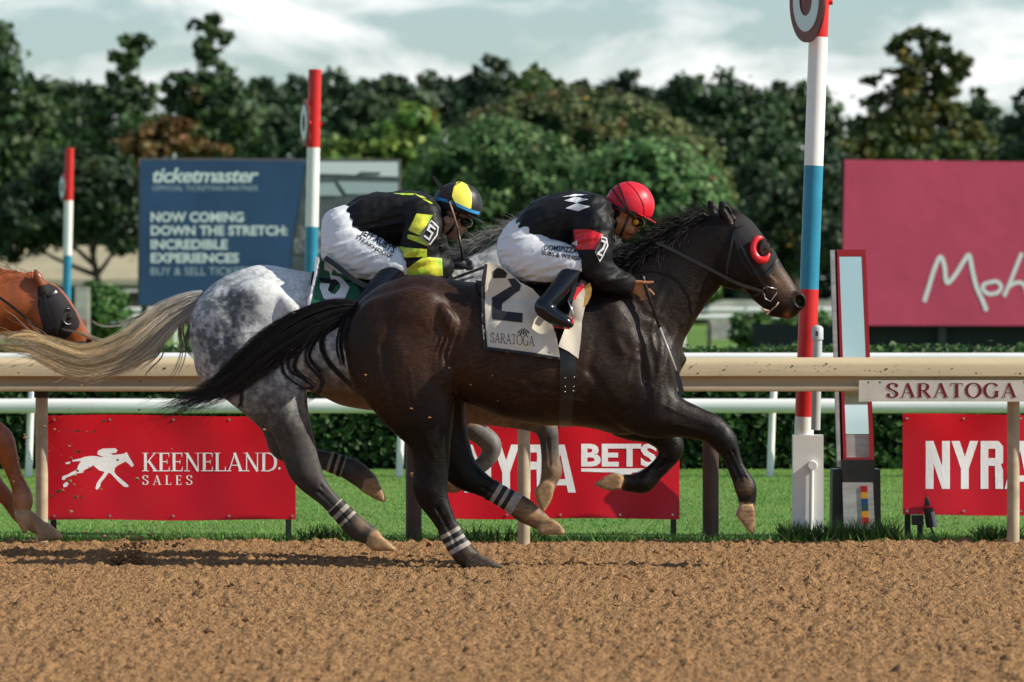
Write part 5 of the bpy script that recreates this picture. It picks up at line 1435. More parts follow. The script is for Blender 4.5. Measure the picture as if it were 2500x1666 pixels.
# mane blown back along the crest
def mane_of(parent, W, crest, nst, seed, col, col2, mt, ln, dx, dz, y0, sp=.03, r0=0.0012, clump=None):
    r = np.random.default_rng(seed); C = catmull(crest, 10)
    t = r.random(nst) * (len(C) - 1); a = np.floor(t).astype(int).clip(0, len(C) - 2); f = (t - a)[:, None]
    c = C[a] * (1 - f) + C[a + 1] * f
    roots = np.stack([W(p[0], p[1], d) for p, d in zip(c, r.normal(0, sp, nst))])
    cl = np.sin(t * 1.7)[:, None] * 0.3
    D = np.stack([dx + .35 * r.normal(0, 1, nst), .4 * r.normal(0, 1, nst), dz + .35 * r.normal(0, 1, nst)], 1) + cl * np.array([1, 0, -0.6])
    return hair("mane", roots, D, ln * (0.45 + 0.75 * r.random(nst)), parent, mt, col, col2, seed + 1, r0=r0, n=9, droop=0.5, wav=0.10)
mane_of(hN, W, [(1745, 530), (1720, 540), (1685, 553), (1645, 572), (1605, 596), (1565, 622), (1535, 648)], 1500, 81, BLK, BLK2, M_hairb, 0.17, -1.0, 0.55, YN, sp=.018)
mane_of(hN, W, [(1720, 545), (1660, 570), (1610, 600), (1560, 635), (1520, 660)], 900, 83, BLK, BLK2, M_hairb, 0.14, -0.7, -0.2, YN, sp=.03)
hr = hair("forelock", [W(1772, 528, d) for d in np.linspace(-.03, .03, 120)], [(0.6 + .3 * random.gauss(0, 1), .2 * random.gauss(0, 1), .15 + .3 * random.gauss(0, 1)) for _ in range(120)], np.full(120, .10), hN, M_hairb, BLK, BLK2, 85, droop=.8)

# hood, blinker cup, bridle, reins
hoodp = [(1793, 535), (1812, 524), (1838, 545), (1862, 577), (1887, 610), (1899, 634), (1880, 668), (1858, 680), (1832, 672), (1806, 640), (1790, 580)]
hood = shell("blinker_hood", bodyN, px_planes(hoodp, YN), 0.005, M_hood, hN)
bvH = bvh_of(bodyN, hood)
def ring_cup(parent, c, yaw, r0, r1, dep, mt, a0, a1, name="blinker_cup", tilt=0.0):
    N = 28; V = []; F = []; c = Vector(c)
    u = Vector((math.cos(yaw), math.sin(yaw), 0)); wv = Vector((0, 0, 1)); nn = Vector((math.sin(yaw), -math.cos(yaw), 0))
    prof = [(r1, 0), (r1 * 1.12, dep * .35), (r1 * 1.02, dep), (r0, dep * .9), (r0 * 0.98, 0.0)]
    for i in range(N + 1):
        a = math.radians(a0 + (a1 - a0) * i / N); e = 1 - abs(2 * i / N - 1) ** 3 * 0.75
        for (rr, d_) in prof: V.append(c + (u * math.cos(a) + wv * math.sin(a) * 1.28) * (r0 + (rr - r0) * e) + nn * d_ * e)
    q = len(prof)
    for i in range(N):
        for j in range(q - 1): F.append((i * q + j, i * q + j + 1, (i + 1) * q + j + 1, (i + 1) * q + j))
    m = MB(); m.add(V, F); return m.build(name, mt, parent, smooth=True)
(loc, _, _, _), _d = cast(bvH, 1864, 606)
ring_cup(hN, (loc.x - .004, loc.y - .004, loc.z), 0.0, 0.037, 0.064, 0.034, M_cup, 88, 330)
eye = MB(); 
m = MB(); c = Vector(cast(bvH, 1868, 606)[0][0])
for i in range(7):
    pass
def ball(name, c, r, mt, parent, sc=(1, 1, 1), n=14):
    V = []; F = []
    for i in range(n + 1):
        th = math.pi * i / n
        for j in range(2 * n):
            ph = math.pi * j / n
            V.append((c[0] + r * sc[0] * math.sin(th) * math.cos(ph), c[1] + r * sc[1] * math.sin(th) * math.sin(ph), c[2] + r * sc[2] * math.cos(th)))
    for i in range(n):
        for j in range(2 * n): F.append((i * 2 * n + j, i * 2 * n + (j + 1) % (2 * n), (i + 1) * 2 * n + (j + 1) % (2 * n), (i + 1) * 2 * n + j))
    m = MB(); m.add(V, F); return m.build(name, mt, parent, smooth=True)
M_eye = mat("eye", (0.012, 0.008, 0.006), rough=0.06, spec=0.8)
M_skin_eye = mat("eye_surround", (0.05, 0.034, 0.026), rough=0.5)
decal("eye_surround", [[(1871 + 15 * math.cos(t), 607 + 21 * math.sin(t)) for t in np.linspace(0, 6.1, 18)]], bvH, M_skin_eye, hN, off=.004)
ball("eye", c + Vector((.002, -.001, 0)), .013, M_eye, hN, (1, .45, 1.15))
bridle = empty("bridle", W(1850, 650, -.08)); bridle.parent = hN; bridle.matrix_parent_inverse = hN.matrix_basis.inverted()
strap("cheek_strap", [(1795, 560), (1812, 605), (1838, 655), (1862, 690), (1876, 712)], bvH, .012, M_leather, bridle, .010)
strap("noseband", [(1899, 634), (1884, 655), (1868, 674), (1856, 690)], bvH, .012, M_leather, bridle, .010)
strap("browband", [(1790, 556), (1806, 551), (1819, 545)], bvH, .014, M_hood, bridle, .010)
strap("throat_strap", [(1793, 560), (1786, 600), (1776, 650), (1772, 694)], bvH, .012, M_leather, bridle, .008)
strap("chin_strap", [(1866, 706), (1845, 722), (1820, 722)], bvH, .014, M_leather, bridle, .010)
bitp = [(1860, 708), (1867, 703), (1874, 700), (1897, 706), (1896, 716), (1886, 730), (1882, 736), (1868, 730), (1866, 718), (1860, 716)]
P = []
for q in bitp:
    (loc, _, _, _), d = cast(bvH, *q); P.append((loc if loc else Vector(PX(*q, YN - .06))) - d * .008)
m = MB(); m.tube(P, .0032, 8); m.build("bit_ring", M_chrome, bridle, smooth=True)
m = MB(); m.tube([PX(1880, 760, YN - .055), PX(1894, 748, YN - .068), PX(1901, 738, YN - .07)], .004, 6); m.build("tongue_tie", mat("tongue_tie", (.5, .36, .26), rough=.7), hN, smooth=True)
m = MB(); m.tube([PX(1880, 760, YN - .05), PX(1866, 758, YN - .05), PX(1858, 752, YN - .05)], [.004, .009, .004], 6); m.tube([PX(1880, 760, YN - .05), PX(1872, 766, YN - .05), PX(1870, 770, YN - .05)], [.004, .007, .003], 6); m.build("tongue_tie_bow", MATS["tongue_tie"], hN, smooth=True)["kind"] = "stuff"
def rein_path(pts):
    return [Vector(PX(x, y, d)) for x, y, d in pts]
ribbon("rein", catmull([tuple(p) for p in rein_path([(1864, 712, YN - .085), (1800, 692, YN - .115), (1735, 658, YN - .135), (1670, 625, YN - .13), (1605, 594, YN - .11), (1580, 600, YN - .05)])], 5), [.017] * 26, .004, M_leather, bridle)
ribbon("rein", catmull([tuple(p) for p in rein_path([(1864, 712, YN + .085), (1800, 692, YN + .115), (1735, 655, YN + .13), (1670, 620, YN + .12), (1605, 590, YN + .10), (1580, 600, YN - .0)])], 5), [.017] * 26, .004, M_leather, bridle)

# leg wraps with dark rings
M_tape = mat("leg_tape", (0.34, 0.30, 0.26), rough=0.7, var=0.2, vscale=40); M_ring = mat("tape_ring", (0.012, 0.012, 0.012), rough=0.6)
def wrap(body, parent, a, b, w, rings, y0, ypick, widths=(0.30,)):
    """bandage between two points on the leg axis (pixels) with dark rings"""
    a = np.array(a, float); b = np.array(b, float); d = (b - a) / np.linalg.norm(b - a); n = np.array([-d[1], d[0]])
    q = lambda s, e: tuple(a + (b - a) * s + n * e)
    band = lambda s0, s1: [q(s0, -w), q(s1, -w), q(s1, w), q(s0, w)]
    o = shell("leg_wrap", body, px_planes(band(0, 1), y0), .0035, M_tape, parent, ypick)
    for s0, s1 in rings: shell("wrap_ring", body, px_planes(band(s0, s1), y0), .0055, M_ring, o, ypick)
wrap(bodyN, hN, (1092, 1283), (1124, 1340), 40, ((0.0, .18), (.34, .52), (.66, .82)), YN, lambda c: c.y < YN)
wrap(bodyN, hN, (1196, 1196), (1262, 1236), 40, ((0.0, .17), (.32, .46), (.58, .72)), YN, lambda c: c.y > YN)

# saddlecloth, girth, saddle
M_cloth2 = mat("white_saddlecloth", (0.62, 0.56, 0.46), rough=0.42, spec=0.45, var=0.06, vscale=9, bump=0.004, bscale=9)
M_blackp = mat("black_print", (0.012, 0.013, 0.014), rough=0.5)
M_under = mat("dark_undercloth", (0.012, 0.013, 0.016), rough=0.8)
def cloth_sheet(name, outline, y_near, bvh, mt, parent, off=0.02, fold=0.006, cell=9.0, thick=0.004, ph=0.0, lift=None):
    V2, F = fine([outline], cell); W_ = []
    for (x, y) in V2:
        (loc, nrm, i, dd), d = cast(bvh, x, y)
        yy = loc.y - off if loc is not None else y_near
        yy = min(yy, y_near)
        yy += fold * math.sin(0.045 * x + 0.022 * y + ph) + 0.5 * fold * math.sin(0.09 * x - 0.03 * y + 1.0)
        if lift: yy += lift(x, y)
        W_.append(Vector(PX(x, y, yy)))
    n = len(W_); m = MB(); m.add(W_ + [p + Vector((0, thick, 0)) for p in W_], F + [tuple(i + n for i in f[::-1]) for f in F])
    return m.build(name, mt, parent, smooth=True, fix=False)
outl = [(1183, 644), (1176, 680), (1175, 712), (1176, 750), (1177, 791), (1180, 825), (1183, 853), (1230, 859), (1300, 868), (1368, 880), (1364, 850), (1357, 816), (1340, 772), (1320, 727), (1300, 705), (1271, 690), (1250, 672), (1235, 660), (1215, 646), (1195, 640)]
cl2 = cloth_sheet("saddlecloth", outl, YN - .21, bvN, M_cloth2, hN, off=.036, fold=.011)
bvC = bvh_of(cl2)
z4 = lambda P: [(800 + p[0] / 3.267, 620 + p[1] / 3.267) for p in P]
num2 = [z4([(1318, 195), (1322, 135), (1360, 110), (1405, 128), (1432, 155), (1420, 192)]), z4([(1436, 200), (1492, 196), (1542, 250), (1532, 292), (1490, 318), (1468, 258)]), z4([(1310, 350), (1465, 257), (1490, 320), (1390, 400), (1387, 456), (1312, 520)]), z4([(1312, 522), (1387, 456), (1556, 474), (1553, 550)])]
decal("number_two", num2, bvC, M_blackp, cl2, cell=7, off=.003)
decal("hem", [[(1183, 853), (1230, 859), (1300, 868), (1368, 880), (1368, 873), (1300, 861), (1230, 852), (1183, 846)]], bvC, M_blackp, cl2, cell=7, off=.004)
decal("hem", [[(1183, 644), (1176, 680), (1175, 712), (1176, 750), (1177, 791), (1180, 825), (1183, 848), (1190, 848), (1186, 800), (1184, 750), (1184, 700), (1190, 646)]], bvC, M_under, cl2, cell=7, off=.004)
sar = []
x = 1197.0
def thin_letters(txt, x0, x1, yb, yt, slope):
    polys = serif_text(txt, x0, x1, 0, -1, 0.085, 0.05, 0.0)
    return [[(p[0], yb + slope * (p[0] - x0) + p[1] * (yb - yt) + 0.0) for p in P] for P in polys]
ltr = thin_letters("SARATOGA", 1197, 1305, 836, 812, 0.085)
fan = []
for i, a in enumerate(np.linspace(-.95, .95, 5)):
    c0 = (1278, 800); L = 19 if abs(a) > .1 else 17
    d = np.array([math.sin(a * .85), math.cos(a * .85)]); n_ = np.array([-d[1], d[0]])
    fan.append([tuple(np.array(c0) + d * 1), tuple(np.array(c0) + d * L + n_ * (1.9)), tuple(np.array(c0) + d * L - n_ * 1.9)])
decal("lettering", ltr + fan, bvC, M_blackp, cl2, cell=6, off=.003)
# part of the cloth that lies over the back and the dark pad under it
shell("saddle_pad", bodyN, px_planes([(1150, 660), (1185, 640), (1400, 640), (1440, 700), (1340, 770), (1170, 720)], YN), .012, M_under, hN)
girthp = [(1366, 830), (1412, 830), (1398, 950), (1394, 1060), (1366, 1060), (1366, 950)]
girth = shell("girth", bodyN, px_planes([(1368, 760), (1410, 760), (1394, 1060), (1364, 1060)], YN), .006, M_leather, hN)
for gx, gy in ((1380, 923), (1402, 921), (1380, 944), (1401, 944), (1379, 957), (1400, 955)):
    (loc, _, _, _), d = cast(bvh_of(girth), gx, gy) if False else (cast(bvN, gx, gy)[0], cast(bvN, gx, gy)[1])
    ball("stud", loc - d * .008, .0045, M_chrome, girth, n=5)
flap = cloth_sheet("girth_flap", [(1424, 694), (1430, 720), (1428, 750), (1421, 785), (1418, 830), (1412, 876), (1388, 858), (1363, 846), (1380, 800), (1394, 750), (1405, 715)], YN - .3, bvN, M_cloth2, hN, off=.045, fold=.010, ph=1.0)
pad = cloth_sheet("chamois_pad", [(1440, 690), (1445, 705), (1443, 722), (1434, 742), (1422, 754), (1421, 720), (1428, 700)], YN - .3, bvN, mat("chamois", (0.58, 0.36, 0.10), rough=.7, bump=.002, bscale=50), hN, off=.035, fold=.002)
Bs = Body(W(1190, 735, -.22), W(1430, 655, .22), .009)
Bs.chain([(*W(1205, 690), .014, 0.11), (*W(1260, 692), .016, .13), (*W(1330, 692), .020, .11), (*W(1400, 684), .03, .2)], k=.02)
V, F = Bs.surface(1); saddle = np_mesh("saddle", V, F, M_leather, hN)

# ---------------- the dapple grey alongside
YG = 33.05
og = lambda x, y: (487 + (x - 866) * .968, 648 + (y - 669) * .968)
torsoG = [(*og(x, 0)[:1], og(0, t)[1], og(0, b)[1], hw) for x, t, b, hw in torsoN]
def rot_head(x, y, dy=0.0):
    a, b = og(x, y); c = (1170, 700); t = math.radians(9)
    return (c[0] + (a - c[0]) * math.cos(t) - (b - c[1]) * math.sin(t), c[1] + (a - c[0]) * math.sin(t) + (b - c[1]) * math.cos(t), dy)
neckG = [(*rot_head(p[0], p[1])[:2], p[2] * .97, p[3], p[4]) for p in neckN]
hindG = [(580, 810, 114, -.15, .125), (615, 878, 108, -.16, .13), (660, 940, 88, -.165, .12), (695, 998, 56, -.17, .10), (716, 1048, 44, -.17, .08), (732, 1100, 40, -.17, .064), (746, 1144, 37, -.17, .055), (770, 1180, 27, -.17, .046), (805, 1218, 20.5, -.17, .036), (845, 1258, 21, -.17, .034), (874, 1287, 25, -.17, .042), (904, 1304, 20, -.17, .036), (916, 1314, 18, -.17, .036)]
hindG2 = [(600, 850, 108, .13, .12), (640, 940, 84, .14, .12), (672, 1010, 52, .15, .09), (688, 1062, 40, .15, .07), (694, 1090, 34, .15, .056), (735, 1112, 25, .15, .044), (790, 1126, 21, .15, .034), (838, 1142, 22, .15, .036), (866, 1155, 25, .15, .042), (892, 1176, 22, .15, .036), (904, 1190, 20, .15, .036)]
foreG = [(1120, 890, 100, -.12, .10), (1140, 950, 75, -.13, .10), (1190, 985, 50, -.13, .09), (1260, 1008, 36, -.13, .065), (1318, 1026, 28, -.13, .052), (1336, 1050, 22, -.13, .045), (1341, 1085, 19, -.13, .034), (1344, 1120, 19, -.13, .032), (1347, 1148, 22, -.13, .038), (1340, 1172, 17, -.13, .032), (1334, 1190, 17, -.13, .034)]
foreG2 = [(1070, 940, 80, .12, .10), (1095, 1005, 42, .13, .08), (1140, 1040, 26, .13, .058), (1182, 1068, 24, .13, .05), (1201, 1093, 22, .13, .046), (1190, 1122, 18, .13, .038), (1160, 1150, 16.5, .13, .03), (1132, 1170, 17, .13, .032), (1108, 1183, 21, .13, .038), (1072, 1178, 17, .13, .032), (1050, 1174, 17, .13, .034)]
hoofG = [([(896, 1326), (905, 1302), (925, 1299), (950, 1318), (970, 1337), (966, 1343), (912, 1342)], -.17, .055),
         ([(884, 1202), (892, 1172), (914, 1168), (937, 1208), (940, 1229), (920, 1226), (898, 1212)], .15, .055),
         ([(1326, 1172), (1351, 1180), (1349, 1215), (1327, 1251), (1318, 1244), (1302, 1197)], -.13, .05),
         ([(1052, 1160), (1030, 1154), (997, 1156), (1000, 1164), (1038, 1190), (1058, 1188)], .13, .05)]
hG = empty("racehorse", (PX(900, 0, YG)[0], YG, 0))
tag(hG, "dapple grey racehorse with a long pale tail and green saddlecloth", "horse", "racehorses galloping")
Bg, Wg, kg = make_horse(YG, torsoG, [(.03, neckG), (.02, hindG), (.02, hindG2), (.02, foreG), (.02, foreG2)], hoofG, [(a, b, rx * .97, ry * .97, dy, hw, an, kk, op) for a, b, rx, ry, dy, hw, an, kk, op in ellsN(og)], lambda B, W, k: headN(B, W, k, rot_head, .97), (448, 490), (1620, 1352), .40, 0.0102)
grooves(Bg, Wg, kg, og)
legwork(Bg, Wg, kg, [((776, 1188), (858, 1270), -.17, .036), ((745, 1112), (840, 1142), .15, .036), ((1340, 1062), (1345, 1136), -.13, .033)], [(748, 1146, -.17, .054, 13), (692, 1088, .15, .056, 13), (874, 1287, -.17, .042, 11), (866, 1155, .15, .042, 11), (1347, 1148, -.13, .038, 10), (1204, 1092, .13, .046, 11)])
Bg.warp(ripple)
V, F = Bg.surface(2)
x = 1250 + V[:, 0] * FPX / V[:, 1]; y = HORIZ - (V[:, 2] - CAMZ) * FPX / V[:, 1]
n1 = fbm(V[:, 0] * 9, V[:, 1] * 9, V[:, 2] * 9, 4); n2 = fbm(V[:, 0] * 40, V[:, 1] * 40, V[:, 2] * 40, 3); n3 = fbm(V[:, 0] * 110, V[:, 1] * 110, V[:, 2] * 110, 2)
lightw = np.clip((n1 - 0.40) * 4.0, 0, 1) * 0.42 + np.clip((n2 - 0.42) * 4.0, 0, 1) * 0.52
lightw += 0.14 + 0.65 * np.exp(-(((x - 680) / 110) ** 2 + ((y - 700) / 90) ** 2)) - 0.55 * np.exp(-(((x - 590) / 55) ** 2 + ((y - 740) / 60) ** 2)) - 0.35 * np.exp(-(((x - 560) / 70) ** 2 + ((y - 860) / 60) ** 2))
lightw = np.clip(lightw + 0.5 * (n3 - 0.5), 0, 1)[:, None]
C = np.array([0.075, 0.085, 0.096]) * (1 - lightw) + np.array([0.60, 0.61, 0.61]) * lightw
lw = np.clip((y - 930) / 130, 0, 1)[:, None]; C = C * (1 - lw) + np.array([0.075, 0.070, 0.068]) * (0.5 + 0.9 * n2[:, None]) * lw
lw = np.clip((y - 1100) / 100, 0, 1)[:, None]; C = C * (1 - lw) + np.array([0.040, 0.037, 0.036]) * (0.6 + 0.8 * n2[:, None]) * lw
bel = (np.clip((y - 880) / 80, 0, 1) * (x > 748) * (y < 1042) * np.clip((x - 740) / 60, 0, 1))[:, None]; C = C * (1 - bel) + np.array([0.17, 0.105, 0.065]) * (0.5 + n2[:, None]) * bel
C = dusty(C, x, y, [(940, 1322, 34, .95, DUST), (880, 1280, 20, .6, (0.20, 0.13, 0.08)), (900, 1190, 40, .25, DUST), (1326, 1215, 42, .95, DUST), (1345, 1150, 40, .45, DUST), (1020, 1170, 40, .8, DUST), (1108, 1185, 26, .6, DUST), (1204, 1090, 60, .25, (.35, .33, .30))])
C = hoof_paint(C, x, y, V, YG, hoofG, (0.35, 0.22, 0.115))
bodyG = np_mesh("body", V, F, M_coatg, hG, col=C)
bvG = bvh_of(bodyG)
GR = (0.50, 0.50, 0.50); BL = (0.88, 0.68, 0.38)
tail_of("tail", hG, YG, [(500, 726, 0), (462, 742, 0), (408, 772, 0), (370, 806, -.01), (330, 842, -.02), (275, 872, -.02), (205, 888, -.02), (150, 872, -.02), (95, 850, -.02), (40, 838, -.02), (-40, 842, -.02)], 2600, 101, GR, BL, M_hairb,
        lambda t: 5 + 13 * np.sin(np.clip(t * 1.1 + .05, 0, 1) * math.pi) ** 0.8 + 7 * t, None, r0=.0011)
for i, (L, nn_, c_) in enumerate([([(450, 745, 0), (400, 765, 0), (345, 774, 0), (285, 790, 0), (245, 785, 0), (226, 765, 0)], 70, (.45, .42, .36)), ([(420, 780, 0), (360, 838, -.01), (300, 842, -.02), (240, 832, -.02), (190, 812, -.02), (148, 803, -.02)], 80, (.50, .44, .32)),
        ([(480, 745, -.02), (462, 800, -.03), (450, 850, -.03), (480, 885, -.03)], 110, (.20, .20, .20)), ([(430, 780, -.02), (400, 830, -.03), (395, 870, -.03), (360, 910, -.03), (350, 930, -.03)], 40, (.22, .22, .21)), ([(400, 800, -.02), (380, 860, -.02), (330, 890, -.02), (310, 920, -.02)], 50, (.40, .36, .28)), ([(180, 890, -.02), (160, 925, -.02), (130, 945, -.02), (110, 950, -.02)], 14, BL), ([(140, 870, -.02), (90, 820, -.02), (40, 815, -.02), (10, 830, -.02)], 60, BL), ([(460, 745, -.02), (440, 800, -.03), (445, 860, -.03), (420, 920, -.03), (385, 960, -.03)], 30, (.2, .2, .19))]):
    tail_of("tail_lock", hG, YG, L, nn_, 110 + i, c_, c_, M_hairb, lambda t: 3 + 6 * t, None, r0=.0013)
fuzz_of(hG, YG, [(490, 735, 0), (408, 772, 0), (370, 806, -.01), (330, 842, -.02), (275, 872, -.02), (205, 888, -.02), (150, 872, -.02), (95, 850, -.02), (40, 838, -.02)], 420, 105, (.42, .41, .38), (.62, .48, .28), 13)
mane_of(hG, Wg, [rot_head(x_, y_)[:2] for x_, y_ in ((1745, 530), (1685, 553), (1645, 572), (1605, 596), (1565, 622), (1520, 660))], 1000, 121, (.20, .20, .205), (.40, .39, .37), M_hairb, 0.14, -1.0, 0.55, YG, sp=.02)
wrap(bodyG, hG, (818, 1232), (852, 1268), 40, ((.08, .34), (.58, .84)), YG, lambda c: c.y < YG)
wrap(bodyG, hG, (800, 1130), (838, 1142), 40, ((.2, .45), (.65, .9)), YG, lambda c: c.y > YG)
M_green = mat("green_saddlecloth", lin(24, 96, 66), rough=0.5, spec=0.4, var=0.1, vscale=9, bump=0.003, bscale=12)
M_lilac = mat("white_trim", (0.62, 0.62, 0.68), rough=0.5)
cl5 = cloth_sheet("saddlecloth", [(780, 628), (776, 660), (768, 695), (756, 730), (742, 768), (750, 790), (800, 800), (880, 800), (930, 790), (925, 760), (887, 727), (872, 700), (845, 672), (815, 645), (798, 632)], YG - .12, bvG, M_green, hG, off=.02, fold=.006)
bv5 = bvh_of(cl5)
z7 = lambda P: [(400 + p[0] / 3.922, 620 + p[1] / 3.922) for p in P]
decal("trim", [z7([(1450, 30), (1500, 30), (1480, 200), (1440, 330), (1380, 580), (1330, 575), (1400, 380), (1440, 190)])], bv5, M_lilac, cl5, off=.004)
decal("number_five", [z7([(1540, 60), (1560, 55), (1650, 110), (1620, 150), (1600, 210), (1580, 170), (1535, 150)]), z7([(1500, 280), (1590, 290), (1570, 350), (1600, 380), (1640, 390), (1640, 475), (1530, 430), (1490, 320)]), z7([(1640, 390), (1690, 330), (1690, 290), (1640, 240), (1700, 230), (1780, 320), (1730, 440), (1640, 475)]), z7([(1590, 200), (1700, 225), (1640, 245), (1600, 250)])], bv5, mat("white_number", (.68, .70, .72), rough=.5), cl5, off=.004)
shell("saddle_pad", bodyG, px_planes([(765, 640), (800, 625), (1020, 640), (1040, 700), (900, 740), (760, 700)], YG), .010, M_under, hG)
ribbon("saddle_edge", catmull([PX(795, 630, YG - .2), PX(830, 656, YG - .24), PX(865, 684, YG - .27), PX(905, 702, YG - .28), PX(930, 702, YG - .28)], 4), .028, .02, M_leather, hG)
ribbon("rein", catmull([PX(1057, 603, YG - .2), PX(1068, 625, YG - .22), PX(1080, 655, YG - .22), PX(1094, 682, YG - .2), PX(1140, 668, YG - .16), PX(1190, 650, YG - .14)], 4), .016, .004, M_leather, hG)

# ---------------- the chestnut coming up behind
YC = 33.3
oc = lambda x, y: (x * .96 - 1664, 730 + (y - 730) * .96)
torsoC = [(oc(x, 0)[0], oc(0, t)[1], oc(0, b)[1], hw) for x, t, b, hw in torsoN]
neckC = [(-195, 800, 122, 0, .17), (-120, 765, 98, 0, .125), (-50, 738, 82, 0, .095), (20, 738, 72, .01, .085), (72, 742, 60, .02, .082), (98, 742, 46, .03, .08)]
foreC = [(-195, 890, 100, -.12, .10), (-165, 955, 80, -.13, .10), (-105, 1005, 52, -.14, .09), (-45, 1040, 36, -.14, .065), (4, 1070, 30, -.14, .052), (22, 1105, 23, -.14, .042), (38, 1150, 17, -.14, .032), (58, 1200, 19, -.14, .034), (62, 1222, 21, -.14, .038), (60, 1242, 17, -.14, .034)]
foreC2 = [(-210, 940, 88, .12, .10), (-160, 1020, 54, .13, .085), (-100, 1085, 34, .13, .06), (-52, 1138, 29, .13, .05), (-22, 1180, 22, .13, .042), (18, 1226, 18, .13, .032), (46, 1256, 21, .13, .038), (74, 1278, 18, .13, .034), (90, 1290, 17, .13, .034)]
oleg = lambda L: [(*oc(p[0], p[1]), p[2] * .96, p[3], p[4]) for p in L]
hoofC = [([(42, 1248), (77, 1246), (75, 1285), (69, 1304), (62, 1300), (40, 1256)], -.14, .05), ([(86, 1296), (92, 1275), (112, 1277), (138, 1298), (152, 1313), (149, 1320), (90, 1324)], .13, .052),
         ([oc(*q) for q in hoofN[0][0]], -.17, .05), ([oc(*q) for q in hoofN[1][0]], .15, .05)]
fC = lambda x, y, dy=0.0: (100 + (x - 1775) * .643, 695 + (y - 535) * .714, dy + .0009 * (x - 1775))
hC = empty("racehorse", (PX(-400, 0, YC)[0], YC, 0))
tag(hC, "chestnut racehorse in a black hood, its head entering at the left edge", "horse", "racehorses galloping")
Bc, Wc, kc = make_horse(YC, torsoC, [(.03, neckC), (.02, oleg(hindN)), (.02, oleg(hindN2)), (.02, foreC), (.02, foreC2)], hoofC, [(a, b, rx * .96, ry * .96, dy, hw, an, kk, op) for a, b, rx, ry, dy, hw, an, kk, op in ellsN(oc)], lambda B, W, k: headN(B, W, k, fC, .76), (-880, 630), (240, 1365), .42, 0.0125)
grooves(Bc, Wc, kc, oc)
Bc.chain([(*Wc(104, 712, -.045), 15 * kc, 1.0), (*Wc(97, 684, -.05), 12 * kc, 1.4), (*Wc(87, 657, -.045), 3 * kc, 1.2)], k=.008)
Bc.warp(ripple)
V, F = Bc.surface(2)
x = 1250 + V[:, 0] * FPX / V[:, 1]; y = HORIZ - (V[:, 2] - CAMZ) * FPX / V[:, 1]
n1 = fbm(V[:, 0] * 9, V[:, 1] * 9, V[:, 2] * 9, 3)[:, None]
C = np.array([0.25, 0.062, 0.014]) * (0.6 + 0.8 * n1)
C = dusty(C, x, y, [(60, 1275, 40, .8, DUST), (115, 1305, 40, .9, DUST), (62, 1215, 26, .4, DUST), (200, 845, 14, .4, (.3, .2, .15))])
C = hoof_paint(C, x, y, V, YC, hoofC, (0.35, 0.22, 0.115))
bodyC = np_mesh("body", V, F, M_coatc, hC, col=C)
bvCh = bvh_of(bodyC)
hoodc = shell("blinker_hood", bodyC, px_planes([(95, 700), (118, 694), (140, 704), (160, 728), (182, 762), (192, 788), (190, 800), (160, 826), (135, 835), (108, 805), (95, 750)], YC), .005, M_hood, hC)
bvCH = bvh_of(bodyC, hoodc)
(loc, _, _, _), d = cast(bvCH, 167, 774)
ring_cup(hC, loc + Vector((0, -.004, 0)), .25, .030, .042, .02, M_leather, 60, 300, "blinker_cup")
ball("eye", loc + Vector((.006, -.004, 0)), .015, M_eye, hC, (1, .7, 1.2))
strap("cheek_strap", [(108, 712), (115, 750), (128, 790), (145, 825), (155, 845)], bvCH, .013, M_leather, hC, .01)
strap("noseband", [(160, 846), (185, 842), (212, 835)], bvCH, .022, M_leather, hC, .01)
strap("browband", [(118, 720), (128, 718), (138, 712)], bvCH, .014, M_leather, hC, .01)
ribbon("rein", catmull([PX(155, 852, YC + .02), PX(90, 800, YC - .08), (PX(20, 742, YC - .14)), PX(-60, 690, YC - .15), PX(-150, 650, YC - .1)], 5), .016, .004, M_leather, hC)
mane_of(hC, Wc, [(95, 690), (60, 680), (20, 668), (-30, 660), (-90, 655), (-150, 650)], 700, 141, (.16, .042, .012), (.22, .07, .02), M_hairb, .13, -.9, .25, YC, sp=.02)
tail_of("tail", hC, YC, [(*oc(880, 752), 0), (*oc(740, 800), 0), (*oc(570, 925), 0), (*oc(380, 1002), 0)], 300, 143, (.14, .04, .012), (.16, .05, .015), M_hairb, lambda t: 8 + 22 * np.sin(np.clip(t * 1.3, 0, 1) * math.pi), None, r0=.004)
# ------------------------------------------------------------------ jockeys
M_skin = mat("skin_tan", attr=True, rough=0.5, spec=0.4, var=0.12, vscale=30)
M_silk = mat("black_silk", (0.0065, 0.007, 0.0085), rough=0.55, spec=0.22, bump=0.005, bscale=16, stretch=(1, 1, 0.45))
M_breech = mat("white_breeches", (0.70, 0.72, 0.75), rough=0.5, spec=0.35, bump=0.004, bscale=14, stretch=(0.35, 1, 1.2))
M_boot = mat("patent_boot", (0.004, 0.006, 0.010), rough=0.14, spec=0.45)
M_redsilk = mat("red_silk", lin(196, 22, 36), rough=0.36, spec=0.5, bump=0.005, bscale=18)
M_limesilk = mat("lime_silk", lin(112, 194, 44), rough=0.36, spec=0.5, color2=lin(226, 222, 70), vscale=9, bump=0.005, bscale=18)
M_redcap = mat("red_cap", lin(206, 30, 50), rough=0.42, spec=0.4, bump=0.004, bscale=12)
M_blackcap = mat("black_cap", (0.014, 0.014, 0.015), rough=0.45)
M_yelcap = mat("yellow_cap", lin(246, 232, 90), rough=0.42, bump=0.003, bscale=12)
M_blueband = mat("blue_band", lin(60, 150, 205), rough=0.4)
M_lens = mat("goggle_lens", (0.03, 0.03, 0.035), rough=0.05, spec=0.8)
M_gogfr = mat("goggle_frame", (0.008, 0.008, 0.009), rough=0.3)
M_yeldot = mat("yellow_disc", lin(230, 165, 30), rough=0.4)
M_glove = mat("black_glove", (0.02, 0.022, 0.024), rough=0.5)
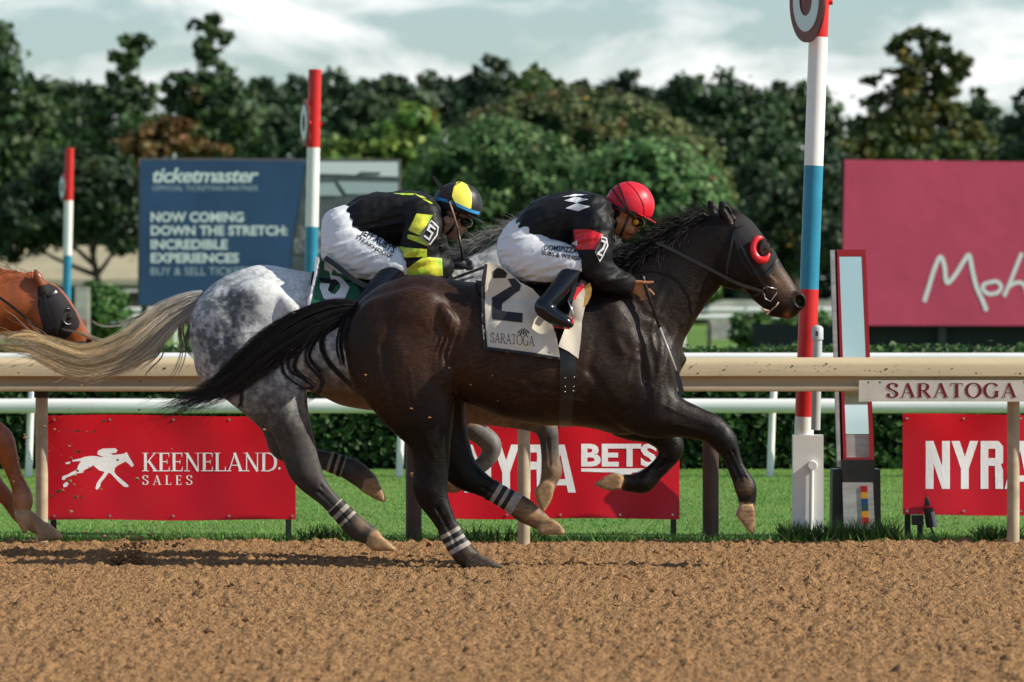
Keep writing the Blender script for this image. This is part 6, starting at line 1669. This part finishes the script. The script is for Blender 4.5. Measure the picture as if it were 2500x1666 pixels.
M_patchw = mat("patch_white", (0.68, 0.68, 0.68), rough=0.4)
M_letter = mat("navy_letter", (0.012, 0.016, 0.035), rough=0.6)

def folds(d, amp, fu, fv, seed):
    """cloth creases running along direction d (x-z plane)"""
    L = math.hypot(*d); c, s = d[0] / L, d[1] / L
    def f(X, Y, Z):
        u = X * c + Z * s; v = -X * s + Z * c
        n = vnoise(u * fu + seed, Y * fv * 0.6 + 2.3, v * fv) ; n2 = vnoise(u * fu * 2.1 + 9 + seed, Y * fv * 1.2, v * fv * 2.2)
        return amp * (1 - np.abs(2 * n - 1) * 1.6) * -0.8 + amp * 0.45 * (np.abs(2 * n2 - 1) - 0.5)
    return f

def jockey(name, label, y0, dx, torso, arms, hands, pelvis, thighs, shins, skin, jersey_mat, cap_mat, fx, seed, glove=None):
    k = y0 / FPX
    W = lambda px, py, dy=0.0: np.array([(px - 1250) * k, y0 + dy, CAMZ - (py - HORIZ) * k])
    ch = lambda B, pts, sc=1.0, add=0.0, kk=.015, sub=3: B.chain([(*W(p[0], p[1], p[3]), p[2] * k * sc + add, (p[2] * k) / p[4]) for p in pts], k=kk, sub=sub)
    root = empty(name, W(torso[0][0], torso[0][1])); tag(root, label, "jockey", "jockeys racing")
    x0 = torso[0][0]
    lo = W(dx + 1205, 830, -.46); hi = W(dx + 1625, 430, .40)
    H = lambda x, y: (x + dx, y)
    # body: one figure from crown to toe
    B = Body(lo, hi, .0066)
    ch(B, torso, .86, kk=.02); ch(B, pelvis, .86, kk=.02)
    for a in arms: ch(B, a, .80)
    for a in thighs: ch(B, a, .85)
    for a in shins: ch(B, a, .78)
    B.ell(W(*H(1530, 506)), (46 * k, .074, 46 * k), .2, .02)
    B.ell(W(*H(1526, 548)), (31 * k, .062, 33 * k), .25, .02)
    B.cone(W(*H(1505, 545)), W(*H(1528, 575)), .050, .022, .018, .85)
    B.ell(W(*H(1529, 579)), (11 * k, .026, 8 * k), .3, .010)
    B.cone(W(*H(1550, 541)), W(*H(1555, 561)), .008, .011, .008); B.ell(W(*H(1557, 563)), (5 * k, .014, 5 * k), 0, .006)
    B.ell(W(*H(1545, 573)), (6 * k, .022, 3.5 * k), .3, .006); B.ell(W(*H(1541, 580)), (6 * k, .020, 3.5 * k), .3, .006)
    B.ell(W(*H(1548, 535)), (9 * k, .055, 6 * k), -.3, .010)
    for s in (-1, 1):
        B.ell(W(*H(1538, 560), s * .048), (12 * k, .016, 13 * k), .3, .012)
        B.ell(W(*H(1510, 537), s * .070), (8 * k, .014, 12 * k), .2, .006); B.ell(W(*H(1511, 537), s * .084), (4 * k, .010, 7 * k), .2, .005, 's')
    B.cone(W(*H(1468, 530)), W(*H(1508, 545)), .058, .052, .02)
    for hnd in hands: hnd(B, W, k)
    V, F = B.surface(1)
    nz = fbm(V[:, 0] * 40, V[:, 1] * 40, V[:, 2] * 40, 2)[:, None]
    C = np.array(skin) * (0.75 + 0.5 * nz)
    px = 1250 + V[:, 0] * FPX / V[:, 1] - dx; py = HORIZ - (V[:, 2] - CAMZ) * FPX / V[:, 1]
    lipm = (np.exp(-(((px - 1545) / 6) ** 2 + ((py - 577) / 5) ** 2)))[:, None]; C = C * (1 - .5 * lipm) + np.array([.20, .05, .04]) * .5 * lipm
    st = (np.clip(np.exp(-(((px - 1528) / 16) ** 2 + ((py - 580) / 12) ** 2)), 0, 1))[:, None]; C = C * (1 - .25 * st)
    hair_m = ((py < 530) & (px < 1512) & (px > 1470))[:, None]; C = np.where(hair_m, np.array([.012, .010, .009]), C)
    if glove is not None: C = np.where(glove(px + dx, py, V[:, 1] - y0)[:, None], np.array([.020, .022, .024]), C)
    body = np_mesh("body", V, F, M_skin, root, col=C)
    # silks
    J = Body(lo, hi, .0068)
    ch(J, torso, 1.0, kk=.03)
    for a in arms: ch(J, a[:-1], 1.0, .004, kk=.03)
    J.cone(W(*H(1462, 528)), W(*H(1478, 533)), .072, .064, .02)
    J.warp(folds((1, .25), .011, 5.0, 20.0, seed)); J.warp(folds((.3, 1), .006, 6.0, 24.0, seed + 3)); J.warp(lambda X, Y, Z: .008 * (vnoise(X * 13, Y * 13, Z * 13 + seed) - .5))
    V, F = J.surface(1); jersey = np_mesh("jersey", V, F, jersey_mat, root)
    # breeches
    P = Body(lo, hi, .0068)
    ch(P, pelvis, 1.0, kk=.03)
    for a in thighs: ch(P, a, 1.0, .002, kk=.03)
    P.warp(folds((1, .30), .0095, 4.0, 34.0, seed + 5)); P.warp(folds((1, .8), .005, 6.0, 40.0, seed + 7))
    V, F = P.surface(1); br = np_mesh("breeches", V, F, M_breech, root)
    # boots
    boots = []
    for a in shins:
        Q = Body(lo, hi, .0066); ch(Q, a, 1.0, .002, kk=.012); V, F = Q.surface(2); boots.append(np_mesh("boot", V, F, M_boot, root))
    # helmet
    Hm = Body(W(*H(1455, 560), -.17), W(*H(1620, 430), .17), .0045)
    Hm.ell(W(*H(1538, 501)), (60.5 * k, .112, 57.5 * k), -.15, .01)
    a, b = W(*H(1480, 508)), W(*H(1600, 534)); nrm = np.array([(b - a)[2], 0, -(b - a)[0]])
    if nrm[2] > 0: nrm = -nrm
    Hm.plane(a, nrm, .006)
    Hm.warp(lambda X, Y, Z: .003 * (vnoise(X * 22, Y * 22, Z * 22) - .5))
    V, F = Hm.surface(2); helmet = np_mesh("helmet", V, F, cap_mat, root)
    Vz = Body(W(*H(1540, 560), -.14), W(*H(1615, 515), .14), .0035)
    Vz.chain([(*W(*H(1556, 523)), .006, .055), (*W(*H(1580, 534)), .006, .06), (*W(*H(1600, 545)), .0045, .075)], k=.004)
    V, F = Vz.surface(1); visor = np_mesh("visor", V, F, cap_mat if fx == 2 else M_blackcap, helmet)
    # goggles over the eyes
    G = Body(W(*H(1520, 565), -.12), W(*H(1590, 515), .12), .004)
    G.ell(W(*H(1556, 543)), (19 * k, .074, 12.5 * k), -.35, .008)
    V, F = G.surface(1); gog = np_mesh("goggles", V, F, M_lens, root)
    bvj = bvh_of(helmet, body, gog)
    strap("goggle_strap", [H(1484, 497), H(1510, 508), H(1532, 520), H(1548, 533)] if fx == 2 else [H(1500, 520), H(1520, 526), H(1548, 533)], bvj, .016, M_gogfr, gog, .004, .003)
    bvg = bvh_of(gog)
    fr = [[H(1556 + a_ * math.cos(t) + .25 * b_ * math.sin(t), 0)[0], 543 + b_ * math.sin(t) + .30 * a_ * math.cos(t)] for t, a_, b_ in ()]
    decal("goggle_frame", [[(H(1553, 0)[0] + 9 * math.cos(t) * 1.25, 543 + 9 * math.sin(t)) for t in np.linspace(0, 6.1, 20)]], bvg, M_gogfr, gog, off=.003)
    if fx == 2:
        decal("disc", [[(H(1553, 0)[0] + 5.5 * math.cos(t), 543 + 5.5 * math.sin(t)) for t in np.linspace(0, 6.1, 20)]], bvg, M_yeldot, gog, cell=3, off=.009)
    return root, W, k, body, jersey, br, boots, helmet, gog, H

def fist(center, fwd, px_r, dy, s=1):
    pass

# ---- the leader's rider: black silks with white diamonds, red cap
def hand_open(B, W, k):
    d = -.175
    B.cone(W(1530, 694, d), W(1546, 700, d), .024, .030, .012, 1.4)
    B.ell(W(1553, 703, d), (20 * k, .020, 17 * k), -.45, .010)
    r = .0088
    for pts in ([(1562, 694), (1576, 704), (1588, 713), (1595, 721)], [(1562, 703), (1576, 713), (1585, 722), (1580, 730)], [(1558, 710), (1570, 720), (1577, 729), (1569, 733)], [(1552, 715), (1562, 724), (1568, 731), (1561, 732)]):
        i = [0, -.010, -.016, -.020]
        B.chain([(*W(p[0], p[1], d - .004 + q), r * (1.05 - .12 * n_), 1.0) for n_, (p, q) in enumerate(zip(pts, i))], k=.005, sub=2)
    B.chain([(*W(1545, 690, d - .015), .012, 1.0), (*W(1562, 690, d - .022), .0105, 1.0), (*W(1578, 691, d - .024), .009, 1.0), (*W(1592, 689, d - .022), .0075, 1.0)], k=.006, sub=2)
def hand_far(B, W, k):
    d = .16
    B.ell(W(1572, 640, d), (20 * k, .024, 15 * k), .2, .010)
    for j in range(4): B.chain([(*W(1580 + 2 * j, 632 + 5 * j, d), .0095, 1), (*W(1592, 640 + 4 * j, d - .02), .009, 1), (*W(1586, 648 + 3 * j, d - .03), .008, 1)], k=.005, sub=2)
    B.chain([(*W(1566, 630, d), .012, 1), (*W(1582, 628, d - .01), .009, 1)], k=.005, sub=2)
T2 = [(1288, 575, 44, 0, .150), (1322, 557, 54, 0, .165), (1362, 546, 61, 0, .180), (1408, 537, 60, 0, .195), (1444, 532, 50, 0, .185), (1466, 533, 36, 0, .12)]
A2 = [(1444, 518, 37, -.165, .085), (1445, 550, 36, -.215, .075), (1446, 590, 37, -.235, .075), (1446, 630, 35, -.24, .072), (1448, 655, 31, -.235, .065), (1478, 676, 25, -.215, .055), (1506, 688, 20, -.195, .045), (1528, 695, 15.5, -.18, .034), (1534, 696, 12, -.178, .03)]
A2f = [(1450, 525, 35, .165, .08), (1470, 575, 32, .21, .07), (1488, 615, 28, .22, .06), (1520, 632, 22, .19, .05), (1555, 638, 16, .165, .036), (1566, 640, 13, .16, .03)]
PV2 = [(1262, 612, 42, 0, .145), (1284, 592, 54, 0, .165), (1312, 572, 44, 0, .15)]
TH2 = [[(1272, 618, 52, -.085, .10), (1300, 630, 51, -.125, .10), (1340, 638, 45, -.175, .09), (1380, 646, 36, -.225, .075), (1404, 650, 27, -.25, .06)], [(1272, 618, 50, .085, .10), (1310, 632, 46, .14, .09), (1360, 642, 38, .20, .08), (1400, 650, 27, .24, .06)]]
SH2 = [[(1404, 656, 25, -.255, .055), (1386, 680, 24, -.29, .052), (1360, 712, 21, -.335, .047), (1340, 735, 18.5, -.365, .042), (1326, 750, 20, -.375, .042), (1342, 766, 19, -.38, .042), (1366, 780, 16, -.38, .042), (1388, 790, 11, -.38, .036)], [(1404, 656, 27, .25, .058), (1370, 700, 25, .31, .052), (1338, 736, 21, .36, .046), (1345, 766, 18, .37, .042), (1386, 788, 11, .37, .036)]]
j2, Wj, kj, body2, jer2, br2, boots2, hel2, gog2, H2 = jockey("person", "jockey in black silks with white diamonds and a red cap, crouched over the dark bay", YN, 0, T2, [A2, A2f], [hand_open, hand_far], PV2, TH2, SH2, (0.36, 0.155, 0.068), M_silk, M_redcap, 2, 3, lambda x, y, d: (d > .06) & (x > 1540) & (y > 615) & (y < 670))
nearside = lambda c: c.y < YN - .02
bvJ2 = bvh_of(jer2)
shell("sleeve_band", jer2, px_planes([(1400, 563), (1440, 562), (1470, 575), (1452, 611), (1404, 611)], YN), .003, M_redsilk, jer2, lambda c: c.y < YN - .12)
M_wsilk = mat("white_silk", (.74, .74, .74), rough=.4)
for q in ([(1377, 492), (1405, 482.5), (1435, 490), (1407, 498)], [(1380, 511), (1407, 499), (1439, 507), (1411, 518)], [(1372, 483), (1404, 476), (1434, 478), (1404, 481.5)]):
    shell("diamond", jer2, px_planes(q, YN), .003, M_wsilk, jer2, lambda c: c.y < YN + .02)
shell("side_diamond", jer2, px_planes([(1392, 595), (1409, 589), (1409, 602)], YN), .004, M_wsilk, jer2, lambda c: c.y < YN)
pt = decal("number_patch", [[(1469, 577), (1481, 582), (1484, 600), (1472, 627), (1464, 640), (1452, 616)]], bvJ2, M_patchw, jer2, cell=5, off=.008)
bvP = bvh_of(pt)
decal("patch_face", [[(1470, 580), (1479, 584), (1481.5, 600), (1470, 626), (1464, 635), (1455, 616)]], bvP, M_blackp, jer2, cell=5, off=.005)
def digit(ch, c, right, up, w, h, t):
    """block numeral: strokes in a slanted frame"""
    R = np.array(right, float); U = np.array(up, float); c = np.array(c, float)
    q = lambda x, y: tuple(c + R * x * w + U * y * h)
    a, b = t / w, t / h
    S = {'2': [[(-1, 1), (1, 1), (1, 1 - b), (-1, 1 - b)], [(1, 1), (1, .1), (1 - a, .1), (1 - a, 1)], [(1, .15), (1, -.1), (-1 + a, -1 + b), (-1, -1 + b), (-1, -.75), (1 - a, .15)], [(-1, -1), (-1, -1 + b), (1, -1 + b), (1, -1)]],
         '5': [[(-1, 1), (1, 1), (1, 1 - b), (-1, 1 - b)], [(-1, 1), (-1 + a, 1), (-1 + a, .0), (-1, .0)], [(-1, .3), (1, .3), (1, .3 - b), (-1, .3 - b)], [(1, .3), (1, -1), (1 - a, -1), (1 - a, .3)], [(-1, -1), (1, -1), (1, -1 + b), (-1, -1 + b)]]}[ch]
    return [[q(*p) for p in P] for P in S]
decal("patch_number", digit('2', (1468.5, 606), (.93, .37), (.30, -.95), 6.5, 19, 4.6), bvP, M_patchw, jer2, cell=4, off=.010)
bvB2 = bvh_of(br2)
def arc_text(s, p0, p1, h, bow, bold):
    """letters along a slightly bowed line from p0 to p1 (pixels)"""
    polys = fit_text(s, 0, 1000, 0, -729, bold=bold); L = math.hypot(p1[0] - p0[0], p1[1] - p0[1]); c, si = (p1[0] - p0[0]) / L, (p1[1] - p0[1]) / L
    out = []
    for P in polys:
        Q = []
        for x, y in P:
            t = x / 1000; a = t * L; b = y / 729 * h + bow * 4 * t * (1 - t)
            Q.append((p0[0] + a * c - b * si, p0[1] + a * si + b * c))
        out.append(Q)
    return out
decal("lettering", arc_text("DOMSPIZZA", (1328, 611), (1408, 620), 13, -1.5, .02) + arc_text("SUBS & WINGS", (1322, 622), (1416, 636), 9.5, 0, .03), bvB2, M_letter, br2, cell=2.2, off=.004)
for st in ([H2(1508, 448), H2(1517, 470), H2(1526, 495), H2(1534, 518)], [H2(1494, 460), H2(1510, 485), H2(1524, 505), H2(1534, 518)]):
    strap("chin_strap", st, bvh_of(hel2), .009, M_gogfr, hel2, .004, .003)
strap("brow_band", [(1534, 516), (1560, 525), (1580, 532), (1594, 535)], bvh_of(hel2), .017, M_gogfr, hel2, .004, .003)
strap("seam", [(1529, 444), (1555, 470), (1570, 500), (1573, 525)], bvh_of(hel2), .004, mat("dark_red_seam", lin(120, 14, 28), rough=.6), hel2, .0015, .002)
strap("jaw_strap", [(1537, 520), (1528, 545), (1515, 575), (1508, 584)], bvh_of(body2, gog2), .012, M_gogfr, j2, .004, .003)
# spare goggles hanging at the throat
G = Body(Wj(1470, 605, -.14), Wj(1512, 535, .12), .004)
G.ell(Wj(1490, 556, -.01), (12 * kj, .080, 17 * kj), .5, .008); G.ell(Wj(1496, 580, -.01), (7 * kj, .070, 12 * kj), .3, .008)
V, F = G.surface(1); sg_ = np_mesh("spare_goggles", V, F, mat("mirror_lens", (.30, .28, .26), rough=.08, metal=.7), j2)
decal("disc", [[(1489 + 5.2 * math.cos(t), 553 + 5.8 * math.sin(t)) for t in np.linspace(0, 6.1, 20)]], bvh_of(sg_), M_yeldot, sg_, cell=3, off=.004)
# stirrup
st_ = empty("stirrup", Wj(1375, 790, -.38)); st_.parent = hN; st_.matrix_parent_inverse = hN.matrix_basis.inverted()
m = MB(); m.tube([Wj(1396, 776, -.345), Wj(1352, 798, -.37), Wj(1388, 801, -.40), Wj(1398, 780, -.41)], .006, 8); m.build("stirrup_tread", M_cup, st_, smooth=True)
m = MB(); m.tube([Wj(1385, 735, -.37), Wj(1396, 760, -.37), Wj(1398, 790, -.375)], .0045, 8); m.build("stirrup_side", M_chrome, st_, smooth=True)
ribbon("stirrup_leather", catmull([Wj(1405, 690, -.31), Wj(1398, 715, -.345), Wj(1388, 738, -.37)], 4), .022, .004, M_leather, st_)
ribbon("red_rubber", catmull([Wj(1424, 694, -.30), Wj(1405, 715, -.315), Wj(1396, 730, -.33)], 4), .03, .004, M_cup, hN)
# whip in the near hand
wp = empty("whip", Wj(1580, 712, -.2)); tag(wp, "black riding whip pointing down from the red-capped jockey's hand", "whip", "riding whips")
A_, B_ = Wj(1566, 674, -.185), Wj(1608, 800, -.235); E_ = Wj(1648, 905, -.265); Z_ = Wj(1662, 962, -.275)
m = MB(); m.tube([A_, A_ + (B_ - A_) * .05, B_], [.013, .0115, .0095], 10); m.build("grip", M_leather, wp, smooth=True)
m = MB(); m.tube([B_, E_], [.0080, .0066], 8); m.build("shaft", mat("whip_shaft", (.35, .34, .32), rough=.3), wp, smooth=True)
ribbon("flap", [E_ - (E_ - B_) * .02, E_ + (Z_ - E_) * .3, Z_], [.016, .027, .028], .010, M_leather, wp)

# ---- the grey's rider: black and lime silks, yellow and black cap
def hand_glove(B, W, k):
    d = -.16
    B.cone(W(1085, 648, d), W(1110, 646, d), .026, .028, .012, 1.2)
    B.ell(W(1122, 646, d), (22 * k, .030, 14 * k), -.1, .010)
    for j in range(4): B.chain([(*W(1134, 638 + 4 * j, d), .010, 1), (*W(1150, 640 + 4 * j, d - .012), .0098, 1), (*W(1152, 650 + 2 * j, d - .02), .009, 1), (*W(1140, 655 + j, d - .02), .008, 1)], k=.005, sub=2)
    B.chain([(*W(1116, 637, d), .013, 1), (*W(1130, 632, d - .01), .010, 1), (*W(1144, 632, d - .01), .008, 1)], k=.005, sub=2)
def hand_glove_far(B, W, k):
    d = .13
    B.ell(W(1118, 642, d), (20 * k, .026, 14 * k), 0, .010)
    for j in range(4): B.chain([(*W(1128, 634 + 4 * j, d), .0095, 1), (*W(1142, 636 + 4 * j, d), .009, 1), (*W(1144, 646 + 2 * j, d), .008, 1)], k=.005, sub=2)
    B.chain([(*W(1112, 634, d), .012, 1), (*W(1128, 628, d), .009, 1)], k=.005, sub=2)
T5 = [(862, 552, 44, 0, .15), (892, 541, 52, 0, .165), (930, 537, 58, 0, .18), (978, 534, 58, 0, .195), (1020, 532, 54, 0, .19), (1048, 536, 38, 0, .12)]
A5 = [(1030, 520, 37, -.165, .085), (1034, 550, 36, -.215, .075), (1032, 585, 34, -.235, .072), (1024, 618, 33, -.24, .07), (1020, 640, 30, -.235, .065), (1044, 652, 26, -.215, .055), (1070, 652, 21, -.195, .045), (1086, 648, 15, -.175, .034), (1092, 647, 12, -.17, .03)]
A5f = [(1034, 526, 35, .165, .08), (1046, 575, 32, .20, .07), (1055, 615, 28, .21, .06), (1085, 635, 21, .17, .05), (1105, 640, 15, .14, .034), (1112, 641, 12, .13, .03)]
PV5 = [(824, 590, 44, 0, .145), (840, 566, 54, 0, .165), (866, 548, 40, 0, .15)]
TH5 = [[(828, 598, 52, -.085, .10), (858, 612, 52, -.125, .10), (900, 628, 46, -.175, .09), (946, 644, 35, -.225, .075), (976, 648, 27, -.25, .06)], [(828, 598, 50, .085, .10), (870, 616, 46, .14, .09), (930, 640, 36, .20, .08), (974, 650, 27, .24, .06)]]
SH5 = [[(974, 656, 26, -.255, .058), (948, 682, 26, -.29, .058), (920, 712, 24, -.335, .052), (898, 738, 21, -.365, .046), (890, 752, 20, -.375, .042), (906, 768, 19, -.38, .042), (930, 782, 16, -.38, .042), (950, 790, 11, -.38, .036)], [(974, 656, 26, .25, .058), (932, 704, 25, .31, .052), (902, 738, 21, .36, .046), (908, 768, 18, .37, .042), (948, 790, 11, .37, .036)]]
j5, W5, k5, body5, jer5, br5, boots5, hel5, gog5, H5 = jockey("person", "jockey in black and lime silks with a yellow and black cap, riding the grey", YG, -420, T5, [A5, A5f], [hand_glove, hand_glove_far], PV5, TH5, SH5, (0.42, 0.22, 0.13), mat("black_silk_two", (0.0075, 0.0075, 0.0075), rough=.55, spec=.22, bump=.005, bscale=16), M_blackcap, 5, 8, lambda x, y, d: (x > 1100) & (y > 615) & (y < 675))
ns5 = lambda c: c.y < YG - .12
for q in ([(1019, 524), (1058, 528), (1044, 553), (1028, 578), (1000, 564)], [(998, 574), (1027, 580), (1050, 598), (1046, 603), (998, 584)], [(985, 606), (1044, 610), (1044, 628), (988, 630)], [(990, 660), (1036, 629), (1080, 632), (1082, 674), (1000, 676)]):
    shell("sleeve_band", jer5, px_planes(q, YG), .003, M_limesilk, jer5, ns5)
shell("lightning", jer5, px_planes([(966, 598), (990, 606), (988, 616)], YG), .004, M_limesilk, jer5, lambda c: c.y < YG)
for q in ([(960, 474), (1010, 474), (1012, 479), (985, 478)], [(1010, 474), (1036, 483), (1058, 500), (1052, 500), (1030, 487)]):
    shell("shoulder_flash", jer5, px_planes(q, YG), .003, M_limesilk, jer5, lambda c: c.y < YG + .05)
bvJ5 = bvh_of(jer5)
pt = decal("number_patch", [[(1053, 538), (1070, 555), (1067, 574), (1049, 599), (1027, 579)]], bvJ5, M_patchw, jer5, cell=5, off=.010)
bvP = bvh_of(pt)
decal("patch_face", [[(1053, 541), (1068, 556), (1065, 573), (1049, 595), (1030, 578)]], bvP, M_blackp, jer5, cell=5, off=.005)
decal("patch_number", digit('5', (1048.5, 568), (.80, .60), (.45, -.89), 9, 17, 4.6), bvP, M_patchw, jer5, cell=4, off=.010)
decal("lettering", arc_text("JEFF RUBY'S", (880, 572), (960, 620), 17, -2, .02) + arc_text("STEAKHOUSE", (868, 581), (954, 632), 10, 2, .015), bvh_of(br5), M_letter, br5, cell=2.2, off=.004)
bvh5 = bvh_of(hel5)
decal("yellow_panel", [[(1116, 445), (1124, 443), (1140, 452), (1150, 470), (1152, 490), (1150, 510), (1135, 508), (1102, 494), (1104, 476), (1108, 458)]], bvh5, M_yelcap, hel5, cell=5, off=.004)
strap("cap_band", [(1060, 486), (1080, 488), (1104, 495), (1130, 507), (1152, 516), (1170, 521)], bvh5, .017, M_blueband, hel5, .007, .003)
strap("chin_strap", [(1100, 478), (1108, 495), (1118, 512), (1121, 518)], bvh5, .010, M_gogfr, hel5, .009, .003)
strap("jaw_strap", [(1120, 518), (1112, 545), (1098, 566), (1090, 572)], bvh_of(body5, gog5), .014, M_gogfr, j5, .005, .003)
wp = empty("whip", W5(1130, 630, -.18)); tag(wp, "black riding whip held upright before the yellow-capped jockey's face", "whip", "riding whips")
q0, q1, q2, q3, q4 = W5(1130, 636, -.18), W5(1128, 615, -.19), W5(1118, 560, -.22), W5(1098, 494, -.24), W5(1059, 433, -.25)
m = MB(); m.tube([q0, q1, q2], [.009, .008, .0065], 10); m.build("grip", M_leather, wp, smooth=True)
m = MB(); m.tube([q2, W5(1108, 524, -.23), q3], [.0060, .0055, .005], 8); m.build("shaft", mat("brown_shaft", (.30, .17, .11), rough=.35), wp, smooth=True)
ribbon("flap", catmull([q3, W5(1080, 462, -.25), q4], 4), [.012, .017, .022, .025, .025, .024, .022, .018, .010], .009, M_leather, wp)
